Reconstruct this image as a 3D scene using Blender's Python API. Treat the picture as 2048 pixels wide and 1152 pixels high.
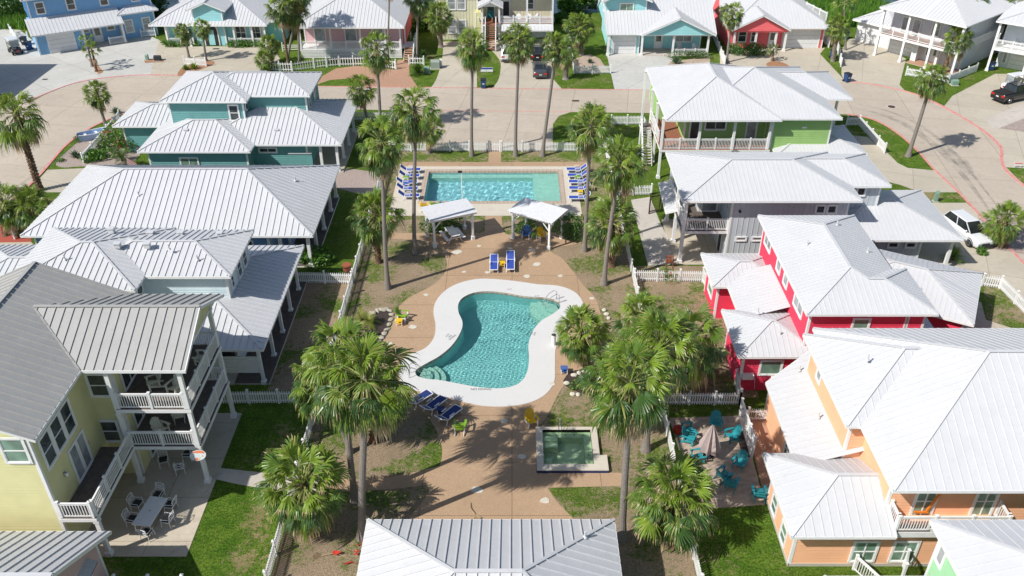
import bpy, math, random
from mathutils import Vector, Matrix
from mathutils.geometry import tessellate_polygon
R=math.radians; PI=math.pi
for o in list(bpy.data.objects): bpy.data.objects.remove(o)
S=bpy.context.scene; COL=S.collection
# ---------------- camera, sky, sun, exposure ----------------
FPX=1726.0; TH=R(33.35); CAMH=36.6
cam=bpy.data.cameras.new("camera"); co=bpy.data.objects.new("camera",cam); COL.objects.link(co)
co.location=(0,0,CAMH); co.rotation_euler=(PI/2-TH,0,0)
cam.sensor_width=36; cam.lens=FPX/2048*36; cam.clip_start=0.5; cam.clip_end=2000
S.camera=co
SUN_EL=R(44.5); SUN_DIR=R(32)      # shadows run towards this heading (from +X towards +Y)
W=bpy.data.worlds.new("World"); S.world=W; W.use_nodes=True
nt=W.node_tree; bg=nt.nodes["Background"]; sky=nt.nodes.new("ShaderNodeTexSky")
sky.sky_type='NISHITA'; sky.sun_disc=False; sky.sun_elevation=SUN_EL
sky.sun_rotation=R(238); sky.air_density=1; sky.dust_density=1; sky.ozone_density=1
nt.links.new(sky.outputs[0],bg.inputs[0]); bg.inputs[1].default_value=0.10
sl=bpy.data.lights.new("sun",'SUN'); so=bpy.data.objects.new("sun",sl); COL.objects.link(so)
sl.energy=4.6; sl.cycles.is_caustics_light=True; sl.angle=R(0.53); sl.color=(1,0.965,0.91)
sd=Vector((math.cos(SUN_EL)*math.cos(SUN_DIR),math.cos(SUN_EL)*math.sin(SUN_DIR),-math.sin(SUN_EL)))
so.rotation_euler=sd.to_track_quat('-Z','Y').to_euler(); so.location=(-40,-20,80)
S.view_settings.view_transform='Standard'; S.view_settings.look='None'; S.view_settings.exposure=0.13; S.view_settings.gamma=1
S.render.engine='CYCLES'; S.cycles.max_bounces=6; S.cycles.transparent_max_bounces=12
S.cycles.sample_clamp_indirect=4
# ---------------- photo measurement -> ground point ----------------
def P(px,py,z=0.0):
    u=(px-1024)/FPX; v=(py-576)/FPX
    dy=math.cos(TH)-v*math.sin(TH); dz=-math.sin(TH)-v*math.cos(TH)
    t=(z-CAMH)/dz
    return (u*t,dy*t)
def Pz(px,py,by):   # height of a vertical thing: row by is its foot, row py its top
    Y=P(px,by)[1]; lo,hi=0.0,35.0
    for _ in range(40):
        m=(lo+hi)/2
        d=Y*math.cos(TH)-(m-CAMH)*math.sin(TH); up=Y*math.sin(TH)+(m-CAMH)*math.cos(TH)
        if 576-FPX*up/d>py: lo=m
        else: hi=m
    return lo
def PS(pts,z=0.0): return [P(x,y,z) for x,y in pts]
# ---------------- mesh builder ----------------
class MB:
    def __init__(s): s.v=[]; s.f=[]; s.m=[]; s.T=None
    def add(s,vs,fs,mi=0):
        b=len(s.v)
        if s.T is not None: vs=[tuple(s.T@Vector(p)) for p in vs]
        s.v.extend(vs); s.f.extend([tuple(b+i for i in f) for f in fs]); s.m.extend([mi]*len(fs)); return s
    def box(s,x0,y0,z0,x1,y1,z1,mi=0):
        if x0>x1:x0,x1=x1,x0
        if y0>y1:y0,y1=y1,y0
        if z0>z1:z0,z1=z1,z0
        return s.add([(x0,y0,z0),(x1,y0,z0),(x1,y1,z0),(x0,y1,z0),(x0,y0,z1),(x1,y0,z1),(x1,y1,z1),(x0,y1,z1)],
          [(0,3,2,1),(4,5,6,7),(0,1,5,4),(1,2,6,5),(2,3,7,6),(3,0,4,7)],mi)
    def beam(s,p,q,w,h,mi=0,up=(0,0,1)):
        p=Vector(p);q=Vector(q);d=(q-p).normalized();u=Vector(up)
        sx=d.cross(u)
        if sx.length<1e-4: sx=Vector((1,0,0))
        sx.normalize();uz=sx.cross(d).normalized();a=sx*w/2;b=uz*h/2
        vs=[tuple(c+i*a+j*b) for c in (p,q) for i,j in ((-1,-1),(1,-1),(1,1),(-1,1))]
        return s.add(vs,[(0,1,2,3),(7,6,5,4),(0,4,5,1),(1,5,6,2),(2,6,7,3),(3,7,4,0)],mi)
    def tube(s,pts,rs,n=8,mi=0,cap=True):
        if not hasattr(rs,'__len__'): rs=[rs]*len(pts)
        pts=[Vector(p) for p in pts]; vs=[]; fs=[]
        for i,p in enumerate(pts):
            d=(pts[min(i+1,len(pts)-1)]-pts[max(i-1,0)]).normalized()
            a=d.cross(Vector((0,0,1)))
            if a.length<1e-3: a=Vector((1,0,0))
            a.normalize(); b=a.cross(d).normalized()
            if abs(d.z)>.9:
                a=Vector((1,0,0));a=(a-d*a.dot(d)).normalized();b=d.cross(a).normalized()
            for k in range(n):
                t=2*PI*k/n; vs.append(tuple(p+(a*math.cos(t)+b*math.sin(t))*rs[i]))
        for i in range(len(pts)-1):
            for k in range(n):
                fs.append((i*n+k,i*n+(k+1)%n,(i+1)*n+(k+1)%n,(i+1)*n+k))
        if cap: fs.append(tuple(range(n-1,-1,-1))); fs.append(tuple((len(pts)-1)*n+k for k in range(n)))
        return s.add(vs,fs,mi)
    def prism(s,poly,z0,z1,mi=0,holes=(),bottom=False,side=True,zf=None):
        loops=[[Vector((x,y,0)) for x,y in poly]]+[[Vector((x,y,0)) for x,y in h] for h in holes]
        tris=tessellate_polygon(loops); flat=[p for l in loops for p in l]
        top=[(p.x,p.y,z1 if zf is None else zf(p.x,p.y)) for p in flat]; fs=[]
        for t in tris:
            a,b,c=[flat[i] for i in t]
            fs.append(tuple(t) if (b-a).cross(c-a).z>0 else tuple(reversed(t)))
        s.add(top,fs,mi)
        if side:
            for l in loops:
                n=len(l); vs=[(p.x,p.y,z0) for p in l]+[(p.x,p.y,z1) for p in l]
                s.add(vs,[(i,(i+1)%n,n+(i+1)%n,n+i) for i in range(n)],mi)
        if bottom: s.add([(p.x,p.y,z0) for p in flat],[tuple(reversed(f)) for f in fs],mi)
        return s
    def ico(s,c,r,mi=0,sub=1,rnd=None,j=0.0):
        t=(1+5**.5)/2
        V=[Vector(p).normalized() for p in ((-1,t,0),(1,t,0),(-1,-t,0),(1,-t,0),(0,-1,t),(0,1,t),(0,-1,-t),(0,1,-t),(t,0,-1),(t,0,1),(-t,0,-1),(-t,0,1))]
        F=[(0,11,5),(0,5,1),(0,1,7),(0,7,10),(0,10,11),(1,5,9),(5,11,4),(11,10,2),(10,7,6),(7,1,8),(3,9,4),(3,4,2),(3,2,6),(3,6,8),(3,8,9),(4,9,5),(2,4,11),(6,2,10),(8,6,7),(9,8,1)]
        for _ in range(sub):
            G=[];C={}
            def mid(a,b):
                k=(min(a,b),max(a,b))
                if k not in C: V.append((V[a]+V[b]).normalized()); C[k]=len(V)-1
                return C[k]
            for a,b,c_ in F:
                x,y,z=mid(a,b),mid(b,c_),mid(c_,a); G+=[(a,x,z),(b,y,x),(c_,z,y),(x,y,z)]
            F=G
        rx,ry,rz=r if hasattr(r,'__len__') else (r,r,r)
        vs=[]
        for p in V:
            k=1+(rnd.uniform(-j,j) if rnd else 0)
            vs.append((c[0]+p.x*rx*k,c[1]+p.y*ry*k,c[2]+p.z*rz*k))
        return s.add(vs,F,mi)
    def build(s,name,mats,parent=None,off=(0,0,0),smooth=False):
        me=bpy.data.meshes.new(name)
        ox,oy,oz=off
        vs=[(x-ox,y-oy,z-oz) for x,y,z in s.v] if off!=(0,0,0) else s.v
        me.from_pydata(vs,[],s.f)
        if not isinstance(mats,(list,tuple)): mats=[mats]
        for m in mats: me.materials.append(m)
        me.polygons.foreach_set('material_index',s.m)
        if smooth: me.polygons.foreach_set('use_smooth',[True]*len(s.f))
        me.update()
        o=bpy.data.objects.new(name,me); COL.objects.link(o)
        if parent: o.parent=parent
        return o
def tag(o,label,cat,group=None,kind=None):
    if label: o['label']=label
    if cat: o['category']=cat
    if group: o['group']=group
    if kind: o['kind']=kind
    return o
def thing(name,label,cat,x=0,y=0,z=0,rz=0,group=None):
    o=bpy.data.objects.new(name,None); COL.objects.link(o); o.empty_display_size=.3
    o.location=(x,y,z); o.rotation_euler=(0,0,rz)
    return tag(o,label,cat,group)
def dup(root,x,y,z=0,rz=0,label=None,group=None,scale=None,mats=None):
    def swap(o):
        if mats and o.type=='MESH':
            for i,sl_ in enumerate(o.material_slots):
                if sl_.material and sl_.material.name in mats:
                    sl_.link='OBJECT'; sl_.material=mats[sl_.material.name]
    r=root.copy(); COL.objects.link(r); r.location=(x,y,z); r.rotation_euler=(0,0,rz)
    if scale: r.scale=scale if hasattr(scale,'__len__') else (scale,)*3
    if label: r['label']=label
    if group: r['group']=group
    swap(r)
    for ch in list(root.children):
        c=ch.copy(); COL.objects.link(c); c.parent=r; swap2=c
        if mats: relink(c,mats)
        for g in list(ch.children):
            d=g.copy(); COL.objects.link(d); d.parent=c
            if mats: relink(d,mats)
    return r
def relink(o,mats):
    if o.type!='MESH': return
    for i in range(len(o.material_slots)):
        m=o.material_slots[i].material
        if m and m.name in mats:
            o.material_slots[i].link='OBJECT'; o.material_slots[i].material=mats[m.name]
# ---------------- materials ----------------
def newmat(name):
    m=bpy.data.materials.new(name); m.use_nodes=True; n=m.node_tree
    return m,n,n.nodes["Principled BSDF"]
def nd(n,t,**kw):
    x=n.nodes.new(t)
    for k,v in kw.items(): setattr(x,k,v)
    return x
def mat(name,c,rough=.6,var=.12,scale=3,bump=0,bscale=30,metal=0,spec=.4,c2=None,obj=True,detail=5,stretch=None):
    m,n,b=newmat(name)
    b.inputs['Roughness'].default_value=rough; b.inputs['Metallic'].default_value=metal
    b.inputs['Specular IOR Level'].default_value=spec
    tc=nd(n,'ShaderNodeTexCoord'); src=tc.outputs['Object']
    if stretch:
        mp=nd(n,'ShaderNodeMapping'); mp.inputs['Scale'].default_value=stretch; n.links.new(src,mp.inputs[0]); src=mp.outputs[0]
    ns=nd(n,'ShaderNodeTexNoise'); ns.inputs['Scale'].default_value=scale; ns.inputs['Detail'].default_value=detail
    n.links.new(src,ns.inputs['Vector'])
    rp=nd(n,'ShaderNodeValToRGB'); rp.color_ramp.elements[0].position=.3; rp.color_ramp.elements[1].position=.7
    if c2 is None: c2=tuple(min(1,x*(1+var)) for x in c); c1=tuple(x*(1-var) for x in c)
    else: c1=c
    rp.color_ramp.elements[0].color=(*c1,1); rp.color_ramp.elements[1].color=(*c2,1)
    n.links.new(ns.outputs[0],rp.inputs[0]); n.links.new(rp.outputs[0],b.inputs['Base Color'])
    if bump:
        n2=nd(n,'ShaderNodeTexNoise'); n2.inputs['Scale'].default_value=bscale; n2.inputs['Detail'].default_value=4
        n.links.new(src,n2.inputs['Vector']); bp=nd(n,'ShaderNodeBump'); bp.inputs['Strength'].default_value=bump
        bp.inputs['Distance'].default_value=.03
        n.links.new(n2.outputs[0],bp.inputs['Height']); n.links.new(bp.outputs[0],b.inputs['Normal'])
    return m
def mixc(n,fac,a,b):
    x=nd(n,'ShaderNodeMix',data_type='RGBA'); 
    for s_,v in ((0,fac),(6,a),(7,b)):
        if hasattr(v,'links'): n.links.new(v,x.inputs[s_])
        elif s_==0: x.inputs[0].default_value=v
        else: x.inputs[s_].default_value=(*v,1)
    return x.outputs[2]
def noise(n,src,scale,detail=5,lo=.4,hi=.6,rough=.5):
    ns=nd(n,'ShaderNodeTexNoise'); ns.inputs['Scale'].default_value=scale; ns.inputs['Detail'].default_value=detail; ns.inputs['Roughness'].default_value=rough
    n.links.new(src,ns.inputs['Vector'])
    mr=nd(n,'ShaderNodeMapRange'); mr.inputs[1].default_value=lo; mr.inputs[2].default_value=hi
    n.links.new(ns.outputs[0],mr.inputs[0]); return mr.outputs[0]
def bumpn(n,b,h,st=.5,dist=.03):
    bp=nd(n,'ShaderNodeBump'); bp.inputs['Strength'].default_value=st; bp.inputs['Distance'].default_value=dist
    n.links.new(h,bp.inputs['Height']); n.links.new(bp.outputs[0],b.inputs['Normal'])
def grassmat(name,g1,g2,dry,lo,hi,blade=True):
    m,n,b=newmat(name); b.inputs['Roughness'].default_value=.95; b.inputs['Specular IOR Level'].default_value=.1
    tc=nd(n,'ShaderNodeTexCoord'); src=tc.outputs['Object']
    g=mixc(n,noise(n,src,1.1,6,.38,.62,.6),g1,g2)
    g=mixc(n,noise(n,src,7,6,.45,.62,.75),g,tuple(x*.30 for x in g1))
    g=mixc(n,noise(n,src,9,6,.55,.68,.75),g,(min(1,g2[0]*1.7),min(1,g2[1]*1.35),g2[2]*1.6))
    g=mixc(n,noise(n,src,7,5,.62,.75,.6),g,(dry[0]*.8,dry[1]*.95,dry[2]*.6))
    dd=mixc(n,noise(n,src,9,6,.42,.62,.7),dry,tuple(x*.55 for x in dry))
    dd=mixc(n,noise(n,src,15,4,.60,.70,.6),dd,tuple(min(1,x*1.35) for x in dry))
    dd=mixc(n,noise(n,src,.5,4,.45,.7,.6),dd,tuple(x*.72 for x in dry))
    big=nd(n,'ShaderNodeMath',operation='ADD'); n.links.new(noise(n,src,.33,4,.2,.8),big.inputs[0])
    sm=noise(n,src,2.6,8,.2,.8,.75); k=nd(n,'ShaderNodeMath',operation='MULTIPLY'); n.links.new(sm,k.inputs[0]); k.inputs[1].default_value=1.0
    n.links.new(k.outputs[0],big.inputs[1])
    mr=nd(n,'ShaderNodeMapRange'); mr.inputs[1].default_value=lo; mr.inputs[2].default_value=hi; n.links.new(big.outputs[0],mr.inputs[0])
    fine=noise(n,src,10,5,.35,.65,.7)
    mm=nd(n,'ShaderNodeMath',operation='MULTIPLY_ADD'); n.links.new(fine,mm.inputs[0]); mm.inputs[1].default_value=.6; n.links.new(mr.outputs[0],mm.inputs[2])
    m3=nd(n,'ShaderNodeMapRange'); m3.inputs[1].default_value=.42; m3.inputs[2].default_value=.95; n.links.new(mm.outputs[0],m3.inputs[0])
    c=mixc(n,m3.outputs[0],dd,g); n.links.new(c,b.inputs['Base Color'])
    bumpn(n,b,noise(n,src,18,5,.2,.8,.75),1.0,.08)
    return m
def concmat(name,c,joint=None,rot=0,stain=.12,jscale=4.5,speck=0):
    m,n,b=newmat(name); b.inputs['Roughness'].default_value=.85; b.inputs['Specular IOR Level'].default_value=.25
    tc=nd(n,'ShaderNodeTexCoord'); src=tc.outputs['Object']
    col=mixc(n,noise(n,src,.25,6,.3,.7,.6),tuple(x*(1-stain) for x in c),tuple(x*(1+stain*.6) for x in c))
    col=mixc(n,noise(n,src,2.5,6,.45,.8,.65),col,tuple(x*(1-1.3*stain) for x in c))
    col=mixc(n,noise(n,src,.9,7,.56,.72,.7),col,tuple(x*(1-2.2*stain) for x in c))
    if speck: col=mixc(n,noise(n,src,45,3,.42,.6),col,tuple(x*(1-speck) for x in c))
    if joint:
        mp=nd(n,'ShaderNodeMapping'); mp.inputs['Rotation'].default_value=(0,0,rot); n.links.new(src,mp.inputs[0])
        br=nd(n,'ShaderNodeTexBrick'); br.offset=0; br.inputs['Scale'].default_value=1; br.inputs['Mortar Size'].default_value=.03
        br.inputs['Brick Width'].default_value=jscale*1.25; br.inputs['Row Height'].default_value=jscale
        br.inputs['Mortar Smooth'].default_value=.3
        n.links.new(mp.outputs[0],br.inputs['Vector'])
        br.inputs['Color1'].default_value=(1,1,1,1); br.inputs['Color2'].default_value=(.93,.93,.93,1); br.inputs['Mortar'].default_value=(*joint,1)
        x=nd(n,'ShaderNodeMix',data_type='RGBA',blend_type='MULTIPLY'); x.inputs[0].default_value=1
        n.links.new(col,x.inputs[6]); n.links.new(br.outputs[0],x.inputs[7]); col=x.outputs[2]
    n.links.new(col,b.inputs['Base Color'])
    bumpn(n,b,noise(n,src,40,4,.2,.8,.7),.25,.02)
    return m
def leafmat(name,c,trans=.3,gloss=.35):
    m,n,b=newmat(name); out=[x for x in n.nodes if x.type=='OUTPUT_MATERIAL'][0]
    tc=nd(n,'ShaderNodeTexCoord')
    col=mixc(n,noise(n,tc.outputs['Object'],1.7,4,.3,.7),tuple(x*.72 for x in c),tuple(min(1,x*1.25) for x in c))
    n.links.new(col,b.inputs['Base Color']); b.inputs['Roughness'].default_value=gloss; b.inputs['Specular IOR Level'].default_value=.5
    t=nd(n,'ShaderNodeBsdfTranslucent'); tcol=mixc(n,.5,col,(min(1,c[0]*2.2),min(1,c[1]*1.9),c[2]*.7)); n.links.new(tcol,t.inputs[0])
    mx=nd(n,'ShaderNodeMixShader'); mx.inputs[0].default_value=trans
    n.links.new(b.outputs[0],mx.inputs[1]); n.links.new(t.outputs[0],mx.inputs[2]); n.links.new(mx.outputs[0],out.inputs[0])
    return m
def watermat(name,tint,scale=3,st=.5,gl=.06,dark=None):
    m,n,b=newmat(name); out=[x for x in n.nodes if x.type=='OUTPUT_MATERIAL'][0]
    tc=nd(n,'ShaderNodeTexCoord'); src=tc.outputs['Object']
    tr=nd(n,'ShaderNodeBsdfTransparent'); tr.inputs[0].default_value=(*tint,1)
    g=nd(n,'ShaderNodeBsdfGlossy'); g.inputs['Roughness'].default_value=.04
    lw=nd(n,'ShaderNodeFresnel'); lw.inputs[0].default_value=1.33
    a=noise(n,src,scale,3,.2,.8,.5)
    bp=nd(n,'ShaderNodeBump'); bp.inputs['Strength'].default_value=st; bp.inputs['Distance'].default_value=.15
    n.links.new(a,bp.inputs['Height']); n.links.new(bp.outputs[0],g.inputs['Normal']); n.links.new(bp.outputs[0],lw.inputs['Normal'])
    mx=nd(n,'ShaderNodeMixShader'); n.links.new(lw.outputs[0],mx.inputs[0]); n.links.new(tr.outputs[0],mx.inputs[1]); n.links.new(g.outputs[0],mx.inputs[2])
    n.links.new(mx.outputs[0],out.inputs[0]); return m
def metalroof(name,c,var=.05):
    m,n,b=newmat(name); b.inputs['Roughness'].default_value=.42; b.inputs['Specular IOR Level'].default_value=.45
    tc=nd(n,'ShaderNodeTexCoord'); src=tc.outputs['Object']
    col=mixc(n,noise(n,src,.6,6,.35,.7,.6),c,tuple(x*(1-var) for x in c))
    col=mixc(n,noise(n,src,5,7,.52,.75,.75),col,tuple(x*(1-2.0*var) for x in c))
    col=mixc(n,noise(n,src,1.4,8,.60,.78,.7),col,(c[0]*(1-2.6*var),c[1]*(1-3*var),c[2]*(1-4.2*var)))
    n.links.new(col,b.inputs['Base Color'])
    n.links.new(noise(n,src,2.2,4,-.6,1.4),b.inputs['Roughness'])
    bumpn(n,b,noise(n,src,1.6,3,.2,.8),.22,.04)
    return m
M={}
M['roof']=metalroof('roof_white_metal',(.59,.595,.605))
M['roof_grey']=metalroof('roof_grey_metal',(.40,.395,.375),.08)
M['white']=mat('white_paint',(.80,.80,.79),.5,.04,4)
M['trim']=mat('white_trim',(.78,.78,.77),.55,.05,3)
M['vinyl']=mat('white_vinyl_fence',(.80,.80,.79),.4,.04,1.5)
M['black']=mat('black_plastic',(.02,.02,.022),.45)
M['dark']=mat('dark_interior',(.03,.032,.035),.6)
M['deckwood']=mat('weathered_deck_boards',(.13,.105,.09),.85,.25,5,.3,20)
M['redwood']=mat('red_brown_deck_boards',(.30,.12,.07),.8,.2,5)
M['darkwood']=mat('dark_brown_wood',(.07,.045,.03),.8,.3,5)
def wallmat(key,c,rough=.65): M[key]=mat(key+'_siding_paint',c,rough,.05,1.2)
wallmat('yellow',(.66,.63,.33)); wallmat('salmon',(.86,.46,.27)); wallmat('red',(.74,.05,.105)); wallmat('green',(.31,.50,.17))
wallmat('grey',(.50,.54,.57)); wallmat('paleblue',(.58,.70,.74)); wallmat('blue',(.16,.30,.52)); wallmat('teal',(.14,.34,.33))
wallmat('skyblue',(.21,.42,.66)); wallmat('aqua',(.24,.62,.60)); wallmat('aqua2',(.32,.64,.66)); wallmat('pink',(.72,.45,.47)); wallmat('cream',(.66,.64,.47))
wallmat('coral',(.85,.16,.17)); wallmat('pearl',(.62,.66,.71)); wallmat('mint',(.33,.60,.34)); wallmat('dusty',(.62,.44,.42)); wallmat('offwhite',(.74,.74,.72))
def glassmat(name,c,r=.08):
    m,n,b=newmat(name); b.inputs['Base Color'].default_value=(*c,1); b.inputs['Roughness'].default_value=r; b.inputs['Specular IOR Level'].default_value=.9
    tc=nd(n,'ShaderNodeTexCoord'); col=mixc(n,noise(n,tc.outputs['Object'],1.2,2,.35,.65),c,tuple(x*1.7+.01 for x in c)); n.links.new(col,b.inputs['Base Color']); return m
M['glass']=glassmat('window_glass_dark',(.035,.045,.045)); M['blind']=glassmat('window_glass_with_green_blind',(.12,.20,.15),.15); M['pane_grey']=glassmat('window_glass_grey_curtain',(.22,.24,.25),.2)
M['garage']=mat('garage_door_white',(.72,.72,.72),.5,.04,2)
M['teal_door']=mat('teal_door',(.03,.24,.28),.5)
M['lawn']=grassmat('lush_lawn',(.085,.19,.018),(.175,.29,.035),(.42,.34,.17),.62,1.02)
M['patchy']=grassmat('patchy_dry_lawn',(.12,.21,.03),(.20,.28,.05),(.48,.37,.24),.75,1.25)
M['ground']=grassmat('ground_grass',(.10,.19,.02),(.17,.27,.035),(.42,.33,.19),.5,1.0)
M['dirt']=grassmat('bare_sandy_yard',(.12,.21,.03),(.19,.27,.05),(.50,.375,.255),.93,1.42)
M['road']=concmat('road_concrete',(.51,.44,.355),(.60,.58,.56),R(8),.10,5)
M['drive']=concmat('driveway_concrete',(.53,.475,.38),(.64,.62,.6),R(20),.10,4.2)
M['drive2']=concmat('pale_driveway_concrete',(.56,.55,.51),(.60,.58,.56),R(-52),.10,5)
M['path']=concmat('path_concrete',(.55,.50,.44),None,0,.12)
M['patio']=concmat('patio_concrete',(.56,.49,.385),(.7,.68,.65),0,.14,3.1)
M['agg']=concmat('exposed_aggregate_deck',(.54,.37,.235),(.60,.57,.55),0,.10,4.1,.35)
M['brickpave']=concmat('red_brown_pavers',(.52,.31,.21),None,0,.12,4,.3)
M['coping']=concmat('white_pool_coping',(.66,.65,.63),None,0,.05,4,.06)
M['pooldeck']=concmat('cream_pool_deck',(.60,.545,.45),None,0,.06)
M['kerb']=mat('red_kerb_paint',(.62,.17,.16),.7,.15,3,c2=(.62,.36,.32))
M['stone']=mat('pale_limestone',(.60,.56,.47),.9,.12,4,.5,12)
M['mulch']=mat('dark_mulch',(.055,.04,.035),.95,.5,20,.8,30)
M['redmulch']=mat('red_mulch',(.40,.09,.06),.95,.4,25,.8,30)
M['gravel']=mat('mixed_gravel',(.20,.15,.13),.95,.0,13,.8,16,c2=(.52,.43,.38))
M['sand']=mat('pale_sand',(.43,.335,.26),.95,.22,3,.3,20)
M['bark']=mat('palm_bark',(.235,.205,.18),.95,.25,6,.9,9,stretch=(1,1,5))
M['bark_brown']=mat('palm_bark_brown',(.16,.095,.06),.95,.4,6,1,10,stretch=(1,1,3))
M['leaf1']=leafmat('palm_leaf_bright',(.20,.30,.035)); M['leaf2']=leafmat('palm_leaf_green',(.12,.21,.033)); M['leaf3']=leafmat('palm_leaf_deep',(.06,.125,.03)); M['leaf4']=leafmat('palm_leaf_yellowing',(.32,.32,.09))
M['dead']=leafmat('dead_palm_leaf',(.48,.36,.23),.15,.8)
M['stem']=mat('palm_leaf_stem',(.22,.25,.07),.6)
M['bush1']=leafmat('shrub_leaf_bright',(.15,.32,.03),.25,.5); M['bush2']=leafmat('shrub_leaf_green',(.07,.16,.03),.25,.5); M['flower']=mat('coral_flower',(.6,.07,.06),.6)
M['agave']=leafmat('agave_leaf',(.11,.17,.10),.15,.5)
M['plaster']=mat('turquoise_pool_plaster',(.31,.61,.59),.8,.06,2); M['plaster2']=mat('pale_pool_ledge',(.48,.70,.58),.8,.06,2); M['spa_pl']=mat('green_spa_plaster',(.66,.78,.50),.8,.12,3)
def refrwater(name,tint):
    m,n,b=newmat(name); b.inputs['Base Color'].default_value=(*tint,1); b.inputs['Transmission Weight'].default_value=1; b.inputs['Roughness'].default_value=0; b.inputs['IOR'].default_value=1.33; return m
M['water']=refrwater('pool_water',(.72,.95,.95)); M['water2']=refrwater('lap_pool_water',(.72,.95,.97)); M['water3']=watermat('spa_water',(.72,.93,.86),5,.6)
m_,n_,b_=newmat('pond_water'); b_.inputs['Base Color'].default_value=(.02,.045,.055,1); b_.inputs['Roughness'].default_value=.12; tc_=nd(n_,'ShaderNodeTexCoord'); bumpn(n_,b_,noise(n_,tc_.outputs['Object'],1.5,4,.2,.8),.4,.1); M['pond']=m_
M['tile']=mat('navy_tile',(.02,.035,.12),.25,.5,12); M['coptile']=concmat('brown_brick_coping',(.52,.42,.34),(.7,.65,.6),0,.1,.3)
M['chrome']=mat('steel_rail',(.55,.55,.55),.2,.05,3,metal=1)
def pl(key,c,r=.5): M[key]=mat(key,c,r,.06,5)
pl('chair_yellow',(.80,.50,.015)); pl('chair_green',(.21,.40,.03)); pl('chair_blue',(.045,.12,.36)); pl('chair_red',(.55,.04,.02)); pl('chair_turquoise',(.03,.29,.33)); pl('chair_cream',(.62,.62,.50)); pl('sling_blue',(.035,.075,.36),.7); pl('sling_navy',(.02,.04,.16),.7)
pl('bin_blue',(.02,.06,.17)); pl('bin_black',(.025,.03,.035)); pl('utility_green',(.20,.32,.25)); pl('utility_grey',(.28,.33,.28)); pl('umbrella_fabric',(.46,.38,.36),.9); pl('grill_black',(.02,.02,.02)); pl('orange',(.75,.20,.02)); pl('red_paint',(.45,.03,.02)); pl('tarp_red',(.6,.05,.03),.6); pl('pergola_white',(.74,.74,.75)); pl('pergola_white_shade',(.50,.50,.51),.8); pl('wood_brown',(.33,.10,.05)); pl('boat_blue',(.30,.42,.62)); pl('tan',(.62,.45,.30),.8); pl('sign_blue',(.04,.10,.35)); pl('terracotta',(.5,.24,.13))  # darker pergola tone: grazing sunlight put into the white slat colour, unassigned
def paint(key,c,r=.25):
    m,n,b=newmat(key); b.inputs['Base Color'].default_value=(*c,1); b.inputs['Roughness'].default_value=r; b.inputs['Coat Weight'].default_value=.6; b.inputs['Coat Roughness'].default_value=.05; M[key]=m
paint('car_grey',(.055,.057,.062)); paint('car_white',(.72,.73,.74)); paint('car_black',(.012,.012,.014)); paint('cart_red',(.35,.02,.03))
M['car_glass']=glassmat('car_glass',(.012,.015,.018),.05); M['tyre']=mat('tyre',(.018,.018,.018),.9); M['rim']=mat('wheel_rim',(.45,.45,.46),.3,metal=.8); M['tail']=mat('red_tail_light',(.55,.01,.01),.2); M['lamp']=mat('clear_headlight',(.6,.62,.65),.15); M['plate']=mat('licence_plate',(.6,.6,.6),.4)

M['lava']=mat('orange_brown_rock',(.16,.07,.035),.95,.4,9,.8,14,c2=(.55,.30,.17))
M['plaster_lap']=mat('blue_lap_plaster',(.37,.65,.68),.8,.06,2)

M['water3']=refrwater('clear_spa_water',(.80,.95,.90)); M['rock']=mat('edging_limestone',(.42,.39,.31),.9,.2,5,.6,10)
m_,n_,b_=newmat('tyre_mark'); b_.inputs['Base Color'].default_value=(.16,.155,.16,1); b_.inputs['Roughness'].default_value=.9
o_=[x for x in n_.nodes if x.type=='OUTPUT_MATERIAL'][0]; t_=nd(n_,'ShaderNodeBsdfTransparent'); x_=nd(n_,'ShaderNodeMixShader'); tc_=nd(n_,'ShaderNodeTexCoord')
q_=nd(n_,'ShaderNodeMath',operation='MULTIPLY'); n_.links.new(noise(n_,tc_.outputs['Object'],.7,7,.38,.75,.7),q_.inputs[0]); q_.inputs[1].default_value=.42
n_.links.new(q_.outputs[0],x_.inputs[0]); n_.links.new(t_.outputs[0],x_.inputs[1]); n_.links.new(b_.outputs[0],x_.inputs[2]); n_.links.new(x_.outputs[0],o_.inputs[0]); M['mark']=m_
def ray(px,py):
    u=(px-1024)/FPX; v=(py-576)/FPX
    return (u,math.cos(TH)-v*math.sin(TH),-math.sin(TH)-v*math.cos(TH))
def PY(px,py,Y): r=ray(px,py); t=Y/r[1]; return (r[0]*t,CAMH+r[2]*t)
def PX(px,py,X): r=ray(px,py); t=X/r[0]; return (r[1]*t,CAMH+r[2]*t)
class House:
    def __init__(s,name,label,cat,cx,cy,ox=0,oy=0,ang=0,group=None):
        s.cx,s.cy,s.ang=cx,cy,ang; c,n=math.cos(ang),math.sin(ang)
        s.ox,s.oy=ox,oy
        s.root=thing(name,label,cat,ox+cx*c-cy*n,oy+cx*n+cy*c,0,ang,group)
    def part(s,mb,name,mats,parent=None,smooth=False):
        return mb.build(name,mats,parent or s.root,(s.cx,s.cy,0.0001) if parent is None else (s.cx,s.cy,0.0001),smooth)
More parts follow.
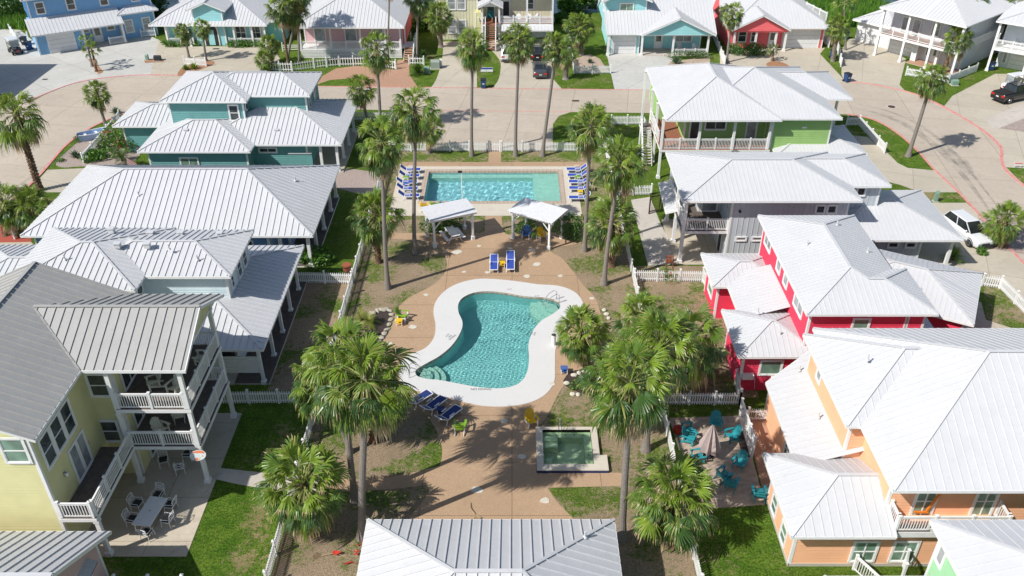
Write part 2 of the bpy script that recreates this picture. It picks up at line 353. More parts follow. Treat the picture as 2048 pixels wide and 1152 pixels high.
def face(mb,a,b,z0,z1,style='lap',wf=None,mi=0,step=.2):
    a=Vector((a[0],a[1],0)); b=Vector((b[0],b[1],0)); d=b-a; L=d.length
    if L<.02 or z1-z0<.02: return
    d/=L; n=Vector((d.y,-d.x,0))
    sp=(lambda z:(0,L)) if wf is None else (lambda z:tuple(t*L for t in wf(z)))
    if style in('batten','plain'):
        zs=[z0,z1]
        s0,s1=sp(z0),sp(z1)
        mb.add([tuple(a+d*s0[0]+Vector((0,0,z0))),tuple(a+d*s0[1]+Vector((0,0,z0))),tuple(a+d*s1[1]+Vector((0,0,z1))),tuple(a+d*s1[0]+Vector((0,0,z1)))],[(0,1,2,3)],mi)
        if style=='batten':
            t=.2
            while t<L:
                if wf is None: zt=z1
                else:
                    zt=z0
                    for i in range(30):
                        zz=z0+(z1-z0)*i/29; q=sp(zz)
                        if q[0]<=t<=q[1]: zt=zz
                if zt>z0+.05:
                    p=a+d*t+n*.012
                    mb.beam((p.x,p.y,z0),(p.x,p.y,zt),.05,.03,mi,up=tuple(n))
                t+=.42
        return
    z=z0; vs=[];fs=[]
    while z<z1-.001:
        zt=min(z+step,z1); s0,s1=sp(z),sp(zt); o=n*.028
        k=len(vs); Z0=Vector((0,0,z));Z1=Vector((0,0,zt))
        vs+=[tuple(a+d*s0[0]+o+Z0),tuple(a+d*s0[1]+o+Z0),tuple(a+d*s1[1]+Z1),tuple(a+d*s1[0]+Z1),tuple(a+d*s0[0]+Z0),tuple(a+d*s0[1]+Z0)]
        fs+=[(k,k+1,k+2,k+3),(k+4,k+5,k+1,k)]; z=zt
    mb.add(vs,fs,mi)
def block(H,x0,y0,x1,y1,z0,z1,wall,style='lap',faces='SENW',gable=None,gz=0,corner=.12,name='wall',cap=True):
    """gable: faces letters that carry a triangle up to gz above z1"""
    mb=MB(); F={'S':((x0,y0),(x1,y0)),'E':((x1,y0),(x1,y1)),'N':((x1,y1),(x0,y1)),'W':((x0,y1),(x0,y0))}
    for f in faces:
        a,b=F[f]; face(mb,a,b,z0,z1,style)
        if gable and f in gable:
            face(mb,a,b,z1,z1+gz,'lap' if style=='lap' else style,wf=lambda z:(.5*(z-z1)/gz,1-.5*(z-z1)/gz))
    if cap: mb.add([(x0,y0,z1),(x1,y0,z1),(x1,y1,z1),(x0,y1,z1)],[(0,1,2,3)],0)
    if corner:
        for (x,y,sx,sy) in ((x0,y0,-1,-1),(x1,y0,1,-1),(x1,y1,1,1),(x0,y1,-1,1)):
            e=.035
            mb.box(x+sx*e,y+sy*e,z0+.002,x-sx*corner,y-sy*corner,z1-.003,1)
    return H.part(mb,name,[M[wall],M['trim']])
RIB=[.056,.034]
def rp(mb,pts,sp=.45,rib=True,mi=0,th=.05,bt=2):
    pts=[Vector(p) for p in pts]; n=Vector((0,0,0)); sp=sp*(RIB[2] if len(RIB)>2 else 1)
    for i in range(len(pts)):
        a,b=pts[i],pts[(i+1)%len(pts)]; n+=Vector(((a.y-b.y)*(a.z+b.z),(a.z-b.z)*(a.x+b.x),(a.x-b.x)*(a.y+b.y)))
    n.normalize()
    if n.z<0: pts.reverse(); n=-n
    N=len(pts); o=Vector((0,0,-th))
    mb.add([tuple(p) for p in pts]+[tuple(p+o) for p in pts],[tuple(range(N))],mi)
    k=len(mb.v)-2*N
    mb.f.append(tuple(k+N+i for i in reversed(range(N)))); mb.m.append(1)
    for i in range(N): mb.f.append((k+i,k+N+i,k+N+(i+1)%N,k+(i+1)%N)); mb.m.append(1)
    if not rib: return
    e=Vector((0,0,1)).cross(n)
    if e.length<1e-3: return
    e.normalize(); u=n.cross(e)
    if u.z<0: u=-u
    o0=pts[0]; q=[((p-o0).dot(e),(p-o0).dot(u)) for p in pts]
    a0=min(t[0] for t in q); a1=max(t[0] for t in q)
    c=(a1-a0)/max(1,round((a1-a0)/sp)); t=a0+c*.5
    while t<a1:
        xs=[]
        for i in range(N):
            (ax,ay),(bx,by)=q[i],q[(i+1)%N]
            if (ax-t)*(bx-t)<0: xs.append(ay+(by-ay)*(t-ax)/(bx-ax))
        xs.sort()
        for i in range(0,len(xs)-1,2):
            l,h=xs[i]+.01,xs[i+1]-.05
            if h-l>.15:
                p=o0+e*t+u*l+n*RIB[0]*.5; r=o0+e*t+u*h+n*RIB[0]*.5
                mb.beam(tuple(p),tuple(r),RIB[1],RIB[0],mi,up=tuple(n))
        t+=c
def capline(mb,p,q,w=.2,mi=0,lift=.045):
    p=Vector(p);q=Vector(q); l=Vector((0,0,lift)); mb.beam(tuple(p+l),tuple(q+l),w,.035,mi)
def fascia(mb,p,q,h=.17,mi=1):
    p=Vector(p);q=Vector(q); l=Vector((0,0,-h/2-.005)); d=(q-p).normalized()*.02; mb.beam(tuple(p+l-d),tuple(q+l+d),.05,h,mi)
def hip(H,x0,y0,x1,y1,ze,p,axis=None,g0=False,g1=False,m='roof',sp=.45,name='roof',caps=True,fas='SENW'):
    mb=MB(); w,d=x1-x0,y1-y0
    if axis is None: axis='x' if w>=d else 'y'
    if axis=='x':
        h=d/2; zr=ze+p*h; ym=(y0+y1)/2; a=(x0+(0 if g0 else h),ym,zr); b=(x1-(0 if g1 else h),ym,zr)
        if a[0]>b[0]: a=b=((a[0]+b[0])/2,ym,zr)
    else:
        h=w/2; zr=ze+p*h; xm=(x0+x1)/2; a=(xm,y0+(0 if g0 else h),zr); b=(xm,y1-(0 if g1 else h),zr)
        if a[1]>b[1]: a=b=(xm,(a[1]+b[1])/2,zr)
    A,B,C,D=(x0,y0,ze),(x1,y0,ze),(x1,y1,ze),(x0,y1,ze)
    pt=a==b
    if axis=='x':
        rp(mb,[A,B,b]+([] if pt else [a]),sp); rp(mb,[C,D,a]+([] if pt else [b]),sp)
        if not g0: rp(mb,[D,A,a],sp)
        if not g1: rp(mb,[B,C,b],sp)
        ends=((A,D,a,g0),(B,C,b,g1))
    else:
        rp(mb,[B,C,b]+([] if pt else [a]),sp); rp(mb,[D,A,a]+([] if pt else [b]),sp)
        if not g0: rp(mb,[A,B,a],sp)
        if not g1: rp(mb,[C,D,b],sp)
        ends=((A,B,a,g0),(D,C,b,g1))
    if not pt: capline(mb,a,b)
    for (u,v,r,g) in ends:
        for e in (u,v):
            if g: fascia(mb,e,r,.17); capline(mb,e,r,.09,0,.02)
            else: capline(mb,e,r,.16)
    E={'S':(A,B),'E':(B,C),'N':(C,D),'W':(D,A)}
    for f in fas:
        if (axis=='x' and ((f=='W' and g0) or (f=='E' and g1))) or (axis=='y' and ((f=='S' and g0) or (f=='N' and g1))): continue
        fascia(mb,*E[f])
    return H.part(mb,name,[M[m],M['trim']])
def shed(H,pts,m='roof',sp=.45,edges=(),name='roof'):
    mb=MB(); rp(mb,pts,sp)
    for i in edges: fascia(mb,pts[i],pts[(i+1)%len(pts)])
    return H.part(mb,name,[M[m],M['trim']])
FM={'S':Matrix(((1,0,0,0),(0,-1,0,0),(0,0,1,0),(0,0,0,1))),'N':Matrix(((-1,0,0,0),(0,1,0,0),(0,0,1,0),(0,0,0,1))),
    'E':Matrix(((0,1,0,0),(1,0,0,0),(0,0,1,0),(0,0,0,1))),'W':Matrix(((0,-1,0,0),(-1,0,0,0),(0,0,1,0),(0,0,0,1)))}
def fT(f,at,u,z):
    m=FM[f].copy()
    e=.03
    loc={'S':(u,at-e,z),'N':(u,at+e,z),'E':(at+e,u,z),'W':(at-e,u,z)}[f]
    m.translation=Vector(loc); return m
def win(H,f,at,u,z,w,h,glass='glass',kind='dh',name='window',tr=.11,trim='trim',label=None):
    """window/door centred at u, sill z; local x right, y outwards"""
    T=fT(f,at,u,z); mb=MB(); mb.T=T; a=w/2
    mb.box(-a-tr,0,-tr,-a,.06,h+tr); mb.box(a,0,-tr,a+tr,.06,h+tr); mb.box(-a,0,h,a,.07,h+tr+.01); mb.box(-a,0,-tr,a,.075,0)
    s=.045
    mb.box(-a,.0,0,-a+s,.045,h); mb.box(a-s,0,0,a,.045,h); mb.box(-a+s,0,h-s,a-s,.045,h); mb.box(-a+s,0,0,a-s,.045,s)
    if kind in('dh','grid','dh2'): mb.box(-a+s,0,h/2-.03,a-s,.05,h/2+.03)
    if kind in('grid','slider','dh2','door2'): mb.box(-.03,.001,s,.03,.052,h-s)
    if kind=='door2': mb.box(-.12,.002,s,.12,.05,h-s)
    if kind=='grid' and w>1.5: pass
    fr=H.part(mb,name,[M[trim]])
    if label: fr['label']=label
    g=MB(); g.T=T; g.box(-a+s+.002,.004,s+.002,a-s-.002,.02,h-s-.002)
    H.part(g,'pane',M[glass],fr)
    return fr
def door(H,f,at,u,w=.95,h=2.1,z=0.02,c='white',glass=True,name='door'):
    T=fT(f,at,u,z); mb=MB(); mb.T=T; a=w/2; t=.1
    mb.box(-a-t,0,0,-a,.06,h+t,1); mb.box(a,0,0,a+t,.06,h+t,1); mb.box(-a,0,h,a,.07,h+t+.01,1); mb.box(-a,0,0,a,.04,h,0)
    for zz in (.15,): mb.box(-a+.12,.04,zz,a-.12,.052,.85,0)
    d=H.part(mb,name,[M[c],M['trim']])
    if glass:
        g=MB(); g.T=T; g.box(-a+.15,.04,1.0,a-.15,.055,h-.15); H.part(g,'pane',M['glass'],d)
    k=MB(); k.T=T; k.ico((a-.1,.08,1.0),.04,0,1); H.part(k,'handle',M['chrome'],d)
    return d
def garage(H,f,at,u,w,h=2.2,z=.02,c='garage'):
    T=fT(f,at,u,z); mb=MB(); mb.T=T; a=w/2; t=.14
    mb.box(-a-t,0,0,-a,.06,h+t,1); mb.box(a,0,0,a+t,.06,h+t,1); mb.box(-a,0,h,a,.06,h+t+.01,1)
    n=4
    for i in range(n):
        z0=h*i/n; mb.box(-a,-.02,z0+.012,a,.022,h*(i+1)/n-.012,0)
        for k in range(round(w/.6)):
            x=-a+w*(k+.5)/round(w/.6); mb.box(x-.2,.022,z0+.12,x+.2,.03,z0+h/n-.12,0)
    mb.box(-a,-.03,0,a,0,h,2)
    return H.part(mb,'garage_door',[M[c],M['trim'],M['dark']])
def column(H,x,y,z0,z1,w=.2,m='trim',base=True,name='porch_post'):
    mb=MB(); a=w/2; mb.box(x-a,y-a,z0,x+a,y+a,z1)
    if base: mb.box(x-a-.06,y-a-.06,z0,x+a+.06,y+a+.06,z0+.28); mb.box(x-a-.04,y-a-.04,z1-.16,x+a+.04,y+a+.04,z1-.01)
    return H.part(mb,name,M[m])
def railgeo(mb,p,q,z,h=1.0,style='bal',m=0,posts=True,gap=.135,zq=None):
    p=Vector((p[0],p[1],z)); q=Vector((q[0],q[1],z if zq is None else zq)); L=(q-p).length; d=(q-p)/L; up=Vector((0,0,1))
    mb.beam(p+up*h,q+up*h,.09,.05,m); mb.beam(p+up*(h-.1),q+up*(h-.1),.04,.06,m); mb.beam(p+up*.1,q+up*.1,.04,.07,m)
    if style=='bal':
        n=max(1,int(L/gap))
        for i in range(1,n):
            c=p+d*(L*i/n); mb.box(c.x-.018,c.y-.018,c.z+.1,c.x+.018,c.y+.018,c.z+h-.08,m)
    else:
        for k in range(4):
            zz=.22+k*.18; mb.beam(p+up*zz,q+up*zz,.03,.09,m)
    if posts:
        n=max(1,math.ceil(L/2.0))
        for i in range(n+1):
            c=p+d*(L*i/n); mb.box(c.x-.06,c.y-.06,c.z,c.x+.06,c.y+.06,c.z+h+.08,m); mb.box(c.x-.08,c.y-.08,c.z+h+.08,c.x+.08,c.y+.08,c.z+h+.12,m)
def rail(H,p,q,z,h=1.0,style='bal',name='railing',**k):
    mb=MB(); railgeo(mb,p,q,z,h,style,**k); return H.part(mb,name,M['trim'])
def slab(H,x0,y0,x1,y1,z0,z1,m,name='deck',edge='trim'):
    mb=MB(); mb.box(x0,y0,z0,x1,y1,z1-.03,1); mb.box(x0+.03,y0+.03,z1-.03,x1-.03,y1-.03,z1,0)
    if m in('deckwood','redwood','darkwood'):
        n=int((x1-x0)/.16)
        for i in range(1,n):
            x=x0+.03+(x1-x0-.06)*i/n; mb.box(x-.006,y0+.04,z1,x+.006,y1-.04,z1+.002,2)
    return H.part(mb,name,[M[m],M[edge],M['dark']])
def vents(H,items):
    for (x,y,z,k) in items:
        mb=MB()
        if k=='b': mb.box(x-.19,y-.17,z-.25,x+.19,y+.17,z+.08,0); mb.box(x-.23,y-.22,z+.08,x+.23,y+.19,z+.12,0)
        else: mb.tube([(x,y,z-.05),(x,y,z+.35)],.05,8,0); mb.tube([(x,y,z-.02),(x,y,z+.06)],[.13,.06],8,0)
        H.part(mb,'roof_vent',M['roof'])
def lamp(H,f,at,u,z):
    mb=MB(); mb.T=fT(f,at,u,z); mb.box(-.07,0,-.1,.07,.05,.14,1); mb.tube([(0,.12,-.12),(0,.12,.12)],[.06,.1],8,0); mb.box(-.03,.02,.08,.03,.14,.12,1)
    H.part(mb,'wall_lamp',[M['white'],M['chrome']])
def stairs(H,x0,x1,y0,y1,z0,z1,m='redwood',n=None):
    """climbs from (y0,z0) to (y1,z1)"""
    n=n or max(3,round(abs(z1-z0)/.18)); mb=MB()
    for i in range(n):
        a=y0+(y1-y0)*i/n; b=y0+(y1-y0)*(i+1)/n; z=z0+(z1-z0)*(i+1)/n
        mb.box(x0,a,z-.05,x1,b,z,0)
    for x in (x0,x1): mb.beam((x,y0,z0-.05),(x,y1,z1-.1),.05,.25,1)
    return H.part(mb,'stairs',[M[m],M['trim']])
# =================== houses ===================
def h12():
    H=House('house','pale yellow three storey house with stacked rear decks and a grey metal roof','house',-26,36)
    ov=.45
    block(H,-31.9,30.15,-22.9,41.7,0,8.45,'yellow',gable='SN',gz=1.9)
    block(H,-23,36.0,-21.4,41.6,0,8.45,'yellow')
    hip(H,-32.4,29.9,-22.4,42.2,8.4,.44,'y',True,True,'roof_grey',.5)
    mb=MB(); x1=-16.97; yr=(35.06+42.2)/2; zr=8.4+.44*(42.2-35.06)/2
    rp(mb,[(-22.45,35.06,8.4),(x1,35.06,8.4),(x1,yr,zr),(-22.45-(yr-35.06),yr,zr)],.5)
    rp(mb,[(x1,42.2,8.4),(-22.45,42.2,8.4),(-22.45-(yr-35.06),yr,zr),(x1,yr,zr)],.5)
    capline(mb,(-26,yr,zr),(x1,yr,zr)); fascia(mb,(-22.4,35.06,8.4),(x1,35.06,8.4)); fascia(mb,(x1,42.2,8.4),(-22.4,42.2,8.4))
    fascia(mb,(x1,35.06,8.4),(x1,yr,zr)); fascia(mb,(x1,42.2,8.4),(x1,yr,zr)); capline(mb,(-22.45,35.06,8.42),(-22.45-(yr-35.06),yr,zr),.08,0,.03)
    H.part(mb,'roof',[M['roof_grey'],M['trim']])
    mb=MB(); face(mb,(-17.45,35.4),(-17.45,41.8),8.35,9.9,'lap',wf=lambda z:(.5*(z-8.35)/1.5,1-.5*(z-8.35)/1.5)); face(mb,(-17.5,41.8),(-17.5,35.4),8.35,9.9,'plain',wf=lambda z:(.5*(z-8.35)/1.6,1-.5*(z-8.35)/1.6))
    mb.box(-17.6,35.4,8.15,-17.4,41.8,8.34,1); mb.box(-21.4,35.4,8.15,-17.6,35.6,8.34,1)
    H.part(mb,'gable',[M['yellow'],M['trim']])
    slab(H,-21.35,35.2,-17.3,41,5.35,5.6,'deckwood'); slab(H,-21.35,35.2,-17.3,41,2.65,2.9,'deckwood'); slab(H,-22.85,30.0,-21.0,35.2,2.65,2.9,'deckwood')
    for (x,y,t) in ((-17.46,35.35,8.3),(-17.46,40.85,8.3),(-21.3,35.35,8.3)): column(H,x,y,0.0,t,.22)
    column(H,-21.1,30.15,0,2.68,.22)
    for z in (2.9,5.6):
        rail(H,(-21.15,35.3),(-17.6,35.3),z); rail(H,(-17.42,35.45),(-17.42,40.7),z); rail(H,(-17.55,40.9),(-21.3,40.9),z)
    rail(H,(-22.75,30.1),(-21.15,30.1),2.9); rail(H,(-21.07,30.2),(-21.07,35.2),2.9)
    # windows, east face of the main block
    for i in range(3):
        win(H,'E',-22.9,31.15+i*1.12,5.75,.9,1.75,'glass')
    win(H,'E',-22.9,33.3,2.98,1.6,2.1,'pane_grey','door2',name='patio_door')
    win(H,'E',-21.4,37.6,2.95,1.7,2.1,'glass','slider',name='patio_door'); win(H,'E',-21.4,37.6,5.65,1.7,2.1,'glass','slider',name='patio_door'); win(H,'E',-21.4,38.2,.1,1.8,2.1,'glass','slider',name='patio_door')
    a=PY(183,752,36); b=PY(212,790,36); win(H,'S',36,(a[0]+b[0])/2,b[1],.95,1.45)
    a=PY(199,828,36); b=PY(238,880,36); win(H,'S',36,(a[0]+b[0])/2,b[1],.95,1.45)
    a=PY(5,872,30.15); b=PY(52,922,30.15); win(H,'S',30.15,(a[0]+b[0])/2,b[1],1.1,1.45,'blind')
    win(H,'S',30.15,-28.2,5.2,1.1,1.45,'blind')
    lamp(H,'E',-22.9,31.6,4.4); lamp(H,'S',36,-21.75,4.7); lamp(H,'E',-21.4,36.5,4.8)
    mb=MB(); mb.box(-22.9,34.2,3.9,-22.83,34.4,4.1); H.part(mb,'outlet_box',M['tan'])
    return H
def h14():
    H=House('pavilion','white hip roofed pavilion at the bottom centre beside the brown deck','pavilion',-1,24)
    block(H,-6.7,20.9,4.6,29.2,0,3.1,'offwhite')
    hip(H,-7.25,20.4,5.13,29.73,3.15,.41,'x',sp=.5)
    hip(H,-3.6,16,1.6,27.2,3.2,.42,'y',sp=.5)
    z=3.15+.41*1.8; vents(H,[(3.5,28.0,3.9,'p')])
def h13():
    H=House('cottage','dusty pink cottage with a white ribbed gable roof at the bottom left corner','house',-24,24.5)
    block(H,-30,20,-20.6,28.7,0,3.1,'dusty',gable='E',gz=2.5)
    hip(H,-34,19.6,-19.9,29.1,3.0,.57,'x',False,True,sp=.5)
    mb=MB(); x=-20.6; mb.box(x-.05,26.3,1.0,x+.04,27.6,2.2,0); mb.box(x+.04,26.42,1.1,x+.05,27.48,2.1,1); rp(mb,[(x,27.7,2.75),(x,26.2,2.75),(x+.5,26.2,2.5),(x+.5,27.7,2.5)],.3,True,2)
    H.part(mb,'awning_window',[M['trim'],M['glass'],M['roof']])
def h19():
    ex,ey=P(1861,1040,6.0)
    H=House('beach_house','mint green two storey house with a white hip roof at the bottom right corner','house',ex+6,ey-4)
    block(H,ex+.45,ey-9,ex+12,ey-.45,0,6.1,'mint'); hip(H,ex,ey-9.5,ex+12.5,ey,6.0,.36,'x',sp=.5)
    a=PX(1885,1108,ex+.45); win(H,'W',ex+.45,a[0],a[1]-.6,.5,1.0,'pane_grey','fixed')
    hip(H,14.6,19,ex+.4,26.35,3.1,.3,'x',sp=.5); block(H,15.1,19.5,ex+.4,25.9,0,3.1,'mint')
def h10():
    H=House('long_roof_house','blue single storey house under the longest white ribbed roof on the left','house',-27,64.5)
    block(H,-37.6,58.9,-19.2,70.4,0,3.15,'blue'); block(H,-19.2,61.2,-18.2,70.4,0,3.15,'blue')
    hip(H,-38.25,58.3,-15.5,71.0,3.1,.42,'x',sp=.5)
    for y in (58.9,61.3,64.6,67.9,70.6): column(H,-16.1,y,0,3.08,.24)
    column(H,-18.3,58.9,0,3.08,.24)
    slab(H,-19.1,58.6,-15.8,70.6,0.01,.12,'deckwood','porch_floor')
    for y in (62.8,66.2,69): win(H,'E',-18.2,y,1.0,1.0,1.3)
    win(H,'S',58.9,-36.6,1.2,.9,1.1); win(H,'S',58.9,-21,1.0,1.0,1.3); win(H,'E',-18.2,64.8,.1,.95,2.1,'glass','fixed',name='door')
    vents(H,[(-30,62,4.7,'p'),(-18.2,65.5,4.3,'p')])
def h11():
    H=House('powder_blue_house','pale powder blue two storey house with wraparound porch left of the palms','house',-24,50)
    block(H,-32.6,46.7,-24.7,53.9,0,6.1,'paleblue'); block(H,-25,48.4,-19.05,53.5,0,6.1,'paleblue'); block(H,-24.7,45.6,-18.3,48.5,0,3.1,'paleblue'); block(H,-19.1,48.5,-18.3,54,0,3.1,'paleblue')
    hip(H,-33.1,46.15,-24.2,54.3,6.05,.29,'x'); hip(H,-29,47.87,-18.56,54.1,6.0,.28,'x')
    hip(H,-24.9,43.85,-15.9,56.9,3.05,.28,'y'); hip(H,-40,50,-31,57,3.05,.28,'x')
    for y in (44.15,47.0,49.7,52.4,55.2): column(H,-16.35,y,0,3.0,.2)
    column(H,-19.6,44.15,0,3.0,.2); 
    slab(H,-18.3,44.0,-15.95,56.4,0.01,.14,'deckwood','porch_floor','path'); slab(H,-24,43.95,-18.3,45.6,0.01,.14,'path','porch_floor','path')
    mb=MB()
    for i in range(9): mb.box(-19.5,44.08,.95+i*.15,-16.45,44.14,1.07+i*.15,0)
    H.part(mb,'privacy_louvre',M['trim'])
    mb=MB(); mb.box(-19.4,44.9,1.2,-18.4,45.5,2.1,0); H.part(mb,'outdoor_cabinet',M['black'])
    for y in (51.0,52.4): win(H,'E',-19.05,y,4.1,.75,1.2)
    win(H,'E',-19.05,49.3,4.3,.5,.9); win(H,'S',46.7,-26.0,4.6,.8,.9,'glass','dh2')
    mb=MB(); mb.T=fT('E',-24.7,47.6,5.1); mb.tube([(0,0,0),(0,.06,0)],.5,20,0); mb.tube([(0,.06,0),(0,.075,0)],.36,20,1); H.part(mb,'round_window',[M['trim'],M['glass']])
    for y in (47,49.8,52.5): win(H,'E',-18.3,y,.9,.9,1.4)
    vents(H,[(-26.6,50.2,7.1,'b'),(-24.6,50.2,7.1,'b'),(-23,49.8,6.95,'p'),(-21,49.2,6.5,'p'),(-29.5,48.6,6.9,'p'),(-20.6,52.9,6.4,'b'),(-28,52.6,6.9,'b'),(-25.4,52.8,6.5,'b'),(-23.3,52.8,6.5,'b')])
def h9():
    H=House('teal_house','teal two storey house with white ribbed roofs by the left bend of the road','house',-27,80)
    block(H,-33.1,79.1,-25.9,86.5,0,6.3,'teal'); block(H,-26.5,80.7,-20.15,86.2,0,6.3,'teal')
    block(H,-34.2,74.6,-24.9,81,0,3.15,'teal'); block(H,-25,76.2,-19.6,86.4,0,3.15,'teal'); block(H,-38.8,80.6,-33,85.8,0,3.1,'teal')
    hip(H,-33.68,78.56,-25.38,87.0,6.2,.33,'y'); hip(H,-31,80.13,-19.63,86.75,6.2,.34,'x')
    hip(H,-34.85,73.98,-24.35,82.4,3.1,.33,'x'); hip(H,-30,75.56,-16.15,87.3,3.1,.33,'x'); hip(H,-39.5,80.0,-31,86.4,3.1,.33,'x')
    for (x,y) in ((-16.75,76.1),(-16.75,79.0),(-16.75,82.2),(-16.75,85.6),(-18.3,76.1)): column(H,x,y,0,3.05,.24)
    slab(H,-19.6,75.9,-16.3,86.6,.01,.14,'patio','porch_floor','path')
    mb=MB(); face(mb,(-21.4,76.15),(-19.2,76.15),0,1.9,'lap'); mb.box(-21.45,76.05,1.9,-19.2,76.25,2.0,1); H.part(mb,'privacy_screen',[M['teal'],M['trim']])
    a=PY(462,212,79.1); b=PY(475,240,79.1); win(H,'S',79.1,(a[0]+b[0])/2,b[1],.85,1.5)
    a=PY(538,300,76.2); win(H,'S',76.2,a[0]-.1,a[1]-.2,1.6,.4,'glass','slider')
    a=PY(378,318,74.6); win(H,'S',74.6,a[0],a[1]-.9,1.6,1.0,'blind','slider')
    for y in (81.8,84.2): win(H,'E',-20.15,y,4.4,.7,1.2)
    mb=MB(); mb.T=fT('E',-25.9,79.9,5.2); mb.tube([(0,0,0),(0,.06,0)],.45,16,0); mb.tube([(0,.06,0),(0,.075,0)],.32,16,1); H.part(mb,'round_window',[M['trim'],M['glass']])
    vents(H,[(-26.5,84.2,6.8,'b'),(-23.8,84,6.9,'b'),(-30,83.5,7.3,'b'),(-31,76.8,4.0,'b'),(-22.6,77.5,3.7,'b')])
def h15():
    H=House('raised_green_house','lime green two storey house with upstairs gallery under a white hip roof','house',22,81)
    block(H,24.15,75.0,29.6,87.8,0,6.3,'green'); block(H,16.4,76.9,24.2,87.8,2.95,6.3,'green'); block(H,17.5,78.5,24.2,87.8,0,2.9,'green'); block(H,14.6,82,16.4,87.6,2.95,6.3,'green')
    hip(H,14.05,74.0,24.6,88.3,6.2,.42,'y'); hip(H,16.5,74.35,30.2,88.35,6.2,.34,'x'); hip(H,22,79.2,32.75,86.9,6.2,.34,'x')
    hip(H,24.5,73.5,33.0,80.5,2.95,.3,'x'); 
    slab(H,13.85,74.6,24.15,76.9,2.75,3.0,'redwood'); slab(H,13.85,76.9,16.4,82,2.75,3.0,'redwood')
    xs=(13.95,17.4,20.6,23.9)
    for x in xs: column(H,x,74.75,0,6.15,.22)
    for y in (78.4,82,87.5): column(H,13.95,y,0,6.15,.22)
    for i in range(3): rail(H,(xs[i]+.1,74.75),(xs[i+1]-.1,74.75),3.0)
    rail(H,(13.95,76.5),(13.95,81.9),3.0)
    a=PY(1433,250,76.9); win(H,'S',76.9,a[0]-.1,4.1,1.9,1.2,'glass','slider'); a=PY(1503,255,76.9); win(H,'S',76.9,a[0],3.05,.9,2.1,'pane_grey','fixed',name='door')
    win(H,'S',76.9,16.9+.5,3.05,.9,2.1,'glass','fixed',name='door')
    for y in (85.6,87): win(H,'W',14.6,y-.2,5.0,.5,.7)
    # outside stair on the west side
    stairs(H,12.8,13.7,77.3,79.9,0.1,3.0,'path',14)
    mb=MB(); railgeo(mb,(12.75,77.3),(12.75,79.9),.2,.95,zq=3.05); H.part(mb,'stair_railing',M['trim'])
    mb=MB(); mb.beam((12.7,79.9,0),(12.7,78.3,1.1),.1,.1); mb.box(12.64,79.85,0,12.76,80.0,3); H.part(mb,'stair_brace',M['trim'])
    slab(H,12.7,79.9,13.84,81.0,2.75,3.0,'deckwood')
    for x,y in ((31.6,80.0),(31.6,84.5)): column(H,x,y,0,6.1,.2)
    slab(H,29.6,79.8,31.9,86.5,2.8,3.0,'redwood'); rail(H,(31.75,80),(31.75,86.3),3.0); rail(H,(29.8,79.9),(31.7,79.9),3.0)
    vents(H,[(20.8,77.6,7.2,'p')])
    mb=MB(); mb.box(26.9,74.9,5.0,27.3,74.97,5.15); H.part(mb,'wall_vent',M['white'])
def h16():
    H=House('grey_board_house','light grey board and batten house with corner balcony and white hip roofs','house',24,62)
    block(H,17.0,59.15,26.0,66.4,0,6.3,'grey','batten'); block(H,26,61.2,29.1,66.1,0,6.3,'grey','batten'); block(H,15.2,62.5,17.0,66.4,2.95,6.3,'grey','batten')
    block(H,26,58.6,32.2,65.6,0,3.15,'grey','batten')
    hip(H,12.95,58.2,26.57,67.0,6.2,.31,'x'); hip(H,20,60.7,29.65,66.7,6.2,.31,'x'); hip(H,24.5,57.64,34.88,66.1,3.1,.3,'x')
    shed(H,[(12.6,66.9,3.4),(12.6,62.5,2.9),(14.2,62.0,3.6),(14.2,66.9,3.6)],edges=(0,1))
    slab(H,13.3,59.2,17.0,62.5,2.75,3.0,'deckwood'); slab(H,13.3,62.5,15.2,66.4,2.75,3.0,'deckwood')
    for y in (59.35,62.6,66.2): column(H,13.5,y,0,6.15,.26)
    rail(H,(13.75,59.35),(16.9,59.35),3.0); rail(H,(13.5,59.55),(13.5,66),3.0)
    win(H,'S',62.5,16.1,3.05,1.2,2.1,'pane_grey','fixed',name='door')
    a=PY(1641,416,59.15); win(H,'S',59.15,a[0],a[1]-.4,.62,.62,'glass','fixed'); a=PY(1664,416,59.15); win(H,'S',59.15,a[0],a[1]-.4,.62,.62,'glass','fixed')
    for px in (1482,1514): a=PY(px,477,59.15); win(H,'S',59.15,a[0],a[1]-.12,.7,.22,'glass','fixed')
    a=PY(1722,381,61.2); win(H,'S',61.2,a[0],a[1]-.4,.6,.65,'glass','fixed')
    for px in (1787,1822): a=PY(px,486,58.6); win(H,'S',58.6,a[0],a[1]-.35,.7,.4,'glass','fixed')
    win(H,'W',17.0,61,.05,1.0,2.1,'dark','fixed',name='door')
    column(H,34.4,58.3,0,3.05,.24); column(H,34.4,65.5,0,3.05,.24); slab(H,32.2,58.2,34.7,65.7,.01,.1,'patio','porch_floor','path')
    slab(H,13.1,59.0,17.0,66.5,.01,.08,'patio','porch_floor','path')
    mb=MB(); mb.tube([(17.6,59.0,4.9),(17.6,58.8,4.9)],.1,8); H.part(mb,'wall_lamp',M['black'])
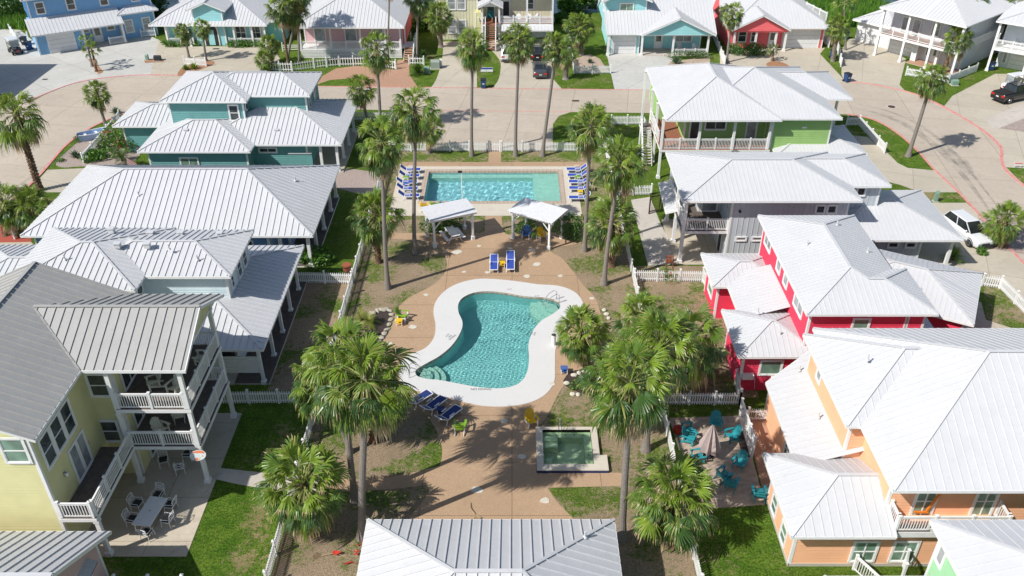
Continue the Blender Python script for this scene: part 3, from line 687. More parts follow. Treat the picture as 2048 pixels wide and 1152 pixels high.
def h17():
    H=House('red_house','crimson two storey house with white hip roofs and white window trim','house',21,50)
    block(H,18.5,43.8,24.7,55.4,0,6.3,'red'); block(H,24.5,43.8,25.7,47.9,0,6.3,'red')
    block(H,14.75,51.6,18.6,55.2,0,3.15,'red'); block(H,16.2,47.6,18.6,51.8,0,3.1,'red'); block(H,14.75,43.5,18.6,47.7,0,3.15,'red')
    mb=MB(); z=6.2; a=(18.08,43.29,z); b=(26.16,43.29,z); c=(26.16,48.51,z); d=(25.15,48.51,z); e=(25.15,55.9,z); f=(18.08,55.9,z); p1=(21.615,46.825,7.402); p2=(21.615,52.365,7.402); p3=(23.55,45.9,7.087); q=(22.54,45.9,7.087)
    for pl_ in ([a,b,p3,q,p1],[b,c,p3],[c,d,q,p3],[d,e,p2,p1,q],[e,f,p2],[f,a,p1,p2]): rp(mb,pl_)
    for u,v in ((p1,p2),(q,p3)): capline(mb,u,v)
    for u,v in ((a,p1),(b,p3),(c,p3),(e,p2),(f,p2),(p1,q)): capline(mb,u,v,.16)
    for u,v in ((a,b),(b,c),(c,d),(d,e),(e,f),(f,a)): fascia(mb,u,v)
    H.part(mb,'roof',[M['roof'],M['trim']])
    hip(H,14.21,51.1,19.6,55.65,3.1,.3,'x',fas='SWN'); hip(H,14.25,43.05,19.6,48.2,3.1,.36,'x',fas='SWN')
    shed(H,[(15.3,47.2,3.1),(18.55,47.2,4.1),(18.55,52.5,4.1),(15.3,52.5,3.1)],edges=(3,))
    shed(H,[(25.0,42.8,3.9),(27.9,43.4,3.0),(27.9,49,3.0),(25.0,49,3.9)],edges=(0,1))
    block(H,25.0,45,27,56,0,3.1,'red')
    xs=(43.9,45.6) 
    for (p0,p1,w) in (((1538,480),(1548,520),1.5),((1560,527),(1561,540),.8),((1574,555),(1576,565),.8),((1599,605),(1600,620),1.7)):
        a=PX(*p0,18.5); win(H,'W',18.5,a[0],min(a[1]-.6,4.9),w,1.0,'pane_grey','slider' if w>1 else 'fixed')
    a=PY(1720,652,43.8); win(H,'S',43.8,a[0],a[1]-.85,.95,1.4,'blind')
    a=PY(1541,735,43.5); win(H,'S',43.5,a[0],a[1]-.5,1.3,1.05,'blind','fixed')
    a=PX(1419,555,14.75); win(H,'W',14.75,53.4,1.0,1.3,1.3,'blind')
    mb=MB(); mb.T=fT('S',51.6,15.7,2.4); mb.ico((0,.12,0),(.14,.12,.2),0,2); H.part(mb,'wall_lamp',M['tan'])
    mb=MB(); mb.T=fT('S',43.5,15.2,1.1); mb.box(-.35,0,0,.35,.3,.35); mb.tube([(.5,.05,0),(.6,.1,-.9)],.02,6); H.part(mb,'meter_box',[M['white']])
    e=P(1948,650,3.1)
    vents(H,[(22.8,53,7.0,'p'),(24,50,6.6,'p'),(20,50.5,6.9,'p'),(16.3,46.9,3.8,'p'),(17.2,44.6,3.6,'p')])
    # angled garage wing: built in its own turned frame but part of the same house
    mb=MB(); T=Matrix.Translation((e[0],e[1],0))@Matrix.Rotation(R(-28.5),4,'Z')
    G=House.__new__(House); G.root=H.root; G.cx,G.cy=H.cx,H.cy
    def part(mb,name,mats,parent=None,smooth=False):
        mb.v=[tuple(T@Vector(v)) for v in mb.v]; return mb.build(name,mats,H.root,(H.cx,H.cy,0.0001),smooth)
    G.part=part
    hip(G,-9.5,0,0,7.3,3.1,.34,'x'); block(G,-9,.5,-.5,6.8,0,3.15,'red')
def h18():
    H=House('salmon_house','salmon orange two storey house with broad white roofs and a rear balcony','house',22,35)
    block(H,18.7,30.1,34,41.3,0,6.4,'salmon'); block(H,17.75,33.8,19,40.7,0,6.3,'salmon')
    block(H,14.3,29.45,24,33.9,0,3.15,'salmon'); block(H,15.85,33.8,18.9,41,0,3.2,'salmon')
    hip(H,18.02,28.79,36.5,41.8,6.2,.5,'x'); hip(H,17.26,33.25,30,41.2,6.2,.5,'x')
    hip(H,13.7,28.64,18.85,34.4,3.15,.45,'x',False,True,fas='SWN')
    shed(H,[(15.3,33.5,3.1),(18.8,33.5,4.3),(18.8,42.6,4.3),(15.38,40.5,3.12)],edges=(2,3))
    slab(H,18.9,28.98,24.4,30.1,2.7,3.1,'deckwood')
    rail(H,(18.95,29.05),(24.35,29.05),3.1); rail(H,(18.95,29.15),(18.95,30.05),3.1); rail(H,(24.35,29.15),(24.35,30.05),3.1)
    mb=MB(); x=20.9
    mb.box(x-.42,28.97,3.28,x+.42,29.0,3.34); mb.box(x-.42,28.97,3.92,x+.42,29.0,3.98); mb.box(x-.42,28.97,3.34,x-.36,29.0,3.92); mb.box(x+.36,28.97,3.34,x+.42,29.0,3.92)
    for k in range(8):
        a=k*PI/4; mb.beam((x,28.985,3.63),(x+.3*math.cos(a),28.985,3.63+.27*math.sin(a)),.04,.025,0,up=(0,1,0))
    H.part(mb,'starburst_panel',M['white'])
    for px in (1848,1968): a=PY(px,1005,30.1); w_=win(H,'S',30.1,a[0],3.1,.95,2.05,'blind','grid',name='balcony_door')
    a=PY(1850,1005,30.1); mb=MB(); mb.beam((a[0]+.1,29.9,3.6),(a[0]+.45,29.9,4.9),.09,.09); mb.beam((a[0]-.5,29.9,3.5),(a[0]+.2,29.9,3.5),.09,.09); H.part(mb,'orange_float',M['orange'])
    a=PY(1728,1100,29.45); win(H,'S',29.45,a[0],a[1]-.75,1.15,1.4,'blind','grid'); a=PY(1808,1100,29.45); win(H,'S',29.45,a[0],a[1]-.75,1.15,1.4,'blind','grid')
    a=PX(1551,1008,14.3); win(H,'W',14.3,a[0],a[1]-.6,.75,1.1,'blind','dh'); a=PX(1569,1066,14.3); win(H,'W',14.3,a[0],a[1]-.6,.75,1.1,'blind','dh')
    a=PX(1576,902,15.85); win(H,'W',15.85,a[0],a[1]-.5,.8,1.1,'glass','grid'); a=PX(1638,757,17.75); win(H,'W',17.75,a[0],4.7,.6,.9,'pane_grey','fixed')
    mb=MB(); mb.T=fT('S',29.3,0,0); a=PY(1925,988,29.9); mb.tube([(a[0],-.1,5.8),(a[0],-.1,6.0)],[.16,.08],10); H.part(mb,'ceiling_lamp',M['chrome'])
    # stair rails at the foot of the wall
    mb=MB(); railgeo(mb,(17.6,29.2),(18.5,27.6),.0,1.0,zq=.0); H.part(mb,'stair_railing',M['trim'])
    mb=MB(); railgeo(mb,(20.2,29.3),(19.3,27.8),.1,1.2,zq=.9,gap=.2); H.part(mb,'stair_railing',M['trim'])
    mb=MB(); mb.box(14.27,29.4,0,24,29.47,.22); mb.box(14.24,29.4,0,14.3,33.9,.22); H.part(mb,'foundation',M['path'])
    vents(H,[(19.3,37.0,7.6,'p'),(17.2,36.5,3.9,'p'),(17.3,40.7,3.9,'p')])
for f in (h12,h14,h13,h10,h11,h9): f()
RIB[:]=[.03,.022,.78]
for f in (h15,h16,h17): f()
RIB[:]=[.032,.026,1]
for f in (h19,h18): f()
RIB[:]=[.04,.03,1]
# ---- houses across the road ----
def h1():
    H=House('sky_blue_house','sky blue two storey house with golf cart and bins beside it, top left','house',6,6,-61.6,110.9,R(31.5))
    block(H,0,0,5.6,8,0,2.95,'skyblue'); block(H,5.6,1.6,10.6,8,0,2.95,'skyblue','batten'); block(H,0.3,2.6,15.4,12,2.9,6.6,'skyblue','batten'); block(H,10.6,1.2,15.2,9,0,3.4,'skyblue','plain')
    shed(H,[(-.5,-.7,2.75),(10.9,-.7,2.75),(10.9,2.6,4.1),(-.5,2.6,4.1)],edges=(0,)); hip(H,-.3,2.0,16,12.6,6.6,.34,'x'); hip(H,10.4,.7,15.8,10,3.5,.3,'y')
    garage(H,'S',0,2.9,3.1,2.25); door(H,'S',1.6,7.6); column(H,5.7,-.3,0,2.8,.22); column(H,10.6,-.3,0,2.8,.22); rail(H,(8.6,-.35),(10.5,-.35),.1,.9)
    for x in (1.7,5.4,9.5,13.5): win(H,'S',2.6,x,4.55,.95,1.4)
    for x in (11.7,14.0): win(H,'S',1.2,x,.9,.95,1.6,'pane_grey')
    win(H,'S',1.6,6.3,1.6,.7,.5,'pane_grey','fixed'); win(H,'S',1.6,9.4,1.5,.9,.6,'glass','fixed')
    slab(H,5.6,-.5,10.8,1.6,.01,.1,'path','porch_floor','path')
def h2():
    H=House('aqua_arch_house','aqua cottage with an arched white trimmed entry and two small palms in front','house',-40,119)
    block(H,-46.2,115.6,-33.4,124,0,3.0,'aqua2'); block(H,-42.2,115.0,-38.3,118,0,4.8,'aqua2',gable='S',gz=1.0)
    hip(H,-48,114.2,-32.4,126,2.95,.42,'x'); hip(H,-42.8,114.5,-37.7,121.5,4.75,.42,'y',True,False)
    mb=MB(); n=12; xc=-40.2
    pts=[(xc+.95*math.cos(PI*i/n),2.0+.95*math.sin(PI*i/n)) for i in range(n+1)]
    poly=[(xc+.95,0.02)]+pts+[(xc-.95,.02)]
    mb.add([(x,114.90,z) for x,z in poly],[tuple(range(len(poly)))],0); 
    for i in range(len(poly)-1): mb.beam((poly[i][0],114.93,poly[i][1]),(poly[i+1][0],114.93,poly[i+1][1]),.12,.16,1,up=(0,1,0))
    mb.box(xc-.4,114.86,.1,xc+.4,114.89,2.1,2)
    H.part(mb,'arched_entry',[M['dark'],M['trim'],M['aqua2']])
    for x in (-46,-43,-37,-34.6,-32.9): column(H,x,114.6,0,2.9,.22)
    rail(H,(-46,114.6),(-42.6,114.6),.3,.8); rail(H,(-37.8,114.6),(-33,114.6),.3,.8)
    for x in (-36.4,-34.4,-44.3): win(H,'S',115.6,x,.8,1.3,1.6,'glass','dh2')
    block(H,-33.4,116.5,-31,124,0,3.0,'aqua')
    hip(H,-34,116,-30.4,124.5,2.95,.3,'y')
def h3():
    H=House('pink_house','pale pink raised house with a long white railed porch and big white roof','house',-21,115)
    block(H,-27.0,112,-14.4,122,1.2,4.3,'pink','plain'); slab(H,-27.2,109.7,-14.2,112,1.0,1.2,'white','deck')
    mb=MB()
    for i in range(5): mb.box(-27.2,109.72,.06+i*.19,-14.2,109.76,.2+i*.19,0)
    H.part(mb,'porch_skirt',M['trim'])
    hip(H,-27.7,108.9,-13.6,123.5,4.25,.42,'x')
    xs=(-27.1,-23.2,-19.4,-16.2,-14.3)
    for x in xs: column(H,x,109.8,1.2,4.2,.2,base=False)
    for i in range(4): rail(H,(xs[i]+.1,109.8),(xs[i+1]-.1,109.8),1.2,.95)
    for x in (-25,-21,-17.5): win(H,'S',112,x,1.6,1.4,1.9,'pane_grey','fixed')
    stairs(H,-13.9,-12.7,108.3,110.6,.1,1.2,'brickpave',6); mb=MB(); railgeo(mb,(-12.65,108.3),(-12.65,110.6),.1,.9,zq=1.2); H.part(mb,'stair_railing',M['trim']); slab(H,-14.2,110.6,-12.6,113,1.0,1.2,'white','deck'); rail(H,(-12.65,110.7),(-12.65,113),1.2)
    block(H,-14.4,112,-13.9,122,1.2,4.2,'coral','plain')
def h4():
    H=House('cream_house','cream two storey house with teal front door atop red brown steps','house',-1,120)
    block(H,-10.2,117.6,-4.6,126,0,6.6,'cream','batten'); block(H,-4.6,118.5,5.4,126,0,6.6,'cream','batten'); block(H,-4.9,116.3,-3.9,118.5,0,4,'yellow','plain')
    hip(H,-10.8,117,6,127,6.6,.36,'x')
    for z in (.9,4.1): win(H,'S',117.6,-8.1,z,1.0,1.7,'pane_grey'); win(H,'S',117.6,-6.8,z,1.0,1.7,'pane_grey')
    # entry porch
    slab(H,-4.1,115.4,-1.6,118.5,2.5,2.7,'redwood'); hip(H,-4.5,114.9,-1.2,118.6,5.1,.5,'y',True,False)
    mb=MB(); face(mb,(-4.2,115.2),(-1.5,115.2),5.1,5.85,'plain',wf=lambda z:(.5*(z-5.1)/.8,1-.5*(z-5.1)/.8)); H.part(mb,'gable',[M['white']])
    for x in (-4.0,-1.7): column(H,x,115.5,0,5.1,.22,base=False)
    door(H,'S',118.5,-2.9,.95,2.1,2.7,'teal_door'); stairs(H,-3.5,-2.2,112.4,115.4,.2,2.7,'redwood',12)
    for x in (-3.55,-2.15): mb=MB(); railgeo(mb,(x,112.4),(x,115.4),.2,.9,'horiz',zq=2.7); H.part(mb,'stair_railing',M['trim'])
    slab(H,-1.6,115.6,5.5,118.5,2.5,2.75,'redwood'); 
    for (a,b) in ((-1.5,1.9),(2.1,5.4)): rail(H,(a,115.7),(b,115.7),2.75,.95,'horiz')
    for x in (2.0,5.4): column(H,x,115.7,2.7,6.5,.2,base=False)
    shed(H,[(-1.4,114.6,2.2),(5.5,114.6,2.2),(5.5,115.6,2.6),(-1.4,115.6,2.6)],edges=(0,)); garage(H,'S',118.5,-.2,2.6,2.1); garage(H,'S',118.5,3.6,2.6,2.1)
    win(H,'S',118.5,2.4,3.9,1.0,1.5); win(H,'S',118.5,-.8,2.85,.9,2.1,'dark','fixed',name='door')
    column(H,5.3,115.7,0,2.5,.2,base=False)
    for x in (.5,3.3,4.3): # white rockers kept simple: backs seen over the rail
        pass
def h5():
    H=House('aqua_garage_house','light aqua cottage with white garage door and gabled front porch','house',19,115)
    block(H,12.7,111.6,16.6,122,0,2.95,'aqua2'); block(H,16.6,113.6,25.0,122,0,3,'aqua2'); block(H,12.2,114.5,17.6,124,2.9,6.2,'aqua2')
    hip(H,12.1,110.6,26.3,124,2.9,.5,'x',True,True,fas='SN'); hip(H,11.7,113.6,18.2,124.6,6.2,.4,'y',True,False)
    hip(H,16.6,109.9,26.1,119.5,2.95,.45,'y',True,False)
    mb=MB(); face(mb,(17.0,110.35),(25.7,110.35),2.85,4.9,'lap',wf=lambda z:(.5*(z-2.85)/2.05,1-.5*(z-2.85)/2.05)); mb.box(16.9,110.4,2.7,25.7,110.6,2.86,1); H.part(mb,'gable',[M['aqua2'],M['trim']])
    garage(H,'S',111.6,14.6,2.9,2.2); door(H,'S',113.6,19.4); win(H,'S',113.6,22.7,1.0,2.1,1.3,'pane_grey','slider')
    for x in (12.45,16.85,20.9,25.4): column(H,x,110.8,0,2.85,.24)
    rail(H,(21,110.8),(25.3,110.8),.1,.75); win(H,'S',114.5,15,4.6,1.7,1.1,'blind','slider')
    slab(H,16.7,110.6,25.6,113.6,.01,.08,'path','porch_floor','path')
    for y in (116,119): win(H,'W',12.2,y,4.4,.7,1.2)
def h6():
    H=House('coral_house','coral red cottage with gabled porch and wide white garage door','house',35,118)
    block(H,28.8,114.2,36,124,0,3,'coral'); block(H,36,113.9,41.3,124,0,3,'coral')
    hip(H,28.2,113,42,127,2.95,.5,'x'); hip(H,28.6,111.9,36.2,120,3.0,.5,'y',True,False)
    mb=MB(); face(mb,(28.9,112.3),(36,112.3),2.8,4.5,'lap',wf=lambda z:(.5*(z-2.8)/1.75,1-.5*(z-2.8)/1.75)); mb.box(28.9,112.35,2.6,36,112.5,2.8,0); H.part(mb,'gable',[M['coral'],M['trim']])
    for x in (29.2,32.0,34.6,35.9): column(H,x,112.6,0,2.8,.24,m='trim')
    garage(H,'S',113.9,38.5,4.4,2.3); win(H,'S',114.2,30.6,.8,1.0,1.6); win(H,'S',114.2,32.1,.8,.6,1.6); door(H,'S',114.2,34.7,1.0)
    mb=MB(); railgeo(mb,(42.3,114),(42.3,117),0,2.4); railgeo(mb,(42.3,117),(41,122),0,3.8); H.part(mb,'stair_railing',M['trim'])
    mb=MB(); face(mb,(28.0,122),(28.0,117),3,6,'lap',wf=lambda z:(.5*(z-3)/3,1-.5*(z-3)/3)); H.part(mb,'gable',[M['coral']])
def h7():
    A=P(1760,14,6.2); B=P(1925,52,6.2); a=math.atan2(B[1]-A[1],B[0]-A[0])
    H=House('balcony_house','white and pale grey two storey house with a full width balcony at the top right','house',6,5,A[0],A[1],a)
    block(H,.8,2.6,10.4,14,2.9,6.3,'pearl','plain'); block(H,.8,3.2,10.4,14,0,2.9,'pearl','plain'); block(H,4.6,2.0,5.2,3.2,0,2.7,'pearl','plain')
    hip(H,0,0,11.2,15,6.2,.4,'y'); slab(H,.4,.4,10.9,2.6,2.65,2.95,'redwood')
    xs=(.5,4.0,7.4,10.8)
    for x in xs: column(H,x,.5,0,6.15,.26)
    for i in range(3): rail(H,(xs[i]+.15,.5),(xs[i+1]-.15,.5),2.95)
    garage(H,'S',3.2,2.7,3.0,2.2); door(H,'S',3.2,7.2,1.0,2.1); win(H,'S',3.2,6.0,.8,.3,1.2,'glass','fixed'); win(H,'S',2.6,6.6,3.6,.95,1.6,'blind'); win(H,'S',2.6,2.6,3.0,.9,2.0,'pane_grey','fixed',name='door'); win(H,'S',2.6,4.1,3.0,.9,2.0,'pane_grey','fixed',name='door')
    block(H,-4.6,4.2,.8,11,0,2.9,'offwhite','plain'); hip(H,-5.2,3.6,1.0,11.5,2.85,.4,'y'); garage(H,'S',4.2,-1.9,3.8,2.3)
    slab(H,4.6,.8,10.9,3.2,.01,.08,'brickpave','porch_floor','path')
    for x in (7.9,10.2): column(H,x,1.9,0,2.6,.3)
    rail(H,(10.9,.6),(10.9,12),2.95)
def h8():
    A=P(1993,42,6.2); 
    H=House('gallery_house','pale grey two storey house with a ladder on its upstairs gallery, at the right edge','house',5,5,A[0],A[1],R(-36))
    block(H,1,3,12,14,0,6.3,'pearl','plain'); hip(H,0,0,13,15,6.2,.36,'y'); slab(H,.4,.4,12.6,3,2.65,2.95,'white')
    xs=(.5,4.5,8.6)
    for x in xs: column(H,x,.5,0,6.15,.26)
    for i in range(2): rail(H,(xs[i]+.15,.5),(xs[i+1]-.15,.5),2.95)
    garage(H,'S',3,4.6,4.2,2.3); win(H,'S',3,5.3,3.9,1.2,1.3); win(H,'S',3,1.8,.6,.4,1.6,'pane_grey','fixed'); rail(H,(.5,.6),(.5,3),2.95)
    return H
def h0():
    H=House('neighbour_house','white house just past the left edge whose shade falls over the golf cart driveway','house',-70,97)
    block(H,-79,91,-63.9,103.5,0,6.2,'offwhite'); hip(H,-79.6,90.4,-63.2,104.1,6.2,.34,'x')
    for y in (93.5,97,100.5): win(H,'E',-63.9,y,4.2,1.0,1.4); win(H,'E',-63.9,y,1.0,1.0,1.4)
for f in (h0,h1,h2,h3,h4,h5,h6,h7,h8): f()
# =================== ground ===================
def cr(pts,n=6,closed=False):
    out=[];N=len(pts)
    rng_=range(N) if closed else range(N-1)
    for i in rng_:
        g=(lambda k:pts[k%N]) if closed else (lambda k:pts[max(0,min(N-1,k))])
        a,b,c,d=g(i-1),g(i),g(i+1),g(i+2)
        for j in range(n):
            t=j/n
            out.append(tuple(.5*((2*b[k])+(-a[k]+c[k])*t+(2*a[k]-5*b[k]+4*c[k]-d[k])*t*t+(-a[k]+3*b[k]-3*c[k]+d[k])*t**3) for k in (0,1)))
    if not closed: out.append(tuple(pts[-1]))
    return out
def struct(name,mb,m,**k):
    o=mb.build(name,m); o['kind']='structure'; return o
LV=[0]
def sheet(name,pts,m,z,holes=(),kind='structure',world=False):
    mb=MB(); q=pts if world else PS(pts); mb.prism(q,0,z,holes=holes,side=False); o=mb.build(name,M[m]); o['kind']=kind; return o
def rect(x0,y0,x1,y1): return [(x0,y0),(x1,y0),(x1,y1),(x0,y1)]
pool_in=cr(PS([(975,583),(1010,586),(1050,593),(1092,596),(1116,604),(1120,616),(1106,628),(1083,642),(1066,662),(1057,690),(1058,715),(1054,745),(1038,767),(1005,777),(958,775),(918,768),(880,761),(852,758),(834,752),(832,741),(850,729),(880,712),(905,690),(921,665),(925,645),(917,625),(917,608),(927,595),(948,586)]),5,True)
cop_out=cr(PS([(975,558),(1025,562),(1075,569),(1115,572),(1145,582),(1162,598),(1167,618),(1158,640),(1135,655),(1119,675),(1111,700),(1110,735),(1108,765),(1090,790),(1058,806),(1015,813),(965,812),(915,801),(875,789),(830,781),(803,765),(799,738),(812,714),(850,697),(868,675),(871,650),(867,625),(872,603),(890,582),(915,568),(945,560)]),5,True)
LP=rect(-8.05,69.98,4.45,76.1)       # lap pool water
LC=rect(-8.55,69.45,4.95,76.6)
SP=rect(1.86,36.5,4.8,39.42)         # spa water
ccw=lambda l:l
G=MB(); G.prism(rect(-400,-100,400,700),0,0,holes=[pool_in,LP,SP],side=False); struct('ground',G,M['ground'])
sheet('yard_soil',rect(-12.3,20,9.42,66.5),'dirt',.004,holes=[pool_in,SP],world=True)
sheet('lawn',rect(-12.3,66.5,9.42,80.9),'patchy',.004,holes=[LP],world=True)
sheet('lawn',rect(-17.1,20,-12.42,43.3),'lawn',.004,world=True)
sheet('lawn',rect(-22,24,-17.1,29.95),'lawn',.004,world=True)
sheet('lawn',rect(9.55,20,14.3,33.6),'lawn',.004,world=True)
sheet('yard_soil',rect(-16,43.4,-12.42,57.4),'dirt',.004,world=True)
sheet('yard_soil',rect(9.5,42.7,16,58.8),'dirt',.004,world=True)
sheet('lawn',[(634,169),(660,160),(700,157),(722,163),(728,172),(634,172)],'lawn',.012)
road=cr(PS([(-60,225),(50,207),(100,185),(160,165),(230,155),(300,151),(356,152)]),4)+PS([(640,173),(860,175),(1000,177),(1290,180),(1500,175)])+cr(PS([(1690,164),(1750,171),(1832,190),(1900,222),(1960,258),(1990,283),(2003,300),(2003,322),(2015,345),(2060,382),(2120,430)]),4)
inner_r=cr(PS([(2120,585),(2048,527),(1969,441),(1916,384),(1869,340),(1836,303),(1803,273),(1769,250),(1736,236),(1694,229)]),4)
inner_l=cr(PS([(330,212),(280,218),(240,230),(200,247),(165,266),(130,293),(105,321),(80,350),(40,388),(-20,440)]),4)
road+=inner_r+PS([(1500,226),(1290,226),(1130,224),(838,221),(700,219),(500,206)])+inner_l+PS([(-100,520),(-500,520),(-400,225)])
sheet('road',road,'road',.008,world=True)
sheet('parking_pad',[(826,221),(1142,224),(1118,232),(1106,248),(1105,301),(845,301),(850,245),(840,230)],'road',.012)
sheet('driveway',[(-200,40),(40,60),(95,105),(145,95),(235,80),(300,72),(318,80),(300,151),(230,155),(160,165),(100,185),(50,207),(0,188),(-60,175),(-200,172)],'drive2',.012)
sheet('driveway',[(318,80),(335,93),(545,93),(560,118),(520,150),(500,165),(356,152),(300,151)],'drive',.016)
sheet('driveway',[(632,172),(645,152),(672,137),(712,132),(760,136),(792,140),(795,120),(818,120),(819,150),(836,175)],'brickpave',.008)
sheet('driveway',cr(PS([(886,84),(928,84),(948,110),(953,140),(954,175)]),3)+cr(PS([(862,175),(872,160),(882,130),(886,104)]),3),'drive',.012,world=True)
sheet('driveway',cr(PS([(983,177),(994,165),(1000,148),(1001,125),(990,108),(975,95)]),3)+PS([(975,80),(1100,78),(1106,158),(1124,178)]),'drive',.012,world=True)
sheet('driveway',[(1213,106),(1345,106),(1345,125),(1420,127),(1432,150),(1350,181),(1229,179)],'drive2',.012)
sheet('driveway',[(1440,108),(1530,96),(1650,96),(1640,108),(1684,155),(1692,165),(1500,176),(1440,150)],'drive',.016)
sheet('driveway',[(1700,76),(1760,90),(1812,118),(1799,170),(1812,184),(1750,172),(1690,164),(1683,150),(1683,100)],'drive',.02)
sheet('driveway',[(1888,213),(1905,192),(1990,148),(2080,148),(2160,200),(2160,440),(2062,383),(2015,346),(2003,322),(2003,300),(1990,283),(1960,258),(1900,222)],'drive',.024)
sheet('side_walk',[(1972,241),(2045,205),(2090,205),(2060,230),(2000,257),(1985,257)],'path',.03)
sheet('gravel_bed',[(1998,257),(2062,232),(2120,250),(2120,275)],'gravel',.034,kind='stuff')
sheet('lawn',[(2012,335),(2048,337),(2130,360),(2130,440),(2060,383)],'lawn',.03)
sheet('lawn',cr(PS([(1694,230),(1736,237),(1769,251),(1803,274),(1836,304),(1869,340)]),4)+PS([(1810,337),(1790,325),(1770,306),(1735,275),(1690,268)]),'lawn',.012,world=True)
sheet('driveway',[(1680,268),(1735,274),(1775,306),(1795,326),(1815,336),(1869,341),(1917,385),(1845,386),(1800,370),(1700,345)],'drive',.016)
sheet('lawn',[(1830,385),(1918,385),(1933,406),(1860,408)],'lawn',.02)
sheet('driveway',[(1850,406),(1933,406),(1969,441),(2048,527),(2120,590),(2120,640),(1965,545),(1870,540),(1820,480)],'drive',.024)
sheet('planting_bed',cr(PS([(1955,445),(1975,432),(2010,430),(2060,460),(2060,505),(2020,503),(1980,492)]),3,True),'gravel',.03,world=True,kind='stuff')
sheet('driveway',[(1880,600),(1962,604),(1972,640),(2048,664),(2120,690),(2120,780),(1880,780)],'patio',.012)
sheet('lawn',[(1965,548),(2048,556),(2120,600),(2120,690),(2048,664),(1972,640)],'patchy',.008)
sheet('driveway',[(-120,488),(62,484),(78,500),(30,538),(-120,548)],'drive',.012)
sheet('mulch_bed',[(-60,436),(58,440),(63,484),(-60,489)],'redmulch',.008,kind='stuff')
sheet('gravel_bed',cr(PS([(112,326),(140,298),(175,270),(215,250),(245,240),(275,262),(280,310),(240,332),(160,333),(125,335)]),3,True),'gravel',.012,world=True,kind='stuff')
sheet('gravel_bed',[(655,338),(705,338),(778,348),(758,398),(655,372)],'gravel',.008,kind='stuff')
sheet('lawn',cr(PS([(98,336),(110,316),(140,285),(170,261),(205,243),(245,228),(290,219)]),3)+PS([(280,232),(245,240),(200,256),(165,276),(140,298),(112,328),(125,337)]),'lawn',.01,world=True)
sheet('driveway',[(95,340),(270,332),(262,350),(120,385),(55,385)],'drive',.02)
sheet('gravel_bed',[(1385,118),(1392,108),(1420,112),(1420,130),(1330,138),(1340,124)],'sand',.03,kind='stuff')
sheet('gravel_bed',cr(PS([(1532,128),(1550,122),(1572,128),(1578,136),(1545,138)]),3,True),'lava',.03,world=True,kind='stuff')
sheet('sand_bed',[(1148,118),(1180,108),(1200,118),(1218,145),(1150,146)],'sand',.01,kind='stuff')
sheet('mulch_bed',[(184,117),(176,119),(197,149),(207,144)],'lava',.03,kind='stuff')
sheet('mulch_bed',cr(PS([(355,148),(370,133),(420,122),(428,128),(400,140),(362,152)]),3,True),'lava',.03,world=True,kind='stuff')
sheet('mulch_bed',[(288,120),(325,118),(328,124),(290,126)],'lava',.03,kind='stuff')
# canal behind the far houses
G=MB(); G.prism([(-400,128),(-60,128),(-10,129),(20,131),(44,129),(50,122),(63,112),(90,104),(200,110),(400,200),(400,700),(-400,700)],0,.01,side=False); struct('canal_water',G,M['pond'])
G=MB(); G.prism([(-400,330),(400,330),(400,700),(-400,700)],0,.02,side=False); struct('far_bank',G,M['ground'])
# decks round the pools
agg=cr(PS([(974,431),(974,455),(963,466),(930,470)]),3)+cr(PS([(870,466),(800,466),(776,463)]),2)+cr(PS([(776,478),(850,482),(880,496),(893,520),(891,542),(875,563),(850,579),(822,593),(803,608),(793,624),(786,645),(776,668),(760,692),(768,715),(785,745),(800,780),(835,812),(865,848),(882,885),(883,920),(868,960),(850,995),(825,1028),(800,1060)]),4)+PS([(815,1090),(1160,1090)])+cr(PS([(1146,1036),(1118,1008),(1098,980),(1085,950),(1072,948)]),3)+cr(PS([(1072,858),(1093,835),(1108,805),(1125,775),(1150,752),(1182,736),(1199,700),(1204,650),(1197,612),(1187,591),(1167,571),(1147,544),(1124,517),(1100,499),(1150,489),(1205,477)]),4)+cr(PS([(1205,463),(1130,465),(1060,468),(1018,470),(1006,458),(1003,431)]),3)
sheet('pool_deck',agg,'agg',.012,holes=[pool_in],world=True)
sheet('deck_path',PS([(1070,944),(1250,946),(1252,972),(1093,976)]),'agg',.016,world=True)
sheet('deck_path',cr(PS([(430,935),(520,945),(600,954),(640,957)]),3)+cr(PS([(640,985),(600,985),(500,973),(428,958)]),3),'path',.016,world=True)
sheet('deck_path',cr(PS([(640,957),(729,958),(800,951),(895,928)]),3)+cr(PS([(870,968),(800,977),(729,982),(640,985)]),3),'agg',.016,world=True)
sheet('lawn',cr(PS([(1118,800),(1140,775),(1200,770),(1235,790),(1240,835),(1215,852),(1105,850),(1100,835)]),3,True),'patchy',.008,world=True)
sheet('lawn',cr(PS([(1105,975),(1240,975),(1242,1030),(1150,1034),(1122,1005)]),3,True),'patchy',.008,world=True)
sheet('lawn',cr(PS([(800,920),(878,880),(880,925),(850,940),(780,948),(740,940)]),3,True),'patchy',.008,world=True)
sheet('deck_path',rect(-2.35,77.2,-1.1,81.2),'agg',.012,world=True); sheet('deck_path',rect(-10.9,77.2,7.4,78.3),'agg',.01,world=True); sheet('deck_path',rect(-2.35,63,-1.0,67.5),'agg',.016,world=True)
sheet('lap_pool_deck',rect(-10.95,67.2,6.2,77.3),'pooldeck',.02,holes=[LP],world=True)
G=MB(); G.prism(LC,.0,.03,holes=[LP]); struct('lap_pool_coping',G,M['coptile'])
G=MB(); G.prism(cop_out,0,.035,holes=[pool_in]); struct('pool_coping',G,M['coping'])
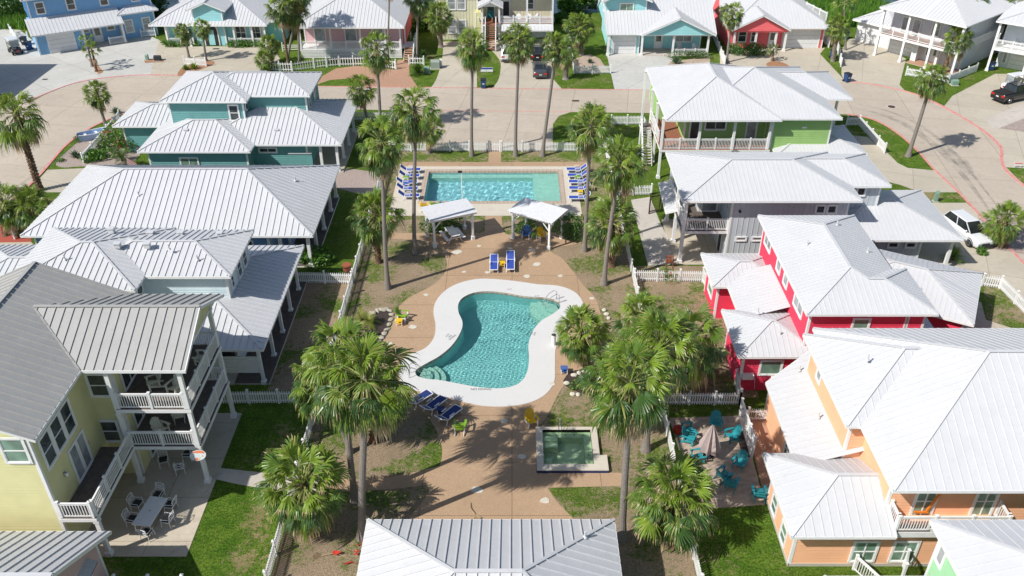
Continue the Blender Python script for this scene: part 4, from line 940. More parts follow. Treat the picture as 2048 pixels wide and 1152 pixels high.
# pool shells
def shell(name,out,depth,m,zt=.02,scale_floor=.93):
    G=MB(); n=len(out); cx=sum(p[0] for p in out)/n; cy=sum(p[1] for p in out)/n
    mid=[(cx+(p[0]-cx)*.985,cy+(p[1]-cy)*.985) for p in out]; fl=[(cx+(p[0]-cx)*scale_floor,cy+(p[1]-cy)*scale_floor) for p in out]
    d=depth if callable(depth) else (lambda x,y:depth)
    V=[(x,y,zt) for x,y in out]+[(x,y,-.25) for x,y in out]+[(x,y,d(x,y)*.75) for x,y in mid]+[(x,y,d(x,y)) for x,y in fl]
    G.add(V[:2*n],[(i,(i+1)%n,n+(i+1)%n,n+i) for i in range(n)],1)
    G.add(V,[(n*k+i,n*k+(i+1)%n,n*(k+1)+(i+1)%n,n*(k+1)+i) for k in (1,2) for i in range(n)],0)
    G.prism(fl,0,0,side=False,zf=d); o=G.build(name,[M[m],M['coptile']],smooth=False); o['kind']='structure'; o.cycles.is_caustics_receiver=True; return o
shell('pool_shell',pool_in,lambda x,y:-1.5-.25*math.sin((y-48)*.3),'plaster')
shell('lap_pool_shell',LP,-1.35,'plaster_lap',scale_floor=.985)
G=MB(); G.box(2.0,70.0,-1.34,4.43,76.08,-.32); G.box(-8.0,75.35,-1.34,2.0,76.06,-.5); struct('pool_ledge',G,M['plaster2']).cycles.is_caustics_receiver=True
def steps(cx,cy,a0,a1,radii,name='pool_steps'):
    G=MB()
    for k,r in enumerate(radii):
        pts=[(cx,cy)]+[(cx+r*math.cos(a0+(a1-a0)*i/12),cy+r*math.sin(a0+(a1-a0)*i/12)) for i in range(13)]
        G.prism(pts,-1.4,-.28-.26*k)
    struct(name,G,M['plaster2']).cycles.is_caustics_receiver=True
c=P(1112,606); steps(c[0],c[1],R(150),R(290),(1.0,1.5,2.0)); c=P(838,748); steps(c[0],c[1],R(-60),R(75),(.9,1.35,1.8))
def inside(x,y,poly):
    c=False;n=len(poly)
    for i in range(n):
        (ax,ay),(bx,by)=poly[i],poly[i-1]
        if (ay>y)!=(by>y) and x<(bx-ax)*(y-ay)/(by-ay)+ax: c=not c
    return c
def wavy(name,poly,m,z,amp,lam,seed,step=.11):
    """rippled water surface as real waves, reaching just past the wall"""
    rng=random.Random(seed); W_=[]
    for k in range(26):
        l=lam*rng.uniform(.45,1.9); a=rng.uniform(0,2*PI); W_.append((2*PI/l*math.cos(a),2*PI/l*math.sin(a),rng.uniform(0,6.28),amp*l/lam/5))
    xs=[p[0] for p in poly]; ys=[p[1] for p in poly]; nx=int((max(xs)-min(xs)+.4)/step)+1; ny=int((max(ys)-min(ys)+.4)/step)+1; x0,y0=min(xs)-.2,min(ys)-.2
    G=MB(); idx={}
    pc=[(p[0]-sum(xs)/len(xs),p[1]-sum(ys)/len(ys)) for p in poly]; cx,cy=sum(xs)/len(xs),sum(ys)/len(ys)
    big=[(cx+a*1.03,cy+b*1.03) for a,b in pc]
    def vid(i,j):
        if (i,j) not in idx:
            x,y=x0+i*step,y0+j*step; idx[(i,j)]=len(G.v); G.v.append((x,y,z+sum(A*math.sin(kx*x+ky*y+ph) for kx,ky,ph,A in W_)))
        return idx[(i,j)]
    for i in range(nx):
        for j in range(ny):
            if inside(x0+(i+.5)*step,y0+(j+.5)*step,big): G.f.append((vid(i,j),vid(i+1,j),vid(i+1,j+1),vid(i,j+1))); G.m.append(0)
    o=G.build(name,M[m],smooth=True); o['kind']='structure'; o.cycles.is_caustics_caster=True; return o
WATERS=[wavy('pool_water',pool_in,'water',-.11,.0017,.17,3,.042),wavy('pool_water',LP,'water2',-.11,.0095,.55,5,.08)]
# flat pale stones let into the deck, each its own
rnd=random.Random(5)
def flatstone(x,y,r,label,z=.016,h=.02,name='stepping_stone',m='stone',group='pale flat stones set in the brown deck'):
    n=9; pts=[(x+r*rnd.uniform(.7,1.2)*math.cos(2*PI*i/n),y+.8*r*rnd.uniform(.7,1.2)*math.sin(2*PI*i/n)) for i in range(n)]
    mb=MB(); mb.prism([(a-x,b-y) for a,b in pts],0,h); o=mb.build(name,M[m]); o.location=(x,y,z); tag(o,label,'stone',group)
for px,py,r,lab in ((914,505,.42,'pale flat stone in front of the left pergola'),(958,492,.22,'small pale stone right of the left pergola front post'),(928,544,.2,'small round stone set left of the two blue loungers'),(974,545,.22,'pale stone just below the white lounger of the pair'),(852,590,.2,'small stone by the upper left curve of the curved pool'),(826,654,.32,'pale stone beside the yellow side table and green chair'),(780,687,.22,'triangular pale stone lowest on the left arm of the deck'),(1063,500,.28,'thin pale stone in front of the right pergola'),(1074,529,.34,'pale angular stone right of the blue lounger'),(1054,553,.28,'pale stone above the top of the curved pool'),(1121,552,.22,'small stone at the right of the deck below the right pergola'),(1183,597,.24,'small stone near the right edge of the deck beside the palms'),(1104,768,.24,'small stone at the lower right of the curved pool coping'),(954,981,.34,'pale stone in front of the bottom pavilion roof'),(1045,914,.26,'shaded stone between the palm shadows left of the spa'),(1090,1002,.3,'pale stone just below the spa'),(1008,842,.26,'grey stone in the palm shadow left of the yellow chair'),(987,528,.2,'pale stone hidden behind the left lounger'),(1020,497,.24,'stone in the palm crown shadow before the right pergola')):
    x,y=P(px,py); flatstone(x,y,r,lab)
# raised spa
def spa():
    t=thing('hot_tub','square sunken spa with green water and navy tile band','spa',3.4,38)
    mb=MB(); out=[(1.45,36.02),(5.62,36.02),(5.62,37.25),(5.2,37.25),(5.2,39.68),(1.45,39.68)]
    q=[(a-3.4,b-38) for a,b in out]; h=[(a-3.4,b-38) for a,b in SP]
    mb.prism(q,0,.26,holes=[h]); mb.build('coping',M['pooldeck'],t)
    mb=MB(); mb.box(1.44-3.4,36.0-38,.03,5.63-3.4,36.03-38,.19); mb.build('tile_band',M['tile'],t)
    mb=MB(); x0,y0,x1,y1=SP[0][0]-3.4,SP[0][1]-38,SP[2][0]-3.4,SP[2][1]-38
    mb.box(x0,y0,-.9,x1,y1,-.85); mb.box(x0-.02,y0,-.9,x0,y1,.25); mb.box(x1,y0,-.9,x1+.02,y1,.25); mb.box(x0,y0-.02,-.9,x1,y0,.25); mb.box(x0,y1,-.9,x1,y1+.02,.25)
    mb.box(x0,y1-.42,-.85,x1,y1,-.1); mb.box(x1-.45,y0,-.85,x1,y1-.42,-.1); mb.box(x0,y0,-.85,x0+.5,y0+.75,-.1); mb.box(x0,y1-1.3,-.85,x0+.9,y1-.42,-.05); mb.box(x0,y1-.8,-.85,x0+.9,y1-.42,.05)
    for i in range(5): mb.tube([(x0+.3+i*.55,y1-.2,-.1),(x0+.3+i*.55,y1-.2,-.09)],.04,8,1)
    for i in range(3): mb.tube([(x1-.22,y0+.4+i*.6,-.1),(x1-.22,y0+.4+i*.6,-.09)],.04,8,1)
    mb.build('spa_basin',[M['spa_pl'],M['dark']],t).cycles.is_caustics_receiver=True
    mb=MB(); n=40; rng=random.Random(2); W_=[(rng.uniform(-14,14),rng.uniform(-14,14),rng.uniform(0,6)) for _ in range(14)]
    for j in range(n+1):
        for i in range(n+1): x=x0+(x1-x0)*i/n; y=y0+(y1-y0)*j/n; mb.v.append((x,y,.14+.0015*sum(math.sin(a*x+b*y+c) for a,b,c in W_)/2))
    for j in range(n):
        for i in range(n): k=j*(n+1)+i; mb.f.append((k,k+1,k+n+2,k+n+1)); mb.m.append(0)
    w=mb.build('spa_water',M['water3'],t,smooth=True); w.cycles.is_caustics_caster=True
    mb=MB()
    for dx in (0,.45): mb.tube([(-.55+dx*.4,2.0,.0),(-.55+dx*.4,2.0,.75),(-.55+dx*.4,1.7,.9),(-.55+dx*.4,1.15,.55),(-.55+dx*.4,1.1,.2)],.022,6)
    mb.build('handrail',M['chrome'],t)
spa()
# kerbs
def kerb(name,pts,w=.2,h=.06,m='kerb',smooth=4,z=.0):
    q=cr(PS(pts),smooth) if smooth else PS(pts); n=len(q); L=[];Rr=[]
    for i in range(n):
        a=Vector(q[max(0,i-1)]);b=Vector(q[min(n-1,i+1)]); d=(b-a).normalized(); nn=Vector((-d.y,d.x))*w/2
        L.append((q[i][0]+nn.x,q[i][1]+nn.y)); Rr.append((q[i][0]-nn.x,q[i][1]-nn.y))
    G=MB()
    for i in range(n-1):
        vs=[(*L[i],z),(*Rr[i],z),(*Rr[i+1],z),(*L[i+1],z),(*L[i],z+h),(*Rr[i],z+h),(*Rr[i+1],z+h),(*L[i+1],z+h)]
        G.add(vs,[(4,5,6,7),(0,4,7,3),(1,2,6,5)])
    struct(name,G,M[m])
kerb('kerb',[(50,206),(100,184),(160,164),(230,154),(300,150),(358,151)]); kerb('kerb',[(500,166),(640,173),(860,175),(1000,177),(1290,180)],.14,.04,smooth=2)
kerb('kerb',[(1690,163),(1750,170),(1832,189),(1900,221),(1960,257),(1990,282),(2003,299),(2003,321),(2015,344),(2060,381),(2110,420)],.28)
kerb('kerb',[(280,218),(240,230),(200,247),(165,266),(130,293),(105,321),(80,350),(40,388),(-20,440)],.24)
kerb('kerb',[(826,221),(980,222),(1142,224)],.12,.025,smooth=2); kerb('kerb',[(1694,229),(1736,236),(1769,250),(1803,273),(1836,303),(1869,340),(1916,384),(1969,441),(2048,527),(2110,575)],.22)
def cover(px,py,r,name,lab,sq=False,m='darkwood',cat='manhole'):
    x,y=P(px,py); mb=MB()
    if sq: mb.box(-r,-r*.55,0,r,r*.55,.012)
    else: mb.tube([(0,0,0),(0,0,.012)],r,20); mb.tube([(0,0,.0),(0,0,.008)],r*1.5,20,1)
    o=mb.build(name,[M[m],M['path']]); o.location=(x,y,.03); tag(o,lab,cat)
cover(1783,214,.42,'manhole_cover','round brown manhole cover in the right bend of the road')
cover(1151,202,.4,'storm_drain','rusty rectangular drain grate in the middle straight of the road',True,'darkwood','drain')
cover(90,159,.3,'storm_drain','dark twin drain grate in the pale driveway at the top left',True,'dark','drain')
cover(432,98,.4,'door_mat','dark mat on the driveway before the arched entry',True,'dark','mat')
# shaded yard surfaces
sheet('patio',rect(-22.85,30.0,-17.05,41.2),'patio',.03,world=True)
sheet('patio',[(1262,400),(1300,394),(1318,440),(1360,528),(1296,532)],'path',.016)
sheet('patio',PS([(1338,836),(1480,832),(1502,905),(1530,1010),(1408,1018),(1370,940)]),'sand',.016,world=True)
sheet('paver_walk',[(1482,836),(1548,838),(1562,900),(1566,1004),(1532,1008),(1508,910)],'brickpave',.02)
sheet('mulch_bed',cr(PS([(742,628),(780,622),(783,640),(774,668),(756,692),(738,680),(728,650)]),3,True),'mulch',.016,world=True,kind='stuff')
sheet('mulch_bed',cr(PS([(1128,770),(1140,745),(1175,738),(1215,740),(1225,770),(1180,790)]),3,True),'mulch',.02,world=True,kind='stuff')
sheet('mulch_bed',[(1470,858),(1484,858),(1500,915),(1484,912)],'mulch',.024,kind='stuff')

def ribbon(pts,w,m,z,name):
    q=cr(PS(pts),6); G=MB(); n=len(q); vs=[]
    for i in range(n):
        a=Vector(q[max(0,i-1)]);b=Vector(q[min(n-1,i+1)]); d=(b-a).normalized(); ww=w*(.15+.85*math.sin(PI*i/(n-1))); vs+=[(q[i][0]-d.y*ww/2,q[i][1]+d.x*ww/2,z),(q[i][0]+d.y*ww/2,q[i][1]-d.x*ww/2,z)]
    G.add(vs,[(2*i,2*i+1,2*i+3,2*i+2) for i in range(n-1)]); struct(name,G,M[m])
ribbon([(1700,215),(1760,228),(1820,255),(1880,300),(1930,355),(1985,430)],.9,'mark',.014,'tyre_mark'); ribbon([(1712,208),(1775,222),(1838,250),(1900,298),(1950,355),(2000,420)],.5,'mark',.015,'tyre_mark')
ribbon([(640,190),(560,192),(470,205),(400,225),(330,245)],.5,'mark',.014,'tyre_mark'); ribbon([(300,215),(240,238),(170,275),(110,325),(40,370)],.6,'mark',.014,'tyre_mark'); ribbon([(1880,290),(1915,318),(1945,352)],1.6,'mark',.017,'tyre_mark')
# =================== palms ===================
def fan(mb,rng,o,d,L,Rb,mi,nseg=20,droop=.25,stem=True,spread=95):
    """one fan frond: stalk from o along d, then a pleated, drooping fan"""
    d=d.normalized(); up=Vector((0,0,1)); s=d.cross(up)
    if s.length<.05: s=Vector((1,0,0))
    s.normalize(); n=s.cross(d).normalized()
    roll=rng.uniform(-.7,.7); s,n=(s*math.cos(roll)+n*math.sin(roll)),(n*math.cos(roll)-s*math.sin(roll))
    sag=Vector((0,0,-L*.22*droop)); m=o+d*L*.55+sag*.2; h=o+d*L+sag
    if stem:
        w=.026
        mb.add([tuple(o+s*w*1.5),tuple(o-s*w*1.5),tuple(m-s*w),tuple(m+s*w),tuple(h-s*w*.7),tuple(h+s*w*.7),tuple(m-n*w)],[(0,1,2,3),(3,2,4,5),(1,6,2),(6,4,2)],5)
    da=2*spread/nseg; tilt=rng.uniform(-.1,.55)
    f=(d*math.cos(tilt)-n*math.sin(tilt)).normalized(); nn=(n*math.cos(tilt)+d*math.sin(tilt)).normalized()
    fl=rng.uniform(.15,.75)
    for i in range(nseg):
        a=R(-spread+da*(i+.5)+rng.uniform(-3,3)); k=abs(math.degrees(a))/spread
        sf=(s*math.cos(fl)*(1 if a>0 else 1)+nn*(-math.sin(fl))*(1 if a>0 else -1))
        dr=(f*math.cos(a)+sf*math.sin(a)).normalized(); l=Rb*(1-.38*k*k)*rng.uniform(.8,1.1); sd=dr.cross(nn)
        if sd.length<.1: sd=s
        sd.normalize(); w=l*.45*math.tan(R(da/2))*1.15
        g=rng.uniform(.5,1.5)*droop
        p1=h+dr*l*.45+nn*.03*l-Vector((0,0,l*.03*g)); p2=h+dr*l*.75-Vector((0,0,l*.20*g)); p3=h+dr*l*(1-.2*min(1,g))-Vector((0,0,l*.62*g))
        fold=nn*w*.8; mm=mi if rng.random()>.07 else 3
        mb.add([tuple(h),tuple(p1-sd*w),tuple(p1+fold),tuple(p1+sd*w),tuple(p2-sd*w*.6),tuple(p2+sd*w*.6),tuple(p3)],
               [(0,1,2),(0,2,3),(1,4,2),(2,5,3),(2,4,5),(4,6,5)],mm)
        if rng.random()<.22: mb.m[-1]=4
def crown_mesh(seed,n=34,dead=8,Rb=1.05,L=.95,skirt=True,low=-35,nseg=18,droop=.3):
    rng=random.Random(seed); mb=MB(); ga=2.39996; 
    for i in range(n):
        t=(i+.5)/n; el=84-(84-low)*t**.85; az=i*ga+rng.uniform(-.3,.3); e=R(el+rng.uniform(-7,7))
        d=Vector((math.cos(e)*math.cos(az),math.cos(e)*math.sin(az),math.sin(e)))
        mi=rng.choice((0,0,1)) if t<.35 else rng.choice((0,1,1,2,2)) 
        k=.8+.25*math.sin(PI*min(1,t+.25))
        o=Vector((d.x*.1,d.y*.1,-.35*t))
        fan(mb,rng,o,d,L*k*rng.uniform(.7,1.2),Rb*rng.uniform(.7,1.15),mi,nseg,droop*(1+1.5*t))
    g=mb
    db=MB()
    for i in range(dead):
        az=i*ga*1.3+rng.uniform(-.4,.4); e=R(rng.uniform(-75,-50)); d=Vector((math.cos(e)*math.cos(az),math.cos(e)*math.sin(az),math.sin(e)))
        fan(db,rng,Vector((d.x*.12,d.y*.12,-.35-rng.uniform(0,.5))),d,L*.75,Rb*.7,4,10,1.4,True,80)
    if skirt:
        for i in range(60):
            az=rng.uniform(0,2*PI); r=rng.uniform(.12,.34); l=rng.uniform(.4,1.1); z=-.15-rng.uniform(0,.9)
            c,s_=math.cos(az),math.sin(az); w=.03
            db.add([(c*.12-s_*w,s_*.12+c*w,z),(c*.12+s_*w,s_*.12-c*w,z),(c*r+s_*w,s_*r-c*w,z-l*.6),(c*(r+.08),s_*(r+.08),z-l)],[(0,1,2),(0,2,3)],4)
    LM=[M['leaf1'],M['leaf2'],M['leaf3'],M['leaf4'],M['dead'],M['stem']]
    return g,db,LM
CROWN={}
def mesh_of(mb,name,mats):
    me=bpy.data.meshes.new(name); me.from_pydata(mb.v,[],mb.f)
    for m in mats: me.materials.append(m)
    me.polygons.foreach_set('material_index',mb.m); me.update(); return me
def crown(kind,seed):
    k=(kind,seed)
    if k not in CROWN:
        if kind=='tall': a=crown_mesh(seed,54,16,.85,.95,True,-48,22,.45)
        elif kind=='full': a=crown_mesh(seed+50,84,20,.85,1.1,True,-56,22,.34)
        elif kind=='sparse': a=crown_mesh(seed+90,15,2,.8,.75,False,-15,12,.3)
        elif kind=='sabal': a=crown_mesh(seed+120,56,3,.7,.8,False,-62,16,.5)
        elif kind=='ragged': a=crown_mesh(seed+150,42,30,.85,1.0,True,-48,20,.55)
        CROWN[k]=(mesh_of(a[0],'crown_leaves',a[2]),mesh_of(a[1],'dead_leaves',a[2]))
    return CROWN[k]
PG='fan palms planted round the pools and houses'
def palm(bx,by,cx_,cy_,r,label,kind='tall',seed=0,rad=.17,bark='bark',boots=False,foot=None,name='fan_palm',group=PG):
    """bx,by foot of the trunk; cx_,cy_ middle of the crown"""
    X,Y=P(bx,by) if foot is None else foot
    h=Pz(bx,cy_,by) if foot is None else None
    if h is None:
        lo,hi=0,30
        for _ in range(40):
            m=(lo+hi)/2; d=Y*math.cos(TH)-(m-CAMH)*math.sin(TH); up=Y*math.sin(TH)+(m-CAMH)*math.cos(TH)
            if 576-FPX*up/d>cy_: lo=m
            else: hi=m
        h=lo
    d=Y*math.cos(TH)-(h-CAMH)*math.sin(TH); lx=(cx_-1024)/FPX*d-X
    rng=random.Random(seed*7+int(bx)); ly=rng.uniform(-.02,.02)*h
    t=thing(name,label,'palm tree',X,Y,0,0,group)
    mb=MB(); n=14; pts=[];rs=[]
    for i in range(n+1):
        u=i/n; s=u*u*(3-2*u)*.6+u*.4
        pts.append((lx*s+.03*math.sin(u*5+seed),ly*s,h*u)); rr=rad*(1-.30*u)
        if u<.12: rr*=1+.75*(1-u/.12)**1.6
        if boots: rr*=rng.uniform(.9,1.12)
        rs.append(rr)
    pts[0]=(pts[0][0],pts[0][1],-.05)
    mb.tube(pts,rs,12,0)
    if boots:
        z=.12; k=0
        while z<h-.15:
            u=z/h; s=u*u*(3-2*u)*.6+u*.4
            for j in range(5):
                a=k*.63+j*2*PI/5; c,sn=math.cos(a),math.sin(a); rr=rad*(1-.3*u)*.9
                p=Vector((lx*s+c*rr,ly*s+sn*rr,z)); q=p+Vector((c*.11,sn*.11,.20)); mb.beam(tuple(p),tuple(q),.10,.035,0 if (k+j)%3 else 1,up=(-c,-sn,.3))
            z+=.15; k+=1
    else:
        z=.3
        while z<h-.3:
            u=z/h; s=u*u*(3-2*u)*.6+u*.4; rr=rad*(1-.30*u)*(1+.75*(1-u/.12)**1.6 if u<.12 else 1)
            mb.tube([(lx*s+.03*math.sin(u*5+seed),ly*s,z),(lx*s+.03*math.sin(u*5+seed),ly*s,z+.03)],[rr*1.05,rr*1.02],12,0,cap=False); z+=rng.uniform(.16,.3)
    mb.build('trunk',[M[bark],M['dead']],t,smooth=False)
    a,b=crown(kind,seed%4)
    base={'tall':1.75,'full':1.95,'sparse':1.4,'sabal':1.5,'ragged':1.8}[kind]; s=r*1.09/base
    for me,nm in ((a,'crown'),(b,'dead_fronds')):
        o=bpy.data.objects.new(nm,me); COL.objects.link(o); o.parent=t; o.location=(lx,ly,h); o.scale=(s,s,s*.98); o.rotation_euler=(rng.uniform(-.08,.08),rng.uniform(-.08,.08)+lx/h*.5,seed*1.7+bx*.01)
    return t
# near the pools, front
palm(724,1075,728,752,2.45,'tallest front left palm with bare pale grey trunk, beside the bottom pavilion roof','tall',1,.21)
palm(710,1003,680,712,2.3,'tall palm with darker trunk just behind the tallest front left palm','tall',2,.19,'bark')
palm(748,880,768,790,1.9,'short stout palm with shaggy brown trunk among the front left palms','full',3,.24,'bark_brown',True)
palm(700,905,640,752,2.1,'left leaning palm whose crown hangs over the yellow house lawn fence','tall',0,.17)
palm(622,1066,606,962,2.45,'low bushy palm with thick brown trunk beside the front left picket fence','full',1,.24,'bark_brown',True)
palm(1243,1078,1262,755,2.3,'leaning palm with bare grey trunk at the right corner of the bottom pavilion','tall',3,.2)
palm(1290,900,1322,690,2.5,'tall palm with brown trunk in the middle of the big right hand clump','full',2,.2)
palm(1258,872,1240,745,2.2,'short palm with shaggy basket weave trunk right of the spa','full',0,.27,'bark',True)
palm(1330,790,1383,672,2.5,'rightmost palm of the big clump in front of the crimson house','ragged',1,.19)
palm(1290,745,1285,630,2.0,'back palm of the big clump behind the right picket fence','full',3,.19)
palm(1172,742,1163,662,1.9,'low palm with orange stalks at the lower right of the curved pool','full',1,.2,'bark_brown',True)
palm(1338,1085,1352,985,2.5,'low wide palm at the bottom right beside the turquoise chairs','full',2,.26,'bark_brown',True)
# middle
palm(775,577,762,278,2.05,'tall palm in the bare bed left of the curved pool, long shadow over the deck','tall',2,.18)
palm(830,508,828,212,2.0,'tall palm with tan hanging skirt left of the left pergola','ragged',3,.17)
palm(757,525,750,425,2.2,'squat full palm left of the left pergola','full',0,.22,'bark_brown',True)
palm(857,306,862,255,1.5,'short palm by the picket fence behind the tan skirted palm','full',3,.2,'bark',True)
palm(762,268,752,92,2.0,'tall palm in front of the pink house porch','ragged',0,.18)
palm(738,262,722,172,1.75,'palm left of the fence corner beside the teal house porch','tall',1,.18)
palm(943,312,945,88,1.9,'left of the three tall palms behind the lap pool','ragged',2,.17)
palm(1031,312,1037,78,1.9,'middle of the three tall palms behind the lap pool','tall',3,.17)
palm(1085,312,1112,88,1.6,'right leaning one of the three tall palms behind the lap pool','tall',0,.18)
palm(1168,502,1183,248,1.95,'tall palm right of the lap pool loungers','tall',1,.17)
palm(1207,569,1238,318,2.1,'tall leaning palm right of the right pergola','tall',2,.18)
palm(1222,532,1224,440,2.25,'squat full palm by the right picket fence near the grey house','full',2,.22,'bark_brown',True)
# far
palm(1131,158,1133,100,1.6,'short palm with basket weave trunk beside the parked grey sedan','ragged',1,.28,'bark',True)
palm(1163,110,1158,52,2.2,'broad full palm left of the light aqua garage house','full',3,.26,'bark',True)
palm(882,94,878,30,2.1,'thick palm in front of the cream house windows','full',1,.27,'bark',True)
palm(834,120,836,-8,2.0,'slim palm between the pink house and the cream house','tall',1,.16)
palm(777,132,778,-45,1.8,'very tall thin palm whose bare trunk crosses the pink house roof','tall',2,.13)
palm(579,141,560,12,2.0,'left of the two close palms left of the pink house','tall',3,.18,'bark_brown')
palm(575,133,590,18,1.9,'right of the two close palms left of the pink house','tall',0,.17)
palm(599,128,595,-20,2.1,'palm whose thin trunk stands before the pink house corner','tall',1,.15)
palm(378,116,366,60,1.35,'left small palm before the arched aqua house','sabal',0,.16)
palm(412,122,404,54,1.35,'right small palm before the arched aqua house','sabal',1,.16)
palm(193,143,183,98,1.25,'front small palm in the narrow bed on the sky blue house driveway','sparse',0,.15,'bark_brown')
palm(184,133,174,82,1.15,'back small palm in the narrow bed on the sky blue house driveway','sparse',1,.14,'bark')
palm(213,257,192,183,1.6,'small round headed palm beside the blue planter boat','sabal',2,.17)
palm(80,381,30,222,2.6,'big dark trunked palm at the left edge beside the road','ragged',2,.28,'bark_brown',True)
palm(60,470,62,408,1.9,'low grey green palm by the red mulch bed at the left edge','full',0,.22,'bark_brown',True)
palm(12,470,8,405,1.9,'bright low palm cut by the left edge of the view','full',1,.22,'bark_brown',True)
palm(1816,313,1866,152,1.75,'tall lone palm on the grass island in the right bend','tall',0,.2)
palm(1886,146,1916,72,2.0,'stout leaning palm before the white balcony house','tall',2,.24,'bark_brown',True)
palm(1937,110,1946,2,2.0,'palm behind the balcony house corner at the top right','tall',3,.2)
palm(2030,130,2018,12,2.9,'large drooping palm at the top right edge','ragged',3,.2,foot=(66,113))
palm(1665,123,1676,50,1.7,'palm between the coral house and the driveway with blue bin','full',3,.2,'bark',True)
palm(1690,100,1690,0,1.8,'tall pale trunked palm right of the coral house','sparse',2,.13)
palm(1453,125,1465,24,1.7,'round headed palm before the coral house','sabal',3,.16)
palm(1545,122,1547,97,.95,'tiny palm in the round gravel bed before the coral house','sparse',3,.15,'bark_brown')
palm(2005,492,2010,440,1.75,'low broad palm in the bed beside the white car','full',1,.3,'bark_brown',True)
palm(531,142,528,118,1.35,'low palm at the left end of the curved picket fence','full',2,.18,'bark_brown')
palm(545,128,538,88,1.5,'grey green palm behind the curved picket fence end','full',0,.18,'bark')
# =================== shrubs, cycads, agaves ===================
def bush_mesh(seed,rx,ry,rz,n,leaf=.1,flower=0):
    rng=random.Random(seed); mb=MB(); lob=[(Vector((rng.uniform(-.55,.55)*rx,rng.uniform(-.55,.55)*ry,rng.uniform(.3,.75)*rz)),rng.uniform(.4,.62)) for _ in range(7)]
    for i in range(n):
        c,k=lob[i%7]; v=Vector((rng.gauss(0,1),rng.gauss(0,1),rng.gauss(0,1))).normalized()*(rng.uniform(.55,1.0)**.5)*k
        p=c+Vector((v.x*rx,v.y*ry,v.z*rz)); 
        if p.z<0.02: p.z=rng.uniform(.02,.2)*rz
        a=Vector((rng.uniform(-1,1),rng.uniform(-1,1),rng.uniform(-.3,1))).normalized(); b=a.cross(Vector((rng.uniform(-1,1),rng.uniform(-1,1),rng.uniform(-1,1)))).normalized(); s=leaf*rng.uniform(.6,1.3)
        mb.add([tuple(p-a*s),tuple(p+b*s*.45),tuple(p+a*s),tuple(p-b*s*.45)],[(0,1,2,3)],2 if flower and rng.random()<flower else rng.choice((0,1,1)))
    return mb
def shrub(px,py,r,h,label,name='shrub',cat='shrub',leaf=.1,n=900,flower=0,ry=None,group=None,seed=None,bright=True):
    x,y=P(px,py); t=thing(name,label,cat,x,y,0,0,group); mb=bush_mesh(seed or int(px+py),r,ry or r,h,n,leaf,flower)
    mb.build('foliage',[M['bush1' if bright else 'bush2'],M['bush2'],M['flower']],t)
    s=MB()
    for k in range(4): a=k*1.6; s.tube([(0,0,0),(math.cos(a)*r*.4,math.sin(a)*r*.4,h*.6)],[.03,.012],5)
    s.build('stems',M['bark_brown'],t)
def cycad(px,py,r,label,n=40,m=('leaf3','leaf2'),name='cycad',cat='cycad',h=.35,el=(5,75),x=None):
    rng=random.Random(int(px*3+py)); X,Y=P(px,py) if x is None else x; t=thing(name,label,cat,X,Y)
    mb=MB(); mb.tube([(0,0,0),(0,0,h)],[.16,.12],8); mb.build('trunk',M['bark_brown'],t); mb=MB()
    for i in range(n):
        az=i*2.4+rng.uniform(-.2,.2); e=R(rng.uniform(*el)); L=r*rng.uniform(.85,1.1); prev=Vector((0,0,h)); d=Vector((math.cos(e)*math.cos(az),math.cos(e)*math.sin(az),math.sin(e))); s=d.cross(Vector((0,0,1))).normalized(); pts=[]
        for k in range(7):
            u=k/6; pts.append(Vector((0,0,h))+d*L*u-Vector((0,0,.5*L*u*u*math.cos(e))))
        for k in range(6):
            a,b=pts[k],pts[k+1]; w=.16*r*math.sin(PI*(.15+.8*k/6))+.02
            for sg in (-1,1):
                for q in (0,.5):
                    c=a.lerp(b,q); c2=a.lerp(b,q+.28); tip=a.lerp(b,q+.75)+s*sg*w*1.6+Vector((0,0,-.01))
                    mb.add([tuple(c),tuple(c2),tuple(tip)],[(0,1,2)],i%2)
    mb.build('fronds',[M[m[0]],M[m[1]]],t)
def agave(px,py,r,label,m='agave',n=26,name='agave',cat='agave'):
    rng=random.Random(int(px+py*2)); X,Y=P(px,py); t=thing(name,label,cat,X,Y); mb=MB()
    for i in range(n):
        az=i*2.4; e=R(80-62*i/n); L=r*rng.uniform(.85,1.1); d=Vector((math.cos(e)*math.cos(az),math.cos(e)*math.sin(az),math.sin(e))); s=Vector((-math.sin(az),math.cos(az),0)); w=r*.11
        p0=Vector((0,0,.05)); p1=p0+d*L*.5; p2=p0+d*L-Vector((0,0,.1*L)); nn=s.cross(d)*w*.5
        mb.add([tuple(p0-s*w*.6),tuple(p0+s*w*.6),tuple(p1-s*w),tuple(p1-nn),tuple(p1+s*w),tuple(p2)],[(0,1,4,3),(0,3,2),(2,3,5),(3,4,5)])
    mb.build('blades',M[m],t); k=MB(); k.tube([(0,0,-.02),(0,0,.12)],[.12,.08],7); k.build('root_crown',M['bark_brown'],t)
cycad(836,150,1.35,'round dark clipped cycad by the brick driveway',60,el=(-5,85)); cycad(848,118,1.15,'dark cycad under the slim palm left of the cream house',34)
cycad(1905,520,1.1,'bright cycad by the grey house carport post',34,('leaf1','leaf2')); cycad(738,650,.95,'bright young cycad in the dark mulch bed left of the curved pool',26,('leaf1','leaf4')); cycad(722,640,.7,'smaller yellowing cycad touching the left picket fence',18,('leaf4','leaf1'))
cycad(245,322,1.2,'dark cycad beside the striped flag',30); cycad(432,322,1.3,'spiky cycad in front of the teal house wall',30,('leaf1','leaf2')); cycad(372,322,.8,'leafy plant left of the spiky cycad by the teal wall',18,('leaf1','leaf2'))
shrub(270,285,3.1,2.2,'big oleander bush with coral red flowers beside the teal house','oleander','bush',.13,4200,.06,ry=3.4)
shrub(196,318,1.6,.8,'bright green ground shrubs in the gravel bed behind the planter boat','shrub','shrub',.16,1000)
